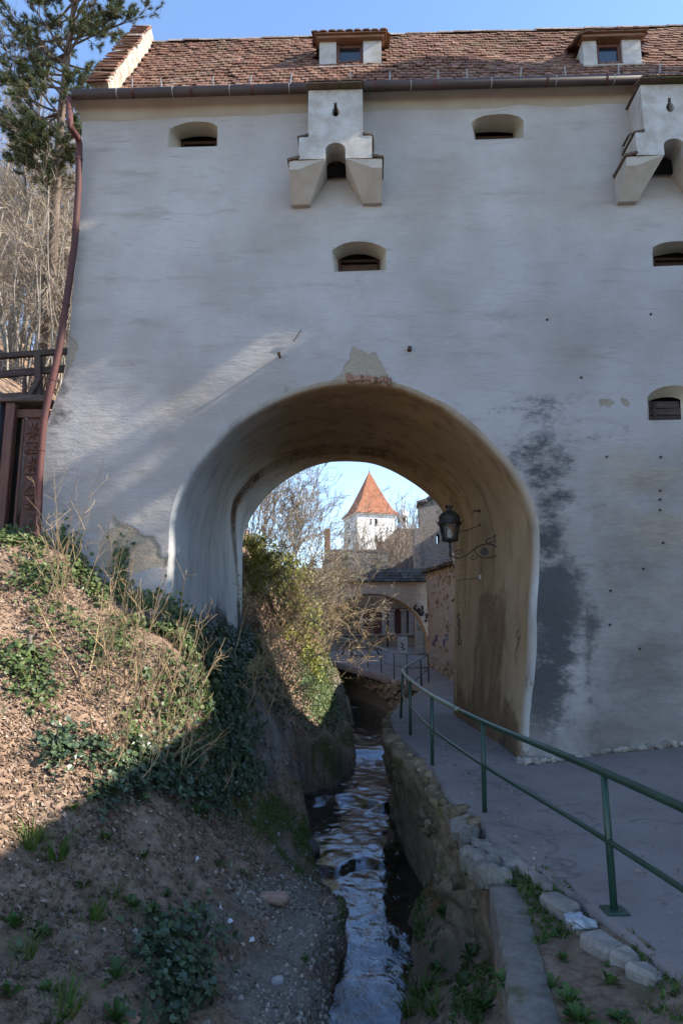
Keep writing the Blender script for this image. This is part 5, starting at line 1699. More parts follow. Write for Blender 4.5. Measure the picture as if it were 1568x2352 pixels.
# ================================================================= beyond the arch
def wall_box(name, parent, P0, P1, z0, z1, th, mat):
    """upright wall slab between two ground points"""
    a, b = np.array(P0, float), np.array(P1, float)
    d = (b - a) / np.linalg.norm(b - a); nrm = np.array([-d[1], d[0]]) * th
    z1 = z1 if isinstance(z1, tuple) else (z1, z1)
    Q = [(*a, z0), (*b, z0), (*(b + nrm), z0), (*(a + nrm), z0), (*a, z1[0]), (*b, z1[1]), (*(b + nrm), z1[1]), (*(a + nrm), z1[0])]
    return MB().hexa(Q).build(name, mat, parent)
def arched_wall(parent, name, Y, xl, xr, z0, zt, cx, hw, zs, za, th, mat, smat):
    ts = np.linspace(0, math.pi, 25)
    arc = [(cx - hw * math.cos(t), zs + (za - zs) * math.sin(t)) for t in ts]
    poly = [(xl, z0), (cx - hw, z0)] + arc + [(cx + hw, z0), (xr, z0), (xr, zt), (xl, zt)]
    n = len(poly)
    V = [(x, Y, z) for x, z in poly] + [(x, Y + th, z) for x, z in poly]
    FS = [list(range(n)), list(range(2 * n - 1, n - 1, -1)), (n - 1, 2 * n - 1, n, 0), (n - 3, 2 * n - 3, 2 * n - 2, n - 2), (n - 2, 2 * n - 2, 2 * n - 1, n - 1)]
    mk(name, V, FS, mat, parent)
    A = [(cx - hw, z0)] + arc + [(cx + hw, z0)]
    m = len(A)
    V = [(x, Y, z) for x, z in A] + [(x, Y + th, z) for x, z in A]
    mk('soffit', V, [(i, i + 1, m + i + 1, m + i) for i in range(m - 1)], smat, parent)

OLDPLASTER = stone_mat('stained_plaster', (0.26, 0.225, 0.18), (0.38, 0.34, 0.29), (0.45, 0.41, 0.36), 0.05)
GREYPLASTER = stone_mat('grey_ruin_plaster', (0.17, 0.145, 0.12), (0.30, 0.265, 0.23), (0.38, 0.345, 0.31), 0.05, 0.3)
OCHRESOF = simple('ochre_soffit', (0.30, 0.20, 0.10), (0.38, 0.27, 0.15), 1.5, 0.92, 0.1, 0.4, 8, 0.02)
DARKTILE = stone_mat('mossy_dark_tile', (0.045, 0.040, 0.036), (0.085, 0.075, 0.066), (0.16, 0.145, 0.125), 0.35, 0.4)
BY = 32.0
bridge = empty('arched_bridge_wall', 'stained plaster wall with a low arch and dark tiled coping beyond the railings', 'wall', (1.5, BY, .5))
br = np.array(bridge.location)
def px2(zx, zy): return (700 + zx * .3508) * .98, (1250 + zy * .3508) * .98      # second close-up -> disp
def build_bridge():
    A = lambda zx, zy, Y=BY: np.array(at(*px2(zx, zy), Y))
    cxp, apex = A(490, 402), A(490, 402)[2]
    hw = A(868, 800)[0] - cxp[0]
    zt = A(600, 325)[2]
    xr = A(880, 500)[0]
    arched_wall(bridge, 'wall_face', 0, cxp[0] - hw - 1.2 - br[0], xr - br[0], -.8, zt - br[2], cxp[0] - br[0], hw, A(868, 760)[2] - br[2], apex - br[2], 1.1, OLDPLASTER, OCHRESOF)
    # tiled coping: small pitched roof with separate tiles
    x0, x1 = cxp[0] - hw - 1.4, xr + .1
    zr = A(600, 232)[2]
    dep = 1.25
    lib = []
    tw = .24
    td = MB().add([(-tw / 2, 0, 0), (tw / 2, 0, 0), (tw / 2, .42, .0), (-tw / 2, .42, 0), (-tw / 2, 0, .035), (tw / 2, 0, .035), (tw / 2, .42, .035), (-tw / 2, .42, .035)],
                  [(4, 5, 6, 7), (0, 1, 5, 4), (1, 2, 6, 5), (3, 0, 4, 7)]).data('tile', DARKTILE)
    pit = math.atan2(zr - zt, dep / 2 + .2)
    MB().hexa([(x0 - br[0], -.18, zt - br[2]), (x1 - br[0], -.18, zt - br[2]), (x1 - br[0], 1.35, zt - br[2]), (x0 - br[0], 1.35, zt - br[2]),
               (x0 - br[0], .55, zr - br[2] - .03), (x1 - br[0], .55, zr - br[2] - .03), (x1 - br[0], .60, zr - br[2] - .03), (x0 - br[0], .60, zr - br[2] - .03)]).build('coping_core', DARKTILE, bridge)
    L = math.hypot(zr - zt, .73)
    for r in range(4):
        for c in range(int((x1 - x0) / tw)):
            s = r * L / 4.2 - .05
            o = bpy.data.objects.new('tile', td); finish(o, bridge)
            o.location = (x0 - br[0] + (c + .5 + .5 * (r % 2)) * tw, -.2 + s * math.cos(pit), zt - br[2] + s * math.sin(pit) + .03)
            o.rotation_euler = (pit - .08 + RNG.normal() * .04, RNG.normal() * .06, RNG.normal() * .05)
    # spray marks on the plaster
    def mark(pts, r, name='graffiti', mat=BLACKPAINT):
        P = [A(*q) - br + np.array([0, -.012, 0]) for q in pts]
        mb = MB()
        mb.tube(smooth_line(P, 30, 2), r, 5)
        o = mb.build(name, mat, bridge)
        return o
    for pts, r in [([(785, 478), (765, 500), (785, 512), (800, 530)], .05), ([(800, 500), (805, 540), (822, 548), (830, 520)], .06), ([(815, 488), (828, 490), (826, 508), (814, 512)], .045),
                   ([(845, 542), (858, 545), (852, 562), (860, 572), (850, 588), (842, 580)], .06)]:
        mark(pts, r)
build_bridge()

rub = empty('rubble_wall', 'old rubble stone wall flaking its render at the right of the path behind the arch', 'wall', (3.5, 27, .4))
ru = np.array(rub.location)
def build_rubble():
    P0 = np.array(at(*px2(868, 915), 31.6))[:2]
    P1 = np.array(at(*px2(1060, 918), 25.5))[:2]
    P2 = np.array([P1[0] + .9, 17.25])  # end of a hidden run added to shade the path behind the arch
    z0 = .0
    za, zb = at(*px2(868, 262), 31.6)[2], at(*px2(1050, 205), 25.5)[2]
    line = np.concatenate([np.linspace(P0, P1, 46), np.linspace(P1, P2, 24)[1:]])
    zt = np.concatenate([np.linspace(za, zb, 46), np.interp(np.arange(23), [0, 4], [zb, 3.4])])
    hs = np.linspace(0, 1, 36)
    V = []
    for i, (q, z1) in enumerate(zip(line, zt)):
        for h in hs:
            z = z0 + (z1 - z0) * h
            d = .03 * float(fbm(q[0] * 1.5 + q[1] * 1.5, z * 1.8, 1.0, 4)) + .025 * float(abs(fbm(q[0] * 4 + q[1] * 4, z * 5, 2.0, 3)))
            V.append((q[0] - d * .6, q[1] - d * .8, z))
    n, m = len(hs), len(line)
    FS = [(i * n + k, (i + 1) * n + k, (i + 1) * n + k + 1, i * n + k + 1) for i in range(m - 1) for k in range(n - 1)]
    b = len(V)
    V += [(line[i][0] + .7, line[i][1] + .3, zt[i]) for i in range(m)]
    FS += [(i * n + n - 1, (i + 1) * n + n - 1, b + i + 1, b + i) for i in range(m - 1)]
    V = np.array(V)
    mk('wall_core', V - ru, FS, RUBBLE, rub, True)
    lib = [MB().bbox((0, 0, 0), (RNG.uniform(.16, .34), .12, RNG.uniform(.12, .22)), .04, None, .03).data('stone', FARSTONE) for _ in range(8)]
    ang = math.atan2(P1[1] - P0[1], P1[0] - P0[0])
    for k in range(130):
        t = RNG.uniform(0, 1)
        q = P0 * (1 - t) + P1 * t
        zz_ = RNG.uniform(.4, 1) ** .7
        z = z0 + .4 + (za + (zb - za) * t - .55) * (1 - RNG.uniform(0, 1) ** 1.8) if k % 3 else z0 + RNG.uniform(.3, 1.1)
        o = bpy.data.objects.new('stone', lib[k % 8]); finish(o, rub)
        o.location = np.array([q[0] - .005, q[1] + .0, z]) - ru
        o.rotation_euler = (RNG.normal() * .1, RNG.normal() * .2, ang + RNG.normal() * .15)
    cap = MB()
    for i in range(0, m - 1, 2):
        q = line[i]; q2 = line[min(i + 2, m - 1)]
        a2 = math.atan2(q2[1] - q[1], q2[0] - q[0])
        c_ = MB().bbox((0, 0, 0), (np.linalg.norm(q2 - q) * 1.02, .8, .16), .04, None, .03).build('cap_stone', DARKTILE, rub)
        c_.location = (*((q + q2) / 2 - ru[:2] + np.array([.12, .12])), zt[i] + .08 - ru[2])
        c_.rotation_euler = (.12, -math.atan2(zt[min(i + 2, m - 1)] - zt[i], np.linalg.norm(q2 - q)), a2)
    # faded blue and violet spray on the render
    for (zx, zy, col) in [(1005, 690, (.10, .14, .24)), (985, 740, (.09, .12, .24)), (935, 700, (.14, .07, .14)), (915, 735, (.15, .08, .15))]:
        m_ = simple('faded_spray', col, tuple(x * 1.5 for x in col), 9, .9, .1, 0)
        t = (zx - 868) / (1060 - 868)
        Y = 31.6 + (25.5 - 31.6) * t
        c0 = np.array(at(*px2(zx, zy), Y - .12))
        mb = MB()
        for s_ in range(3):
            pts = [c0 + np.array([RNG.uniform(-.22, .22), -.02 * s_, RNG.uniform(-.2, .2)]) for _ in range(5)]
            mb.tube(smooth_line(pts, 16, 2) - ru, .028, 4)
        mb.build('spray_mark', m_, rub)
build_rubble()

# the taller ruined wall behind, with a slit to the sky
ruin = empty('ruined_wall', 'tall grey weathered wall with a narrow slit and mossy cap behind the lantern', 'wall', (5, 38, .5))
rn = np.array(ruin.location)
def build_ruin():
    Y = 38.0
    z1 = lambda zx, zy: np.array(at((500 + zx * .3827) * .98, (1050 + zy * .3827) * .98, Y))
    L, Rr = z1(1262, 400)[0], z1(1262, 400)[0] + 8
    zl = z1(1262, 352)[2]; zr = zl + .9
    s0, s1 = z1(1367, 585), z1(1382, 527)
    poly_cells = [(L, s0[0]), (s0[0], s1[0]), (s1[0], Rr)]
    zt = lambda x: zl + (zr - zl) * min(1, (x - L) / 1.6)
    mb = MB()
    def slab(xa, xb, za, zb0, zb1):
        mb.hexa([(xa, Y, za), (xb, Y, za), (xb, Y + .9, za), (xa, Y + .9, za), (xa, Y, zb0), (xb, Y, zb1), (xb, Y + .9, zb1), (xa, Y + .9, zb0)])
    slab(L, s0[0], 0, zt(L), zt(s0[0]))
    slab(s0[0] + .001, s1[0], 0, s0[2], s0[2])
    slab(s0[0] + .001, s1[0], s1[2], zt(s0[0]), zt(s1[0]))
    slab(s1[0] + .001, Rr, 0, zt(s1[0]), zr)
    mb.V = [v - rn for v in mb.V]
    mb.build('wall_body', GREYPLASTER, ruin)
    xs = np.linspace(L - .1, L + 3.2, 8)
    for a, b in zip(xs[:-1], xs[1:]):
        o = MB().bbox((0, 0, 0), ((b - a) * 1.06, 1.2, .28), .06, None, .05).build('cap_tile', DARKTILE, ruin)
        o.location = np.array([(a + b) / 2, Y + .4, zt((a + b) / 2) + .1]) - rn
        o.rotation_euler = (RNG.normal() * .05, -math.atan2(zt(b) - zt(a), b - a), 0)
    MB().box(np.array([9.3, 40.5, 5.0]) - rn, (.8, 23, 10.5)).build('shade_wall', GREYPLASTER, ruin)  # hidden wall added to keep the sun off the facade and the bridge
    # lower stub to its left
    x0, x1 = z1(1228, 600)[0], L
    zz = z1(1240, 505)[2]
    mb = MB(); mb.hexa(np.array([(x0, Y - .3, 0), (x1, Y - .3, 0), (x1, Y + .6, 0), (x0, Y + .6, 0), (x0, Y - .3, zz), (x1, Y - .3, zz + .2), (x1, Y + .6, zz + .2), (x0, Y + .6, zz)]) - rn)
    mb.build('wall_stub', GREYPLASTER, ruin)
build_ruin()
p0 = np.array(at(*px2(700, 165), 30)); p1 = np.array(at(*px2(808, 133), 37.8)); p2 = np.array(at(*px2(870, 170), 33)); p3 = np.array(at(*px2(1045, 160), 27))
MB().tube(smooth_line([p1, (p1 + p2) / 2 - [0, 0, .12], p2, (p2 + p3) / 2 - [0, 0, .1], p3], 24), .018, 5).build('sagging_cable', IRON, label='thin dark cable sagging along the ruined wall towards the lantern', cat='cable')

# facade under the far arch
FY = 45.0
fac = empty('old_facade', 'dilapidated facade with pale pilasters and dark red door panels seen under the far arch', 'building', (2, FY, .9))
fa = np.array(fac.location)
def build_facade():
    A = lambda zx, zy, Y=FY: np.array(at(*px2(zx, zy), Y)) - fa
    PIL = stone_mat('pale_pilaster', (0.22, 0.205, 0.185), (0.32, 0.30, 0.27), (0.40, 0.38, 0.35), 0.1)
    REDD = simple('dark_red_panel', (0.10, 0.035, 0.03), (0.15, 0.055, 0.045), 3, .7, .3, .2, 14, .01)
    x0, x1 = A(200, 700)[0], A(1000, 700)[0] + 3
    zb, zt = A(600, 800)[2] - .6, A(600, 380)[2] + 1.4
    MB().box(((x0 + x1) / 2, .6, (zb + zt) / 2), (x1 - x0, .5, zt - zb)).build('facade_wall', MASON, fac)
    MB().bbox(((x0 + x1) / 2, .26, (A(600, 690)[2] + zb) / 2), (x1 - x0, .3, A(600, 690)[2] - zb), .03).build('plinth', FARSTONE, fac)
    MB().bbox(((x0 + x1) / 2, .2, A(600, 685)[2] + .04), (x1 - x0, .42, .14), .03).build('plinth_course', GREYPLASTER, fac)
    MB().bbox(((x0 + x1) / 2, .2, A(600, 490)[2]), (x1 - x0, .5, .3), .05).build('entablature', MASON, fac)
    for a, b in [(410, 428), (555, 585), (600, 640), (685, 722), (735, 770)]:
        xa, xb = A(a, 600)[0], A(b, 600)[0]
        z0, z1 = A(600, 690)[2], A(600, 500)[2]
        o = MB().bbox(((xa + xb) / 2, .22, (z0 + z1) / 2), (xb - xa, .3, z1 - z0), .03).build('pilaster', PIL, fac)
        MB().bbox(((xa + xb) / 2, .2, z1 - .1), (xb - xa + .16, .38, .2), .04).build('capital', PIL, o)
        MB().bbox(((xa + xb) / 2, .2, z0 + .12), (xb - xa + .12, .36, .2), .04).build('pilaster_base', PIL, o)
    for a, b in [(430, 480), (500, 550), (648, 684)]:
        xa, xb = A(a, 600)[0], A(b, 600)[0]
        z0, z1 = A(600, 690)[2], A(600, 500)[2]
        d = MB().bbox(((xa + xb) / 2, .33, (z0 + z1) / 2), (xb - xa, .08, z1 - z0), .01).build('door_panel', REDD, fac)
        MB().bbox(((xa + xb) / 2, .27, (z0 + z1) / 2), (.06, .05, z1 - z0 - .2), .01).build('batten', DARKWOOD, d)
        MB().bbox(((xa + xb) / 2, .27, z0 + (z1 - z0) * .6), (xb - xa - .1, .05, .08), .01).build('rail', DARKWOOD, d)
    xa = A(592, 600)[0]
    MB().tube([(xa, .1, zb), (xa, .1, zt - .5)], .06, 8).build('drainpipe', IRON, fac)
    # roof over it
    MB().hexa([(x0 - .3, -.1, zt), (x1 + .3, -.1, zt), (x1 + .3, 5, zt), (x0 - .3, 5, zt), (x0 - .3, 2.4, zt + 1.6), (x1 + .3, 2.4, zt + 1.6), (x1 + .3, 2.5, zt + 1.6), (x0 - .3, 2.5, zt + 1.6)]).build('roof', DARKTILE, fac)
build_facade()
def ped():
    P = np.array(at(*px2(692, 795), 36.0)); P[2] = float(path_z(P[0], P[1]))
    top = at(*px2(692, 690), 36.0)[2] - P[2]
    o = empty('utility_cabinet', 'slim pale utility cabinet with black scrawl standing before the facade', 'cabinet', P)
    MB().bbox((0, 0, top / 2), (.5, .3, top), .02).build('cabinet_body', simple('cabinet_grey', (.30, .30, .30), (.22, .22, .22), 3, .6, .3, 0), o)
    MB().tube([(-.1, -.155, top * .7), (.05, -.155, top * .62), (-.08, -.155, top * .5), (.12, -.155, top * .42), (-.05, -.155, top * .35)], .035, 5).build('scrawl', BLACKPAINT, o)
ped()
def bench():
    P = np.array(at(*px2(412, 800), 37.0)); P[2] = float(path_z(P[0], P[1])) - .1
    o = empty('picnic_table', 'dark wooden trestle table beside the far path', 'table', P)
    MB().bbox((0, 0, .75), (1.9, .7, .06), .01).build('table_top', TIMBER, o)
    for s in (-1, 1):
        MB().bbox((0, s * .7, .45), (1.9, .26, .05), .01).build('bench_plank', TIMBER, o)
        MB().tube([(s * .7 - .35, 0, 0), (s * .7, 0, .74)], .045, 6).tube([(s * .7 + .35, 0, 0), (s * .7, 0, .74)], .045, 6).tube([(s * .7, -.78, .42), (s * .7, .78, .42)], .035, 6).build('trestle', IRON, o)
bench()

# tower
TY = 85.0
def build_tower():
    zq = lambda zx, zy: ((500 + zx * .3827) * .98, (1050 + zy * .3827) * .98)
    C0 = np.array(at(*zq(877, 392), TY))
    zt = C0[2]
    s = 5.35
    be = math.radians(17.3)
    tow = empty('fortress_tower', 'square white tower with a steep orange tiled pyramid roof', 'tower', (C0[0], C0[1], 0))
    dx = np.array([math.cos(be), math.sin(be)]); dy = np.array([-math.sin(be), math.cos(be)])
    q = lambda a, b, z: (*(dx * a + dy * b), z)
    WHT = simple('tower_limewash', (0.60, 0.58, 0.54), (0.70, 0.685, 0.65), .5, .92, .15, .3, 6, .03)
    MB().hexa([q(0, 0, -3), q(s, 0, -3), q(s, s, -3), q(0, s, -3), q(0, 0, zt), q(s, 0, zt), q(s, s, zt), q(0, s, zt)]).build('wall', WHT, tow)
    az = at(*zq(950, 145), TY + 3)[2]
    H = az - zt
    prof = [(-.38, -.04), (.32, .12 * H), (.95, .33 * H), (1.75, .645 * H), (s / 2 - .06, H)]
    V, FS = [], []
    for i, (ins, z) in enumerate(prof):
        V += [q(ins, ins, zt + z), q(s - ins, ins, zt + z), q(s - ins, s - ins, zt + z), q(ins, s - ins, zt + z)]
    for i in range(len(prof) - 1):
        for k in range(4): FS.append((i * 4 + k, i * 4 + (k + 1) % 4, i * 4 + 4 + (k + 1) % 4, i * 4 + 4 + k))
    FS += [(3, 2, 1, 0)]
    m = Mat('orange_tower_tile', .85, .15)
    gp = m.n('NewGeometry').outputs['Position']
    rows = m.math('FRACT', m.math('MULTIPLY', m.n('SeparateXYZ', {0: gp}).outputs[2], 3.4))
    c = m.mix(m.rng(m.noise(1.4, 5, .7, gp), .35, .65), (0.265, 0.10, 0.056), (0.335, 0.148, 0.085))
    c = m.mix(m.rng(rows, .75, 1, 0, .35), c, (0.20, 0.075, 0.04))
    m.bump(rows, .8, .06)
    mk('roof', V, FS, m.col(c), tow)
    for z in np.arange(1, 34):     # tile courses as thin raised lips
        pass
    MB().lathe([(.07, zt + H - .2), (.09, zt + H), (.03, zt + H + .25), (.02, zt + H + .7), (0.0, zt + H + .75)], (*(dx * s / 2 + dy * s / 2), 0), 8).build('finial', IRON, tow)
    MB().hexa([q(-.12, -.12, zt - .22), q(s + .12, -.12, zt - .22), q(s + .12, s + .12, zt - .22), q(-.12, s + .12, zt - .22), q(-.2, -.2, zt - .02), q(s + .2, -.2, zt - .02), q(s + .2, s + .2, zt - .02), q(-.2, s + .2, zt - .02)]).build('cornice', WHT, tow)
    def slit(px_, py_, w, h, face):
        z = at(*zq(px_, py_), TY)[2]
        if face == 'r':
            a = s * (px_ - 877) / (1125 - 877)
            c = [q(a - w / 2, -.01, z - h / 2), q(a + w / 2, -.01, z - h / 2), q(a + w / 2, .02, z - h / 2), q(a - w / 2, .02, z - h / 2)]
        else:
            a = s * (877 - px_) / (877 - 803)
            c = [q(-.01, a + w / 2, z - h / 2), q(-.01, a - w / 2, z - h / 2), q(.02, a - w / 2, z - h / 2), q(.02, a + w / 2, z - h / 2)]
        o = MB().hexa(c + [(x, y, zz + h) for x, y, zz in c]).build('window', VOID, tow)
        ex = .07
        c2 = [(x, y, zz) for x, y, zz in c]
        MB().box(((c[0][0] + c[1][0]) / 2, (c[0][1] + c[1][1]) / 2 - .02, z - h / 2 - .05), (w + .2, .12, .08)).build('sill', KERB, o)
    slit(964, 442, .16, .6, 'r'); slit(997, 445, .30, .78, 'r'); slit(997, 550, .30, .78, 'r'); slit(833, 455, .4, .7, 'l'); slit(833, 545, .5, .8, 'l')
build_tower()

def build_steeple():
    Y = 130.0
    zq = lambda zx, zy: at((500 + zx * .3827) * .98, (1050 + zy * .3827) * .98, Y)
    c = np.array(zq(1158, 480))
    st = empty('church_steeple', 'white baroque steeple with a round cupola and cross behind the tower', 'steeple', (c[0], Y, 0))
    z = lambda zy: zq(1158, zy)[2]
    r = lambda zx: abs(zq(1158 + zx, 440)[0] - c[0])
    WH = simple('pale_sheet_metal', (.50, .51, .52), (.62, .63, .64), 1, .5, .4, 0)
    MB().box((0, 0, z(560) / 2 - 2), (r(44) * 2, r(44) * 2, z(560) + 4)).build('shaft', simple('steeple_wall', (.55, .53, .5), (.62, .6, .57), 1, .9, .1, 0), st)
    MB().lathe([(r(52), z(560)), (r(50), z(500)), (r(40), z(484)), (r(30), z(470)), (r(28), z(465))], n=12).build('lower_roof', WH, st, True)
    MB().lathe([(r(26), z(466)), (r(24), z(430)), (r(28), z(425))], n=8).build('lantern_stage', WH, st)
    for k in range(4):
        a = k * math.pi / 2 + .3
        o = MB().box((math.cos(a) * r(25), math.sin(a) * r(25), z(446)), (r(12), r(12), z(432) - z(460))).build('lantern_opening', VOID, st)
    MB().lathe([(r(36), z(425)), (r(37), z(415)), (r(32), z(398)), (r(20), z(382)), (r(8), z(374)), (r(6), z(360)), (r(9), z(352)), (r(6), z(345)), (r(3), z(330)), (r(7), z(326)), (r(2), z(320)), (r(1.5), z(300))], n=14).build('cupola', WH, st, True)
    MB().box((0, 0, z(308)), (r(6) * 2, .12, .14)).build('cross', IRON, st)
build_steeple()

def build_house():
    Y = 58.0
    zq = lambda zx, zy, y=Y: np.array(at((500 + zx * .3827) * .98, (1050 + zy * .3827) * .98, y))
    h = empty('roofed_house', 'house with a broad brown tiled roof and red chimney in front of the tower', 'house', (3, Y, 0))
    hb = np.array(h.location)
    e0 = zq(885, 705); rL, rR = zq(1125, 492, Y + 5), zq(1225, 492, Y + 5)
    x1 = zq(1260, 700)[0] + 2
    ROOF = stone_mat('brown_roof_tile', (0.13, 0.085, 0.06), (0.21, 0.145, 0.105), (0.30, 0.23, 0.18), 0.3, .2)
    ze = zq(1000, 735)[2]
    V = np.array([(e0[0], Y, ze), (x1, Y, ze), (x1, Y + 10, ze), (e0[0], Y + 10, ze), (rL[0], Y + 5, rL[2]), (rR[0] + 1, Y + 5, rR[2])]) - hb
    mk('roof', V, [(0, 1, 5, 4), (1, 2, 5), (2, 3, 4, 5), (3, 0, 4), (3, 2, 1, 0)], ROOF, h)
    MB().box((*((V[0] + V[2]) / 2)[:2], (ze - 2) / 2), (x1 - e0[0] - .6, 9.4, ze + 2)).build('wall', OLDPLASTER, h)
    c = zq(1020, 625, Y + 2)
    MB().bbox(np.array([c[0], Y + 2.2, c[2]]) - hb, (.7, .7, 1.6), .04).build('chimney', BRICK, h)
    # far pale gable with its own chimney, left of the tower
    Y2 = 70.0
    g = empty('distant_house', 'pale distant house with a grey roof and brick chimney left of the tower', 'house', (-2, Y2, 0))
    gb = np.array(g.location)
    zq2 = lambda zx, zy: np.array(at((500 + zx * .3827) * .98, (1050 + zy * .3827) * .98, Y2))
    a, b, t = zq2(610, 760), zq2(790, 720), zq2(690, 670)
    V = np.array([(a[0], Y2, a[2] - 1), (b[0], Y2, a[2] - 1), (b[0], Y2 + 7, a[2] - 1), (a[0], Y2 + 7, a[2] - 1), (a[0] + 1.4, Y2 + 3.5, t[2]), (b[0] - 2, Y2 + 3.5, t[2])]) - gb
    mk('roof', V, [(0, 1, 5, 4), (1, 2, 5), (2, 3, 4, 5), (3, 0, 4), (3, 2, 1, 0)], ROOF, g)
    MB().box((*((V[0] + V[2]) / 2)[:2], (a[2] - 4) / 2), (b[0] - a[0] - .5, 6.5, a[2] + 2)).build('wall', OLDPLASTER, g)
    c = zq2(694, 638)
    MB().bbox(np.array([c[0], Y2 + 3, c[2]]) - gb, (.62, .62, 5.8), .04).build('chimney', BRICK, g)
build_house()

# ================================================================= wooden gate and gallery at the left
def build_gate():
    Y = 11.75
    P = np.array(at(60, 1245, Y))
    g = empty('carved_gate', 'dark brown carved wooden door leaf in a post frame left of the downpipe', 'door', P)
    A = lambda x, y, dy=0: np.array(at(x, y, Y + dy)) - P
    def board(xa, xb, ya, yb, dy, th, mat, name, b=.012):
        a, c = A(xa, yb, 0), A(xb, ya, 0)
        return MB().bbox(((a[0] + c[0]) / 2, dy, (a[2] + c[2]) / 2), (abs(c[0] - a[0]), th, abs(c[2] - a[2])), b).build(name, mat, g)
    board(-60, 8, 925, 1280, .02, .2, simple('blue_grey_board', (.05, .05, .062), (.07, .07, .085), 3, .8, .2, .3, 14, .005), 'side_board')
    board(9, 19, 928, 1280, .0, .16, DOORWOOD, 'frame_post')
    board(20, 34, 932, 1280, .12, .06, VOID, 'door_gap')
    board(-60, 110, 912, 927, -.02, .22, TIMBER, 'lintel')
    leaf = board(32, 112, 938, 1290, .10, .05, DOORWOOD, 'door_leaf')
    def pan(xa, xb, ya, yb, name='carved_panel', dy=.065, th=.035, mat=DOORWOOD):
        a, c = A(xa, yb), A(xb, ya)
        return a, c, MB().bbox(((a[0] + c[0]) / 2, dy, (a[2] + c[2]) / 2), (abs(c[0] - a[0]), th, abs(c[2] - a[2])), .01).build(name, mat, leaf)
    pan(33, 49, 960, 1230, 'stile', .05); pan(33, 112, 938, 958, 'rail', .045); pan(36, 112, 1232, 1262, 'rail', .045)
    for (ya, yb, kind) in [(962, 1015, 'rose'), (1019, 1040, 'diag'), (1043, 1088, 'rose'), (1091, 1136, 'diag2'), (1139, 1168, 'rose'), (1171, 1228, 'diag')]:
        a, c, pnl = pan(52, 96, ya, yb)
        cx, cz = (a[0] + c[0]) / 2, (a[2] + c[2]) / 2
        w, hh = abs(c[0] - a[0]) / 2, abs(c[2] - a[2]) / 2
        mb = MB()
        if kind == 'rose':
            for k in range(8):
                t = k * math.pi / 4 + .3
                mb.tube([(cx, .045, cz), (cx + math.cos(t) * w * .5, .035, cz + math.sin(t) * hh * .5), (cx + math.cos(t) * w * .92, .045, cz + math.sin(t) * hh * .9)], [.006, .028, .004], 5)
        else:
            for k in range(5):
                t = -1 + k * .5
                mb.tube([(cx + w * t, .045, cz - hh * .85), (cx + w * t * .2, .036, cz), (cx - w * t, .045, cz + hh * .85)], [.005, .016, .005], 5)
        mb.build('carving', DOORWOOD, leaf)
    return g
build_gate()
def build_gallery():
    Y = 12.3
    P = np.array(at(40, 915, Y))
    g = empty('timber_gallery', 'dark timber railing of a raised walkway joining the bastion at its left side', 'railing', P)
    A = lambda x, y, dy=0: np.array(at(x, y, Y + dy)) - P
    def beam(x0, y0, x1, y1, th, dp, name, dy=0):
        a, b = A(x0, y0, dy), A(x1, y1, dy)
        d = b - a; L = np.linalg.norm(d)
        return MB().bbox((0, 0, 0), (L, dp, th), .01, np.array(Matrix.Rotation(-math.atan2(d[2], d[0]), 3, 'Y')), .003).build(name, TIMBER, g), (a + b) / 2
    for args in [(-120, 828, 165, 806, .11, .09, 'top_rail'), (-120, 872, 160, 846, .14, .07, 'mid_rail', .05), (-120, 922, 118, 905, .13, .09, 'bottom_rail', .05), (-120, 934, 118, 920, .1, .7, 'deck_edge', .4),
                 (89, 812, 90, 920, .12, .12, 'post'), (57, 870, 57, 912, .07, .07, 'baluster'), (66, 912, 92, 866, .10, .08, 'brace', -.1), (-60, 826, -60, 930, .12, .12, 'post')]:
        o, c = beam(*args)
        o.location = c
build_gallery()

# ================================================================= unseen wing added out of frame on the right to shade the court
def build_wing():
    w = empty('shading_wing', 'unseen plastered wing with a low tiled roof, added on the right to shade the court', 'building', (9.4, 0, 0))
    WP = simple('wing_plaster', (.50, .47, .42), (.58, .55, .5), .8, .92, .15, .4, 9, .02)
    MB().box((1.9, -1.6, 4.0), (3.6, 23.0, 9.4)).build('wall', WP, w)
    MB().add([(-.3, -13.3, 8.0), (3.9, -13.3, 8.0), (3.9, 9.95, 8.0), (-.3, 9.95, 8.0), (1.0, -13.3, 9.25), (1.0, 9.95, 9.25)], [(0, 4, 5, 3), (1, 2, 5, 4), (0, 1, 4), (2, 3, 5), (0, 3, 2, 1)]).build('roof', TILE, w)
    MB().box((1.2, 9.97, 5.0), (2.2, 1.84, 12.4)).build('shade_block', WP, w)  # unseen block added to keep the sun off the wall right of the arch
build_wing()

# ================================================================= vegetation helpers
IVYT = np.array([(0, 0, 0), (-.46, .12, .07), (-.50, .50, .10), (-.20, .62, .05), (0, 1.0, 0), (.20, .62, .05), (.50, .50, .10), (.46, .12, .07)])
IVYF = np.array([(0, 3, 2, 1), (0, 4, 3, 3), (0, 5, 4, 4), (0, 7, 6, 5)])
IVYF = np.array([(0, 3, 2, 1), (0, 7, 6, 5), (0, 5, 4, 3)])
DRYT = np.array([(0, 0, 0), (-.28, .35, .13), (-.12, .8, -.02), (0, 1, .08), (.14, .75, .05), (.30, .35, .15)])
DRYF = np.array([(0, 3, 2, 1), (0, 5, 4, 3)])
OVT = np.array([(0, 0, 0), (-.25, .35, .04), (-.2, .7, .03), (0, 1, -.04), (.2, .7, .03), (.25, .35, .04)])
OVF = np.array([(0, 3, 2, 1), (0, 5, 4, 3)])

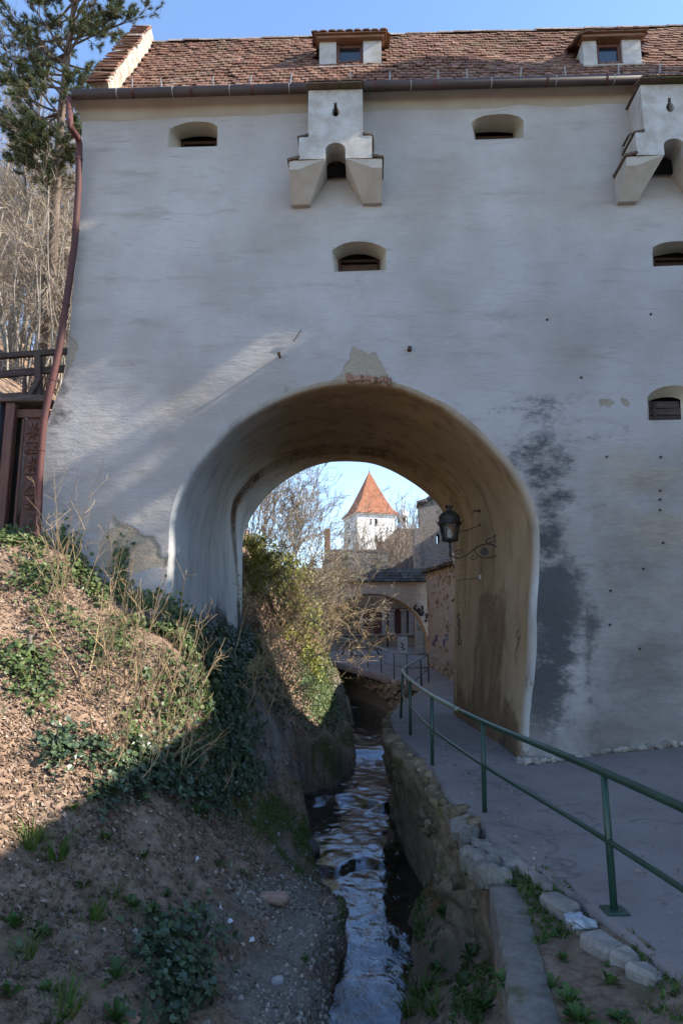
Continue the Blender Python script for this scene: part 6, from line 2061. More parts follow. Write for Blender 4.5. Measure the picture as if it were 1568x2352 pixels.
def leaves(P, N, size, T, FS, tilt=.5, rng=RNG, face=None):
    """leaf faces at points P lying along normals N, jittered"""
    n = len(P)
    N = N + rng.normal(0, tilt, N.shape)
    N /= np.linalg.norm(N, axis=1)[:, None]
    R = rng.normal(0, 1, N.shape)
    A = np.cross(N, R); A /= np.linalg.norm(A, axis=1)[:, None] + 1e-9
    B = np.cross(N, A)
    s = (size * rng.uniform(.55, 1.25, n))[:, None, None]
    t = T[None] - np.array([0, .3, 0])
    V = P[:, None] + s * (t[..., 0:1] * A[:, None] + t[..., 1:2] * B[:, None] + t[..., 2:3] * N[:, None])
    k = len(T)
    Fx = (np.arange(n) * k)[:, None, None] + FS[None]
    return V.reshape(-1, 3), Fx.reshape(-1, FS.shape[1])

def join(parts):
    Vs, Fs, o = [], [], 0
    for V, FS in parts:
        Vs.append(V); Fs.append(FS + o); o += len(V)
    return np.concatenate(Vs), np.concatenate(Fs)

NPT = 420000
GSX = RNG.uniform(-8.5, 1.2, NPT); GSY = RNG.uniform(4.2, 17.5, NPT)
GSZ = ground(GSX, GSY)
GSN = gnormal(GSX, GSY)
SPX, SPY = proj(np.stack([GSX, GSY, GSZ], -1))
SH = GSZ - water_z(GSY)
_free = (SH > .08) & ~((GSY > 11.3) & (GSX < -2.9))
SU = RNG.uniform(0, 1, NPT)
SCL = fbm(GSX * 2.4, GSY * 2.4, 5.0, 3)
def scatter(L, dens, clump=.5, bias=0.0):
    w = blobs(SPX, SPY, L) * np.clip(.5 + bias + clump * SCL * 1.4, 0, 1.5) * dens / np.clip(GSN[:, 2], .2, 1)
    ok = (SU2() < w) & _free
    return np.stack([GSX, GSY, GSZ], -1)[ok], GSN[ok]
def SU2(): return RNG.uniform(0, 1, NPT)

# ---- ivy on the slope
IV_L = [(45, 1275, 80, 40, 1), (70, 1310, 60, 40, .8), (190, 1370, 90, 50, .9), (150, 1330, 60, 40, .8), (330, 1400, 90, 50, 1.0), (400, 1450, 80, 60, 1.0), (440, 1540, 60, 80, .95), (300, 1450, 60, 50, .7), (460, 1620, 40, 60, .9),
        (400, 1640, 60, 50, .6), (300, 1560, 60, 50, .45), (60, 1540, 50, 50, .7), (30, 1500, 40, 60, .6), (250, 1340, 40, 50, .9), (350, 1700, 70, 40, .6), (280, 1640, 50, 40, .4), (100, 1590, 50, 40, .4), (90, 1440, 30, 30, .4), (220, 1500, 30, 40, .4)]
IV_D = [(540, 1520, 50, 60, 1), (550, 1600, 50, 60, 1), (520, 1690, 36, 90, 1), (540, 1760, 30, 60, .8), (570, 1480, 30, 40, 1), (150, 1730, 46, 36, .9), (350, 1780, 90, 50, .8), (430, 1770, 60, 50, .9), (300, 1820, 60, 40, .7), (470, 1800, 40, 60, .7),
        (400, 2180, 62, 70, .95), (420, 2260, 58, 70, .95), (380, 2320, 60, 50, .9), (360, 2140, 40, 24, .7), (230, 1750, 40, 30, .4), (30, 2200, 20, 30, .3), (500, 1500, 30, 40, .8)]
P1, N1 = scatter(IV_L, .40, .9, -.05)
P1 = P1 + N1 * (RNG.uniform(.0, .16, len(P1)) ** 1.0)[:, None]
V1_, F1_ = leaves(P1, N1, .068, IVYT, IVYF, .45)
mk('ivy', V1_, F1_, IVY, kind='stuff')
P2, N2 = scatter(IV_D, .55, .6, .15)
P2 = P2 + N2 * RNG.uniform(.0, .2, len(P2))[:, None]
V2_, F2_ = leaves(P2, N2, .068, IVYT, IVYF, .45)
# hanging down the rock face and the foot of the jamb
cl = []
for _ in range(2600):
    px_ = RNG.normal(535, 34); py_ = RNG.uniform(1420, 1820)
    if abs(px_ - 535) > 70: continue
    if RNG.uniform() > .5 + .5 * float(vnoise(px_ * .03, py_ * .03, 2.0)) + .25 * (py_ < 1700): continue
    cl.append((px_, py_))
cl = np.array(cl)
Pc = np.array([ground_at(x, y, 9.0, 18.0) for x, y in cl])
Nc = np.array([[.75, -.6, .3]]) + RNG.normal(0, .1, Pc.shape)
Pc = Pc + Nc * RNG.uniform(.02, .16, len(Pc))[:, None]
okc = Pc[:, 1] < 15
V3_, F3_ = leaves(Pc[okc], Nc[okc], .085, IVYT, IVYF, .35)
V_, F_ = join([(V2_, F2_), (V3_, F3_)])
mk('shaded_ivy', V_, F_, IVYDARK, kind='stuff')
# climbing the foot of the wall
wp = []
for (cx, cy, rx, ry, n) in [(285, 1320, 16, 55, 260), (275, 1370, 34, 30, 220), (180, 1290, 20, 40, 160), (150, 1250, 14, 40, 60), (330, 1380, 60, 20, 260), (400, 1400, 24, 16, 120), (60, 1250, 50, 30, 500)]:
    for _ in range(n):
        x, y = RNG.normal(cx, rx * .6), RNG.normal(cy, ry * .6)
        u, w = loc(x, y, 0)
        wp.append(to_world(np.array([u, float(wall_v(u, w)) - RNG.uniform(.01, .10), w])))
wp = np.array(wp)
V_, F_ = leaves(wp, np.tile([[.1, -1, .35]], (len(wp), 1)), .07, IVYT, IVYF, .4)
mk('climbing_ivy', V_, F_, IVY, kind='stuff')

# ---- leaf litter
P, N = scatter(LITTER_B, .55, .3, .35)
print('litter', len(P), 'ivy', len(P1), len(P2))
V_, F_ = leaves(P + N * .012, N, .052, DRYT, DRYF, .35)
mk('leaf_litter', V_, F_, LITTER, kind='stuff')
P, N = scatter([(300, 2050, 340, 200, .5), (200, 2280, 220, 120, .5), (500, 1950, 120, 90, .5)], .05, .5, 0.1)
V_, F_ = leaves(P + N * .01, N, .05, DRYT, DRYF, .35)
mk('scattered_leaves', V_, F_, LITTER, kind='stuff')

# ---- gravel and clods
OCT = np.array([(1, 0, 0), (-1, 0, 0), (0, 1, 0), (0, -1, 0), (0, 0, 1), (0, 0, -1), (.62, .62, .3), (-.62, .62, .3), (-.62, -.62, .3), (.62, -.62, .3)], float)
OCTF = np.array([(0, 6, 4), (6, 2, 4), (2, 7, 4), (7, 1, 4), (1, 8, 4), (8, 3, 4), (3, 9, 4), (9, 0, 4), (0, 5, 6), (6, 5, 2), (2, 5, 7), (7, 5, 1), (1, 5, 8), (8, 5, 3), (3, 5, 9), (9, 5, 0)])
def stones_of(P, N, s0, s1, name, mat):
    n = len(P)
    V, Fq = leaves(P, N, 1.0, OCT + np.array([0, .3, 0]), OCTF, .3)
    V = V.reshape(n, -1, 3)
    s = (s0 * (s1 / s0) ** (RNG.uniform(0, 1, n) ** 2.2))[:, None, None]
    sc = RNG.uniform(.65, 1.2, (n, 1, 3))
    V = P[:, None] + (V - P[:, None]) * s * sc + RNG.normal(0, .12, V.shape) * s
    return mk(name, V.reshape(-1, 3), Fq, mat, kind='stuff')
P, N = scatter([b[:4] + (b[4] ** 2 * (1.0 if b[0] > 560 else .25),) for b in GRAVEL_B], .45, .5, .1)
stones_of(P, N, .007, .036, 'gravel', GRAVELM)
P, N = scatter([(300, 2050, 340, 200, .6), (200, 2280, 240, 120, .8), (520, 1980, 120, 90, .8), (150, 1850, 200, 60, .4), (600, 1950, 90, 80, .6)], .55, .5, .1)
stones_of(P, N, .008, .036, 'soil_clods', simple('soil_clod', (.085, .06, .042), (.17, .13, .098), 9, .95, .1, .4, 30, .01, rnd=.35))

# ---- moss and short grass turf
def turf(L, dens, h, name, mat, lean=.35, pts=None):
    P, N = pts if pts is not None else scatter(L, dens, .7, .0)
    n = len(P)
    D = N * .6 + np.array([0, 0, .8]) + RNG.normal(0, lean, P.shape)
    D /= np.linalg.norm(D, axis=1)[:, None]
    Sd = np.cross(D, RNG.normal(0, 1, D.shape)); Sd /= np.linalg.norm(Sd, axis=1)[:, None]
    hh = (h * RNG.uniform(.4, 1.3, n))[:, None]
    w = .0045 + .0 * hh
    bend = RNG.normal(0, .3, P.shape) * hh; bend[:, 2] = -abs(bend[:, 2]) * .5
    V = np.stack([P - Sd * w, P + Sd * w, P + D * hh * .6 + Sd * w * .8, P + D * hh * .6 - Sd * w * .8, P + D * hh + bend * .6], 1)
    b = (np.arange(n) * 5)[:, None]
    FS = np.concatenate([b + np.array([[0, 1, 2, 3]]), b + np.array([[3, 2, 4, 4]])])
    me_V = V.reshape(-1, 3)
    q = b + np.array([[0, 1, 2, 3]]); t = b + np.array([[3, 2, 4]])
    FF = np.concatenate([np.stack([q[:, 0], q[:, 1], q[:, 2]], 1), np.stack([q[:, 0], q[:, 2], q[:, 3]], 1), t])
    return mk(name, me_V, FF, mat, kind='stuff')
turf([(615, 1880, 50, 46, 1), (650, 1900, 50, 40, .8), (690, 1925, 22, 40, 1.2), (560, 1850, 40, 40, .6), (660, 1960, 30, 26, .7), (700, 1990, 20, 30, .8), (300, 2050, 300, 180, .10), (120, 1600, 90, 60, .10), (90, 1960, 60, 40, .3), (250, 2120, 120, 60, .18), (60, 2180, 80, 60, .15), (780, 2110, 10, 50, .5)], .55, .085, 'bank_grass', GRASS)
turf([(740, 1720, 46, 30, 1), (770, 1760, 24, 26, .9), (800, 1690, 22, 26, 1), (780, 1790, 24, 14, .9), (785, 2110, 10, 60, .8), (770, 2200, 12, 70, .7), (700, 1800, 50, 16, .5)], .5, .03, 'moss', MOSSLEAF)

# ---- grass tufts and leafy weeds: one mesh of each kind, copied
def tuft_mesh(seed, n=46, h=.24, sp=.07):
    r = np.random.default_rng(seed)
    a = r.uniform(0, 6.28, n); rad = sp * np.sqrt(r.uniform(0, 1, n))
    P = np.stack([np.cos(a) * rad, np.sin(a) * rad, np.zeros(n)], 1)
    D = np.stack([np.cos(a) * .45, np.sin(a) * .45, np.ones(n)], 1) + r.normal(0, .2, (n, 3))
    D /= np.linalg.norm(D, axis=1)[:, None]
    S = np.stack([-np.sin(a), np.cos(a), np.zeros(n)], 1)
    hh = (h * r.uniform(.5, 1.2, n))[:, None]
    out = np.stack([np.cos(a), np.sin(a), -.5 + np.zeros(n)], 1)
    w = .006
    V = np.stack([P - S * w, P + S * w, P + D * hh * .55 - S * w * .8, P + D * hh * .55 + S * w * .8, P + D * hh + out * hh * .3], 1).reshape(-1, 3)
    b = (np.arange(n) * 5)[:, None]
    FS = np.concatenate([b + np.array([[0, 1, 3]]), b + np.array([[0, 3, 2]]), b + np.array([[2, 3, 4]])])
    return mesh_data('grass_tuft', V, FS, GRASS)
def weed_mesh(seed, n=12, L=.115):
    r = np.random.default_rng(seed)
    mbV, mbF = [], []
    for k in range(n):
        a = k * 2.4 + r.normal() * .2
        el = r.uniform(.15, 1.15)
        l = L * r.uniform(.6, 1.2); w = l * r.uniform(.12, .2)
        d = np.array([math.cos(a) * math.cos(el), math.sin(a) * math.cos(el), math.sin(el)])
        s = np.array([-math.sin(a), math.cos(a), 0])
        up = np.cross(s, d) * -1
        pts = []
        for t, ww, dr in [(0.05, .15, 0), (.35, .7, .04), (.65, 1, .02), (.85, .7, -.05), (1.0, .05, -.16)]:
            c = d * l * t + np.array([0, 0, dr * l])
            pts += [c - s * w * ww + up * w * .25 * ww, c, c + s * w * ww + up * w * .25 * ww]
        o = sum(len(x) for x in mbV)
        mbV.append(np.array(pts))
        for i in range(4):
            for j in range(2): mbF.append((o + i * 3 + j, o + i * 3 + j + 1, o + i * 3 + j + 4, o + i * 3 + j + 3))
    return mesh_data('weed', np.concatenate(mbV), np.array(mbF), WEED)
TUFTS = [tuft_mesh(i) for i in range(4)]
WEEDS = [weed_mesh(i, 14 + 3 * i) for i in range(5)]
def plant(px, py, me, name, s, label, cat, group, z=None):
    p = ground_at(px, py) if z is None else np.array(at_z(px, py, z))
    if z is not None: p[2] = strip_z(p[0], p[1])
    o = bpy.data.objects.new(name, me)
    o.location = (p[0], p[1], p[2] - .01)
    o.rotation_euler = (RNG.normal() * .15, RNG.normal() * .15, RNG.uniform(0, 6.28))
    o.scale = (s, s, s * RNG.uniform(.9, 1.2))
    return finish(o, None, label, cat, group)
GT = [(70, 1950, 1.3, 'sunlit grass tuft at the edge of the shadow on the left slope'), (132, 1975, 1.35, 'tall grass tuft just right of the sunlit tuft on the slope'), (222, 2110, 1.1, 'upright bright grass tuft among weeds on the shaded lower slope'),
      (150, 2330, 1.1, 'drooping grass tuft near the lower left corner of the slope'), (405, 2160, .8, 'small grass tuft just above the dark ivy patch'), (260, 2060, .9, 'grass tuft beside the weeds on the middle of the shaded slope'),
      (125, 1655, .6, 'short grass tuft on the sunny leaf litter'), (690, 1905, .7, 'dense grass tuft at the water edge by the brown shallow'), (60, 2200, .8, 'pale grass tuft at the left margin of the shaded slope')]
for k, (x, y, s, l) in enumerate(GT): plant(x, y, TUFTS[k % 4], 'grass_tuft', s, l, 'grass tuft', 'grass tufts on the left slope')
WD = [(265, 2250, 1.5, 'tall upright leafy weed left of the dark ivy patch'), (262, 2345, 1.25, 'single bright weed at the bottom edge near a brown stone'), (345, 2100, 1.3, 'broad bushy weed above the dark ivy patch'), (300, 2080, 1.1, 'leafy weed in the middle of the shaded slope'),
      (455, 1870, 1.5, 'large pale weed at the foot of the ivy covered rock'), (470, 1830, 1.2, 'light green weed on the shadow line below the ivy'), (330, 1970, 1.0, 'low weed on bare dark soil right of the grass tufts'), (190, 2040, .9, 'small weed below the sunlit grass tufts'),
      (30, 2130, 1.3, 'clump of weeds at the left edge of the slope'), (90, 2150, 1.1, 'low spreading weed beside the left edge clump'), (20, 2290, 1.3, 'leafy weed in the lower left corner'), (110, 2280, .9, 'thin weed between the pale pebbles low on the slope'),
      (170, 1860, .9, 'sunny little weed on the brown soil near the shadow line'), (215, 1835, 1.0, 'yellowish weed in sun on the slope above the shadow'), (120, 2370, 1.1, 'weed cut by the bottom edge of the view'), (500, 1990, .9, 'weed among gravel near the top of the pebble bank'),
      (700, 2210, .8, 'small bright weed on the near conglomerate ledge'), (560, 2010, .7, 'tiny weed beside the gravel above the pink stone'), (240, 1930, 1.0, 'weed on the shadow line right of the tall grass tuft'), (380, 2060, .9, 'weed rooted on the dark soil bank right of centre slope')]
for k, (x, y, s, l) in enumerate(WD): plant(x, y, WEEDS[k % 5], 'weed', s, l, 'weed', 'weeds on the left slope')
ST = [(1140, 1965, .6, 'small weed growing out of the broken wall top'), (1225, 2030, .9, 'weed tuft between the first kerb stones'), (1275, 2065, .8, 'weed in the soil beside the kerb stones'), (1265, 2250, .9, 'weed low beside the coping slab'), (1310, 2300, 1.1, 'wide bright weed on the soil strip near the bottom'),
      (1395, 2260, .9, 'spread out weed in the middle of the soil strip'), (1330, 2340, 1.2, 'big weed at the bottom of the soil strip'), (1420, 2330, .8, 'weed at the lower right of the soil strip'), (1150, 2230, .8, 'yellow green weed leaning over the coping slab edge'), (1290, 2190, .7, 'weed beside the coping slab halfway down')]
for k, (x, y, s, l) in enumerate(ST): plant(x, y, WEEDS[(k + 2) % 5], 'weed', s, l, 'weed', 'weeds along the soil strip', z=-.08)
MD = [(965, 2290, 1.3, 'lush grass tuft by the water below the coping'), (1000, 2330, 1.2, 'grass tuft at the bottom right of the stream'), (940, 2330, 1.1, 'grass tuft overhanging the water at the bottom')]
for k, (x, y, s, l) in enumerate(MD): plant(x, y, TUFTS[k % 4], 'grass_tuft', s, l, 'grass tuft', 'grass tufts on the right bank')
MW = [(1080, 2200, 1.5, 'round leaved weed on the mossy bank beneath the coping'), (1060, 2270, 1.4, 'broad weed by the mossy wall at the bottom'), (1020, 2100, 1.1, 'dark weed on the orange mound by the water'), (1000, 2230, 1.2, 'weed on the earth bank right of the stream'), (1110, 2320, 1.3, 'large weed hugging the coping wall near the bottom')]
for k, (x, y, s, l) in enumerate(MW): plant(x, y, WEEDS[k % 5], 'weed', s, l, 'weed', 'weeds on the right bank')

# short growth on the soil strip and the right bank
n = 2600
ys_ = RNG.uniform(3.6, 8.4, n)
kx_ = STRIP.reshape(-1, 16, 3)
ii = np.clip(((ys_ - 2.2) / .1).astype(int), 0, len(kx_) - 1); jj = RNG.integers(0, 15, n)
Ps = kx_[ii, jj] + np.stack([RNG.normal(0, .02, n), RNG.normal(0, .03, n), np.full(n, -.005)], 1)
Ps = Ps[fbm(Ps[:, 0] * 3, Ps[:, 1] * 2, 2.0, 3) > -.05]
turf(None, 0, .07, 'verge_grass', GRASS, .5, (Ps, np.tile([[0, 0, 1.0]], (len(Ps), 1))))
V_, F_ = leaves(np.repeat(Ps[::3], 2, 0) + np.array([0, 0, .02]), np.tile([[0, 0, 1.0]], (len(Ps[::3]) * 2, 1)), .05, OVT, OVF, .5)
mk('verge_herbs', V_, F_, WEED, kind='stuff')
Q = 60000
X = RNG.uniform(.5, 1.5, Q); Y = RNG.uniform(5.0, 11, Q); Z = ground(X, Y)
qx, qy = proj(np.stack([X, Y, Z], -1))
w_ = blobs(qx, qy, [(1080, 2290, 50, 60, 1), (1000, 2240, 40, 60, .8), (960, 2110, 16, 60, .8), (1040, 2150, 40, 60, .7), (970, 2320, 40, 40, 1), (1010, 2060, 30, 40, .5)]) * np.clip(.5 + fbm(X * 4, Y * 4, 1, 3), 0, 1.2) * .18
ok = (RNG.uniform(0, 1, Q) < w_) & (Z > -1.62)
Pm = np.stack([X, Y, Z], -1)[ok]
turf(None, 0, .075, 'right_bank_grass', GRASS, .5, (Pm, gnormal(Pm[:, 0], Pm[:, 1])))
V_, F_ = leaves(Pm[::2] + np.array([0, 0, .025]), gnormal(Pm[::2, 0], Pm[::2, 1]), .06, OVT, OVF, .5)
mk('right_bank_herbs', V_, F_, WEED, kind='stuff')

# ---- single stones, litter
def rock(px, py, d, mat, name, label, cat, rot=0.0, sink=.25, z=None, rough=.12):
    p = np.array(ground_at(px, py)) if z is None else np.array(at_z(px, py, z))
    n1, n2 = 12, 8
    V = []
    for i in range(n2 + 1):
        th = math.pi * i / n2
        for j in range(n1):
            ph = 2 * math.pi * j / n1
            q = np.array([math.sin(th) * math.cos(ph), math.sin(th) * math.sin(ph), math.cos(th)])
            q = np.sign(q) * np.abs(q) ** .75
            q = q * (1 + rough * 2 * float(fbm(q[0] * 1.6 + px, q[1] * 1.6 + py, q[2] * 1.6, 3)))
            V.append(q * np.array(d) / 2)
    FS = [(i * n1 + j, (i + 1) * n1 + j, (i + 1) * n1 + (j + 1) % n1, i * n1 + (j + 1) % n1) for i in range(n2) for j in range(n1)]
    o = mk(name, V, FS, mat, None, rough < .1, None, None, label=label, cat=cat)
    o.location = (p[0], p[1], p[2] + d[2] * (.5 - sink))
    o.rotation_euler = (RNG.normal() * .1, RNG.normal() * .1, rot)
    return o
rock(627, 2072, (.36, .17, .13), PINKSTONE, 'pink_stone', 'angular pink stone lying on the gravel by the stream', 'stone', -.15, .2)
rock(637, 2258, (.13, .10, .08), PALESTONE, 'pebble', 'smooth pale oval pebble on the near conglomerate ledge', 'pebble', .2, .3, None, .04)
rock(297, 2352, (.14, .13, .09), PINKSTONE, 'brown_stone', 'brown stone at the bottom edge beside a bright weed', 'stone', .5, .3)
rock(712, 1955, (.34, .34, .26), ROCKM, 'pebbly_rock', 'dark pebbly rock at the water edge below the bank grass', 'rock', .3, .35)
rock(800, 1640, (1.3, 1.0, .55), ROCKM, 'mossy_boulder', 'mossy boulder on the left of the upper cascade', 'boulder', .3, .45, -1.15)
rock(838, 1628, (.7, .6, .42), ROCKM, 'dark_boulder', 'small dark boulder in the stream at the upper cascade', 'boulder', -.2, .4, -1.15)
rock(880, 1640, (1.0, .5, .25), ROCKM, 'flat_rock', 'flat rock against the river wall at the upper cascade', 'rock', .1, .5, -1.15)
rock(868, 1810, (.5, .18, .14), ROCKM, 'ledge_rock', 'low dark rock breaking the lower cascade by the right wall', 'rock', -.3, .5, -1.50)
for k, (x, y, l) in enumerate([(505, 2085, 'small white scrap of paper on the gravel left of the pink stone'), (524, 2118, 'tiny white scrap lower left of the pink stone'), (576, 2160, 'pale blue scrap on the gravel below the pink stone'), (450, 1975, 'pale curled bark sliver on the dark soil')]):
    p = np.array(ground_at(x, y))
    V = np.array([(-.03, -.02, .012), (.03, -.018, .008), (.035, .022, .02), (0, .025, .03), (-.03, .02, .01)]) * 1.2
    Vb = V - np.array([0, 0, .006])
    o = mk('paper_scrap', np.concatenate([V, Vb]), [(0, 1, 2, 3, 4), (9, 8, 7, 6, 5)] + [(i, i + 5, (i + 1) % 5 + 5, (i + 1) % 5) for i in range(5)], simple('paper', (.55, .56, .58), (.45, .47, .5), 5, .8, .2, 0) if k == 0 else bpy.data.materials['paper'], label=l, cat='paper scrap', group='scraps on the gravel')
    o.location = p; o.rotation_euler = (RNG.normal() * .3, RNG.normal() * .3, RNG.uniform(0, 6))
# crumpled plastic bag beside the kerb
def bag():
    p = np.array(at_z(1328, 2115, .0))
    n1, n2 = 20, 10
    V = []
    for i in range(n2 + 1):
        th = math.pi * i / n2
        for j in range(n1):
            ph = 2 * math.pi * j / n1
            q = np.array([math.sin(th) * math.cos(ph) * 1.3, math.sin(th) * math.sin(ph), math.cos(th) * .55])
            q = q * (1 + .55 * float(fbm(q[0] * 2, q[1] * 2, q[2] * 3, 3)))
            V.append(q * .085)
    FS = [(i * n1 + j, (i + 1) * n1 + j, (i + 1) * n1 + (j + 1) % n1, i * n1 + (j + 1) % n1) for i in range(n2) for j in range(n1)]
    m = Mat('thin_plastic', .3, .5); m.col((.42, .46, .52)); m.p.inputs['Transmission Weight'].default_value = .35
    o = mk('plastic_bag', V, FS, m.m, label='crumpled translucent plastic bag lying beside the kerb stones', cat='plastic bag')
    o.location = (p[0], p[1], .0)
bag()
mb = MB()
p = np.array(ground_at(66, 1500))
MB().tube([p - [0, 0, .1], p + [.005, .0, .24]], [.035, .032], 8).build('cut_stump', BARK, label='short sawn-off sapling stump standing in the sunny ivy', cat='stump')

# grit, small leaves and twigs on the path
n = 900
Y = RNG.uniform(3.2, 17, n); e_ = river_x(Y)
X = np.where(RNG.uniform(0, 1, n) < .5, np.maximum(e_, np.where(Y < 6.5, 2.3, e_)) + .15 + np.abs(RNG.normal(0, .3, n)), RNG.uniform(2.0, 7.5, n))
ok = ~((Y > 11.0) & (X > 2.75)) & (X > e_ + .12)
Pp = np.stack([X, Y, path_z(X, Y) + .015], 1)[ok]
up_ = np.tile([[0, 0, 1.0]], (len(Pp), 1))
stones_of(Pp[::2], up_[::2], .006, .018, 'path_grit', PALESTONE)
V_, F_ = leaves(Pp[1::3] + np.array([0, 0, .006]), up_[1::3], .05, DRYT, DRYF, .15)
mk('path_leaves', V_, F_, LITTER, kind='stuff')

# ---- dry saplings on the slope
def stems(base, n, h, spread, seed, mat, name, label, lean=(0, 0, 0), levels=None, r=.011, group=None, cat='shrub'):
    r_ = np.random.default_rng(seed)
    b = np.asarray(base, float)
    S = b[None] + np.stack([r_.normal(0, spread, n), r_.normal(0, spread, n), np.zeros(n)], 1)
    S[:, 2] = ground(S[:, 0], S[:, 1]) - .05
    D = np.array([0, 0, 1.0]) + r_.normal(0, .22, (n, 3)) + np.array(lean)
    L = h * r_.uniform(.5, 1.15, n)
    lv = levels or [(8, .07, 3, .35, .45, .02, .6, .35), (4, .12, 2, .5, .5, .03, .6, .3), (3, .15, 0, 0, 0, .02, 0, 0)]
    (P0, P1_, r0, r1), tips = grow(S, D, L, np.full(n, r) * r_.uniform(.7, 1.3, n), lv, r_)
    V, FS = segs(P0, P1_, np.maximum(r0, .0022), np.maximum(r1, .0018), 3)
    return mk(name, V, FS, mat, label=label, cat=cat, group=group), tips
SAP = [(170, 1420, 7, 2.0, .25, (-.05, -.1, 0), 'tall thin tan stems rising in front of the wall near the downpipe'), (250, 1640, 9, 2.0, .22, (.02, -.15, 0), 'bundle of dry stems in the middle of the sunny slope'), (300, 1560, 9, 1.7, .3, (.12, -.1, 0), 'dry tan stems right of the slope centre against the wall foot'),
       (390, 1640, 11, 1.25, .28, (.25, -.1, 0), 'dry shrub stems leaning right over the ivy'), (440, 1560, 9, .9, .25, (.1, 0, 0), 'budding stems at the ivy edge beside the jamb'), (300, 1740, 13, 1.0, .3, (.3, -.15, -.1), 'low sprawling dry shrub above the shadow line'),
       (120, 1370, 5, 1.3, .3, (0, -.1, 0), 'few dry stems between the gate ivy and the wall'), (400, 1790, 8, .9, .2, (.9, -.1, -.1), 'long thin stems reaching right across the ivy covered rock')]
for k, (x, y, n, h, sp, ln, l) in enumerate(SAP):
    stems(ground_at(x, y), int(n * 1.6), h, sp, 40 + k, TANTWIG, 'dry_shrub', l, ln, group='dry shrubs on the left slope')

# ---- twiggy bank behind the arch
def shrub(px, py, n, h, seed, label, lean, name='bare_shrub', mat=TWIG, sp=.35, Y=None, lv=None, r=.016, group='bare shrubs on the bank behind the arch'):
    b = np.array(ground_at(px, py)) if Y is None else np.array(at(px, py, Y))
    lv = lv or [(7, .10, 6, .55, .55, .02, .5, .25), (5, .14, 5, .55, .6, .0, .55, .2), (4, .18, 3, .5, .65, 0, .6, .2), (3, .2, 0, 0, 0, 0, 0, 0)]
    r_ = np.random.default_rng(seed)
    S = b[None] + np.stack([r_.normal(0, sp, n), r_.normal(0, sp, n), np.zeros(n)], 1)
    S[:, 2] = ground(S[:, 0], S[:, 1]) - .05
    D = np.array([0, 0, 1.0]) + r_.normal(0, .3, (n, 3)) + np.array(lean)
    (P0, P1_, r0, r1), tips = grow(S, D, h * r_.uniform(.5, 1.1, n), np.full(n, r), lv, r_)
    V, FS = segs(P0, P1_, np.maximum(r0, .0045), np.maximum(r1, .0036), 3)
    mk(name, V, FS, mat, label=label, cat='shrub', group=group)
    return tips
TIPS = []
TIPS += shrub(610, 1420, 9, 2.6, 1, 'dense bare shrub hanging over the bank just inside the left of the arch', (.5, -.2, 0))
TIPS += shrub(640, 1520, 9, 2.4, 2, 'low tangled shrub with tan twigs above the sunlit leaf slope', (.5, -.25, 0), mat=TANTWIG)
TIPS += shrub(700, 1470, 9, 2.8, 3, 'arching bare shrub reaching right towards the low arch', (.75, -.1, 0))
TIPS += shrub(690, 1380, 15, 3.2, 4, 'grey brown thicket on top of the bank behind the arch', (.5, 0, .1))
TIPS += shrub(735, 1490, 8, 2.2, 5, 'budding shrub over the far railing end', (.8, -.1, 0), mat=TANTWIG)
TIPS += shrub(590, 1330, 15, 3.2, 6, 'tall bare shrub at the upper left of the arch opening', (.35, 0, .2))
TIPS += shrub(630, 1300, 18, 4.2, 7, 'high fine twigged tree on the bank under the crown of the arch', (.55, .1, .3), sp=.9, r=.03, lv=[(8, .08, 8, .5, .5, .02, .5, .25), (5, .12, 6, .5, .5, .03, .55, .2), (4, .14, 4, .5, .5, .02, .6, .2), (3, .16, 0, 0, 0, 0, 0, 0)])
TIPS += shrub(680, 1290, 16, 4.2, 8, 'bare tree with feathery twigs left of the tower', (.45, .2, .3), sp=.7, r=.03, lv=[(8, .08, 8, .5, .5, .02, .5, .25), (5, .12, 6, .5, .5, .03, .55, .2), (4, .14, 4, .5, .5, .02, .6, .2), (3, .16, 0, 0, 0, 0, 0, 0)])
TIPS += shrub(730, 1440, 10, 3.4, 11, 'wide bare shrub whose twigs cross in front of the low arch', (1.0, -.1, .0), r=.014)
TIPS += shrub(700, 1400, 10, 3.6, 12, 'tall bare thicket between the leafy bank and the dark tiled coping', (.75, .0, .15), r=.016)
TIPS += shrub(600, 1580, 10, 1.5, 9, 'low dry stems at the foot of the sunny bank inside the arch', (.45, -.3, 0), mat=TANTWIG)
# yellow-green leaves: clumps over the bank and buds at the twig tips
r_ = np.random.default_rng(5)
cl = []
for (px, py, rx, ry, Y, n) in [(600, 1275, 30, 30, 18.6, 900), (640, 1310, 36, 30, 18.9, 900), (670, 1350, 36, 36, 19.4, 1000), (690, 1410, 32, 44, 20, 1000), (710, 1470, 26, 40, 20.6, 700), (720, 1520, 18, 36, 21, 400), (590, 1330, 24, 40, 18.5, 500), (580, 1250, 20, 16, 18.4, 300), (650, 1460, 24, 30, 19.6, 250)]:
    for _ in range(int(n * 1.9)):
        g = r_.normal(0, .62, 2)
        cl.append(at(px + g[0] * rx, py + g[1] * ry, Y + r_.normal(0, .3)))
cl = np.array(cl)
nn_ = fbm(cl[:, 0] * 3, cl[:, 1] * 1.5, cl[:, 2] * 3, 2)
cl = cl[nn_ > -.35]
V_, F_ = leaves(cl, np.tile([[.5, -.6, .5]], (len(cl), 1)), .075, IVYT, IVYF, .6, r_)
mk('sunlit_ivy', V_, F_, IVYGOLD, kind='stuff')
tp = np.concatenate([t[0] for t in TIPS if len(t[0]) > 300])
tp = tp[r_.uniform(0, 1, len(tp)) < .30]
V_, F_ = leaves(tp, np.tile([[.3, -.5, .6]], (len(tp), 1)), .05, OVT, OVF, .8, r_)
mk('spring_buds', V_, F_, IVYGOLD, kind='stuff')
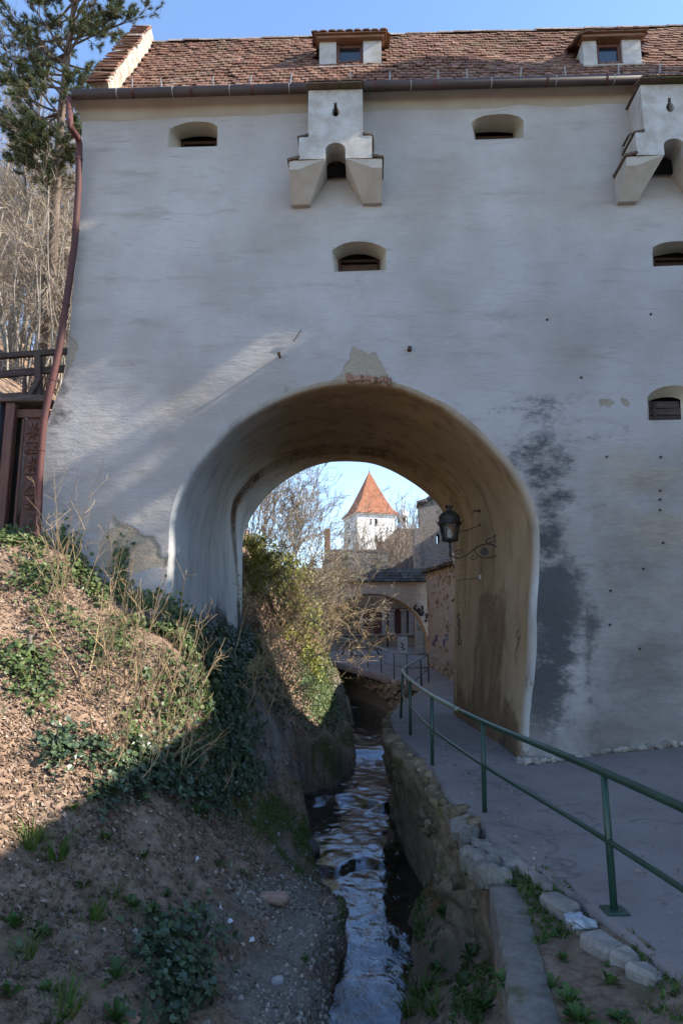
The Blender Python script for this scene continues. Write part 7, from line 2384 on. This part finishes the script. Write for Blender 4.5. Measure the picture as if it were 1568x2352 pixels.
# narrow ivy ribbon and leaf litter in the sun patch below
Q = 200000
X = RNG.uniform(-3.4, 1.0, Q); Y = RNG.uniform(16.8, 26, Q)
Z = ground(X, Y); Nn = gnormal(X, Y)
qx, qy = proj(np.stack([X, Y, Z], -1))
def sc2(L, dens):
    w = blobs(qx, qy, L) * dens / np.clip(Nn[:, 2], .25, 1)
    ok = (RNG.uniform(0, 1, Q) < w) & (Z - water_z(Y) > .1)
    return np.stack([X, Y, Z], -1)[ok], Nn[ok]
P, N = sc2([(590, 1520, 12, 40, 1), (610, 1580, 14, 40, 1), (635, 1630, 16, 30, 1), (655, 1650, 14, 16, .8), (720, 1560, 30, 40, .5), (740, 1620, 30, 40, .5)], .35)
V_, F_ = leaves(P + N * .04, N, .07, IVYT, IVYF, .45)
mk('bank_ivy', V_, F_, IVY, kind='stuff')
P, N = sc2([(650, 1560, 40, 60, 1), (690, 1540, 40, 60, .8), (640, 1500, 40, 60, .7), (600, 1400, 60, 100, .5), (700, 1640, 60, 60, .3)], .22)
V_, F_ = leaves(P + N * .012, N, .075, DRYT, DRYF, .4)
mk('bank_leaf_litter', V_, F_, LITTER, kind='stuff')
# leafless scrub in front of the house and tower
for k, (zx, zy, Y, h, l) in enumerate([(1010, 720, 46, 3.0, 'bare sapling scrub in front of the brown roof'), (1130, 720, 47, 3.6, 'tall bare saplings before the right end of the brown roof'), (940, 720, 50, 3.4, 'thin bare sapling in front of the white tower'), (1070, 730, 44, 3.4, 'tangle of bare stems behind the tiled coping'), (1195, 700, 50, 4.6, 'bare saplings beside the ruined wall'), (860, 700, 52, 2.6, 'bare scrub at the foot of the tower shaded face'), (1235, 520, 60, 3.2, 'thin bare treetop against the sky beside the ruined wall')]):
    r_ = np.random.default_rng(90 + k)
    b = np.array(at((500 + zx * .3827) * .98, (1050 + zy * .3827) * .98, Y))
    n = 12
    S = b[None] + np.stack([r_.normal(0, .9, n), r_.normal(0, .8, n), np.full(n, -2.0)], 1)
    D = np.array([0, 0, 1.0]) + r_.normal(0, .14, (n, 3))
    (P0, P1_, r0, r1), _t = grow(S, D, (h + 2) * r_.uniform(.6, 1.05, n), np.full(n, .045), [(8, .05, 6, .38, .4, .03, .5, .35), (4, .1, 4, .5, .45, .04, .55, .2), (3, .12, 0, 0, 0, 0, 0, 0)], r_)
    V, FS = segs(P0, P1_, np.maximum(r0, .010), np.maximum(r1, .008), 3)
    mk('bare_sapling', V, FS, TWIG, label=l, cat='sapling', group='bare saplings before the roofs')

# ---- bare trees on the hillside at the left
PALEBARK = simple('pale_bark', (.34, .30, .25), (.24, .2, .16), 4, .9, .1, .3, 12, .01)
BT = [(20, 900, 22, 11, 'slender bare tree at the left edge of the view'), (60, 880, 24, 12, 'bare tree with forked pale trunk behind the timber gallery'), (95, 870, 20, 8, 'low bushy bare tree beside the pine trunk'), (130, 860, 23, 10, 'bare tree directly behind the downpipe'), (160, 840, 21, 8, 'small bare tree close to the bastion wall'),
      (-40, 900, 25, 13, 'tall bare tree just left of the frame'), (40, 860, 28, 13, 'distant bare tree between the left edge and the pine'), (110, 840, 30, 13, 'distant bare tree right of the pine trunk'), (0, 860, 32, 14, 'far bare tree high on the hill at the left'), (75, 850, 34, 14, 'far bare tree behind the pine'), (150, 830, 33, 13, 'far bare tree beside the bastion corner'), (-90, 900, 30, 13, 'bare tree outside the left margin'),
      (30, 895, 19.5, 6, 'thicket of thin upright saplings behind the gallery rail'), (85, 885, 19.8, 6, 'thicket of thin saplings right of the gallery post'), (140, 850, 19.5, 5.5, 'young bare saplings by the bastion corner')]
for k, (px, py, Y, h, l) in enumerate(BT):
    r_ = np.random.default_rng(200 + k)
    p = np.array(at(px, py, Y)); p[2] = float(ground(p[0], p[1])) - .1
    young = h < 7
    n = 22 if young else 4
    t = empty('bare_tree', l, 'tree', p, group='bare trees on the hillside')
    S = np.stack([r_.normal(0, .9 if young else .25, n), r_.normal(0, .6 if young else .2, n), np.zeros(n)], 1)
    D = np.array([0, 0, 1.0]) + r_.normal(0, .10 if young else .13, (n, 3))
    L = h * r_.uniform(.55, 1.1, n)
    (P0, P1_, r0, r1), tips = grow(S, D, L, np.full(n, .03 if young else .085), [(10, .05, 0, 0, 0, .02, 0, 0)], r_)
    V, FS = segs(P0, P1_, np.maximum(r0, .012), np.maximum(r1, .01), 5)
    tm = BARK if k % 3 else PALEBARK
    if young: mk('stems', V, FS, tm, t, True, kind='stuff')
    else:
        q = 10 * n
        for j in range(n):
            ii = np.arange(10) * n + j
            pts = np.concatenate([P0[ii], P1_[ii[-1:]]])
            MB().tube(pts, np.linspace(.085, .014, 11), 6).build('trunk', tm, t, True)
    # branches leave the stems
    nb = 7 if young else 34
    i = r_.integers(0, 10, (n, nb)) * n + np.arange(n)[:, None]
    i = i[(i // n) >= 3].ravel()
    B0 = P0[i]; Dd = (P1_ - P0)[i]; Dd /= np.linalg.norm(Dd, axis=1)[:, None]
    Dd = Dd * .8 + r_.normal(0, .55, Dd.shape)
    (Q0, Q1, s0, s1), tips = grow(B0, Dd, h * r_.uniform(.10, .24, len(i)), np.full(len(i), .018 if not young else .010), [(5, .10, 5, .55, .45, .05, .6, .2), (4, .12, 4, .5, .45, .05, .6, .2), (3, .13, 0, 0, 0, .03, 0, 0)], r_)
    V, FS = segs(Q0, Q1, np.maximum(s0, .0065), np.maximum(s1, .005), 3)
    mk('crown', V, FS, TWIG, t)

# ---- the pine
def build_pine():
    r_ = np.random.default_rng(31)
    Y = 19.5
    b = np.array(at(103, 760, Y)); b[2] = float(ground(b[0], b[1])) - .2
    ztop = at(110, -260, Y)[2]
    t = empty('pine_tree', 'tall pine with a scaly bare trunk and dark needle crown above the roof corner', 'tree', b)
    H = ztop - b[2]
    zs = np.linspace(0, H, 26)
    tr = np.stack([.10 * np.sin(zs * .5) + zs * .004, .06 * np.cos(zs * .7), zs], 1)
    MB().tube(tr, np.interp(zs, [0, H * .5, H], [.17, .125, .03]), 10).build('trunk', PINEBARK, t, True)
    zc = at(105, 420, Y)[2] - b[2]
    n = 120
    z = r_.uniform(zc, H * .98, n); z[:6] = np.linspace(zc - .6, zc + 1.5, 6)
    a = r_.uniform(0, 6.28, n)
    S = np.stack([np.interp(z, zs, tr[:, 0]), np.interp(z, zs, tr[:, 1]), z], 1)
    D = np.stack([np.cos(a), np.sin(a) * .9, r_.uniform(-.15, .45, n)], 1)
    L = np.interp(z, [zc - 1, zc + 1, H * .7, H], [1.1, 2.0, 2.4, 1.0]) * r_.uniform(.6, 1.1, n)
    (P0, P1_, r0, r1), tips = grow(S, D, L, np.full(n, .05), [(6, .10, 8, .42, .45, .05, .5, .3), (4, .14, 4, .45, .5, .08, .5, .3), (3, .14, 0, 0, 0, .06, 0, 0)], r_)
    V, FS = segs(P0, P1_, np.maximum(r0, .008), np.maximum(r1, .006), 4)
    mk('limbs', V, FS, PINEBARK, t)
    tp = np.concatenate([x[0] for x in tips[1:]]); td = np.concatenate([x[1] for x in tips[1:]])
    m = 44
    n = len(tp)
    P = np.repeat(tp, m, 0) - np.repeat(td, m, 0) * r_.uniform(0, .16, (n * m, 1))
    D = np.repeat(td, m, 0) * .8 + r_.normal(0, .6, (n * m, 3)) + np.array([0, 0, .25])
    D /= np.linalg.norm(D, axis=1)[:, None]
    Sd = np.cross(D, r_.normal(0, 1, D.shape)); Sd /= np.linalg.norm(Sd, axis=1)[:, None]
    l = r_.uniform(.11, .20, (n * m, 1)); w = .008
    V = np.stack([P - Sd * w, P + Sd * w, P + D * l], 1).reshape(-1, 3)
    mk('needles', V, np.arange(len(V)).reshape(-1, 3), NEEDLE, t)
    # cones
    mb = MB()
    for q in tp[r_.integers(0, n, 50)]:
        mb.lathe([(.0, -.05), (.03, -.03), (.028, .0), (.01, .035)], q, 6)
    mb.build('cones', simple('cone_brown', (.22, .10, .05), (.3, .15, .08), 8, .8, .2, 0), t)
build_pine()

# ---- unseen tree right of the frame, its crown shaped to dapple the wall
def build_shade_tree():
    r_ = np.random.default_rng(77)
    t = empty('dapple_tree', 'unseen leafy tree at the right, its crown shaped to dapple the wall', 'tree', (9.9, 9.2, .3))
    MB().tube([(0, 0, 0), (.1, .3, 5), (.2, .9, 11), (.3, 1.0, 16)], [.16, .13, .09, .02], 8).build('trunk', BARK, t, True)
    # gaps in the crown, aligned on the light patches they throw on the wall
    gaps = []
    for px, py, sy, sz in [(700, 752, .030, .20), (735, 738, .02, .12), (590, 820, .035, .30), (545, 850, .03, .25), (500, 872, .035, .16), (430, 925, .04, .15), (375, 940, .03, .15), (270, 975, .04, .30), (285, 1025, .03, .25), (345, 1060, .035, .14), (300, 1095, .03, .14),
                           (450, 955, .03, .10), (370, 1170, .05, .18), (320, 1190, .04, .14), (395, 1260, .05, .5)]:
        u, w = loc(px, py, 0)
        P = to_world(np.array([u, float(wall_v(u, w)), w]))
        k = (9.95 - P[0]) / TO_SUN.x
        gaps.append((P[1] + TO_SUN.y * k - 9.2, P[2] + TO_SUN.z * k - .3, sy * 1.8, sz * 1.35))
    c = []
    while len(c) < 29000:
        p = np.array([r_.uniform(-.25, .35), r_.uniform(-.25, 1.75), r_.uniform(10.4, 19.0)])
        if p[1] < .18 and 14.5 < p[2] < 17.3: continue
        qy_ = p[1] - (p[0] - .05) * TO_SUN.y / TO_SUN.x; qz_ = p[2] - (p[0] - .05) * TO_SUN.z / TO_SUN.x
        if any(((qy_ - gy) / sy) ** 2 + ((qz_ - gz) / sz) ** 2 < 1 + .5 * float(vnoise(p[0] * 9, p[1] * 20, p[2] * 5)) for gy, gz, sy, sz in gaps): continue
        c.append(p)
    c = np.array(c)
    V, FS = leaves(c, r_.normal(0, 1, c.shape), .145, OVT, OVF, .3, r_)
    mk('crown', V, FS, IVYDARK, t)
build_shade_tree()
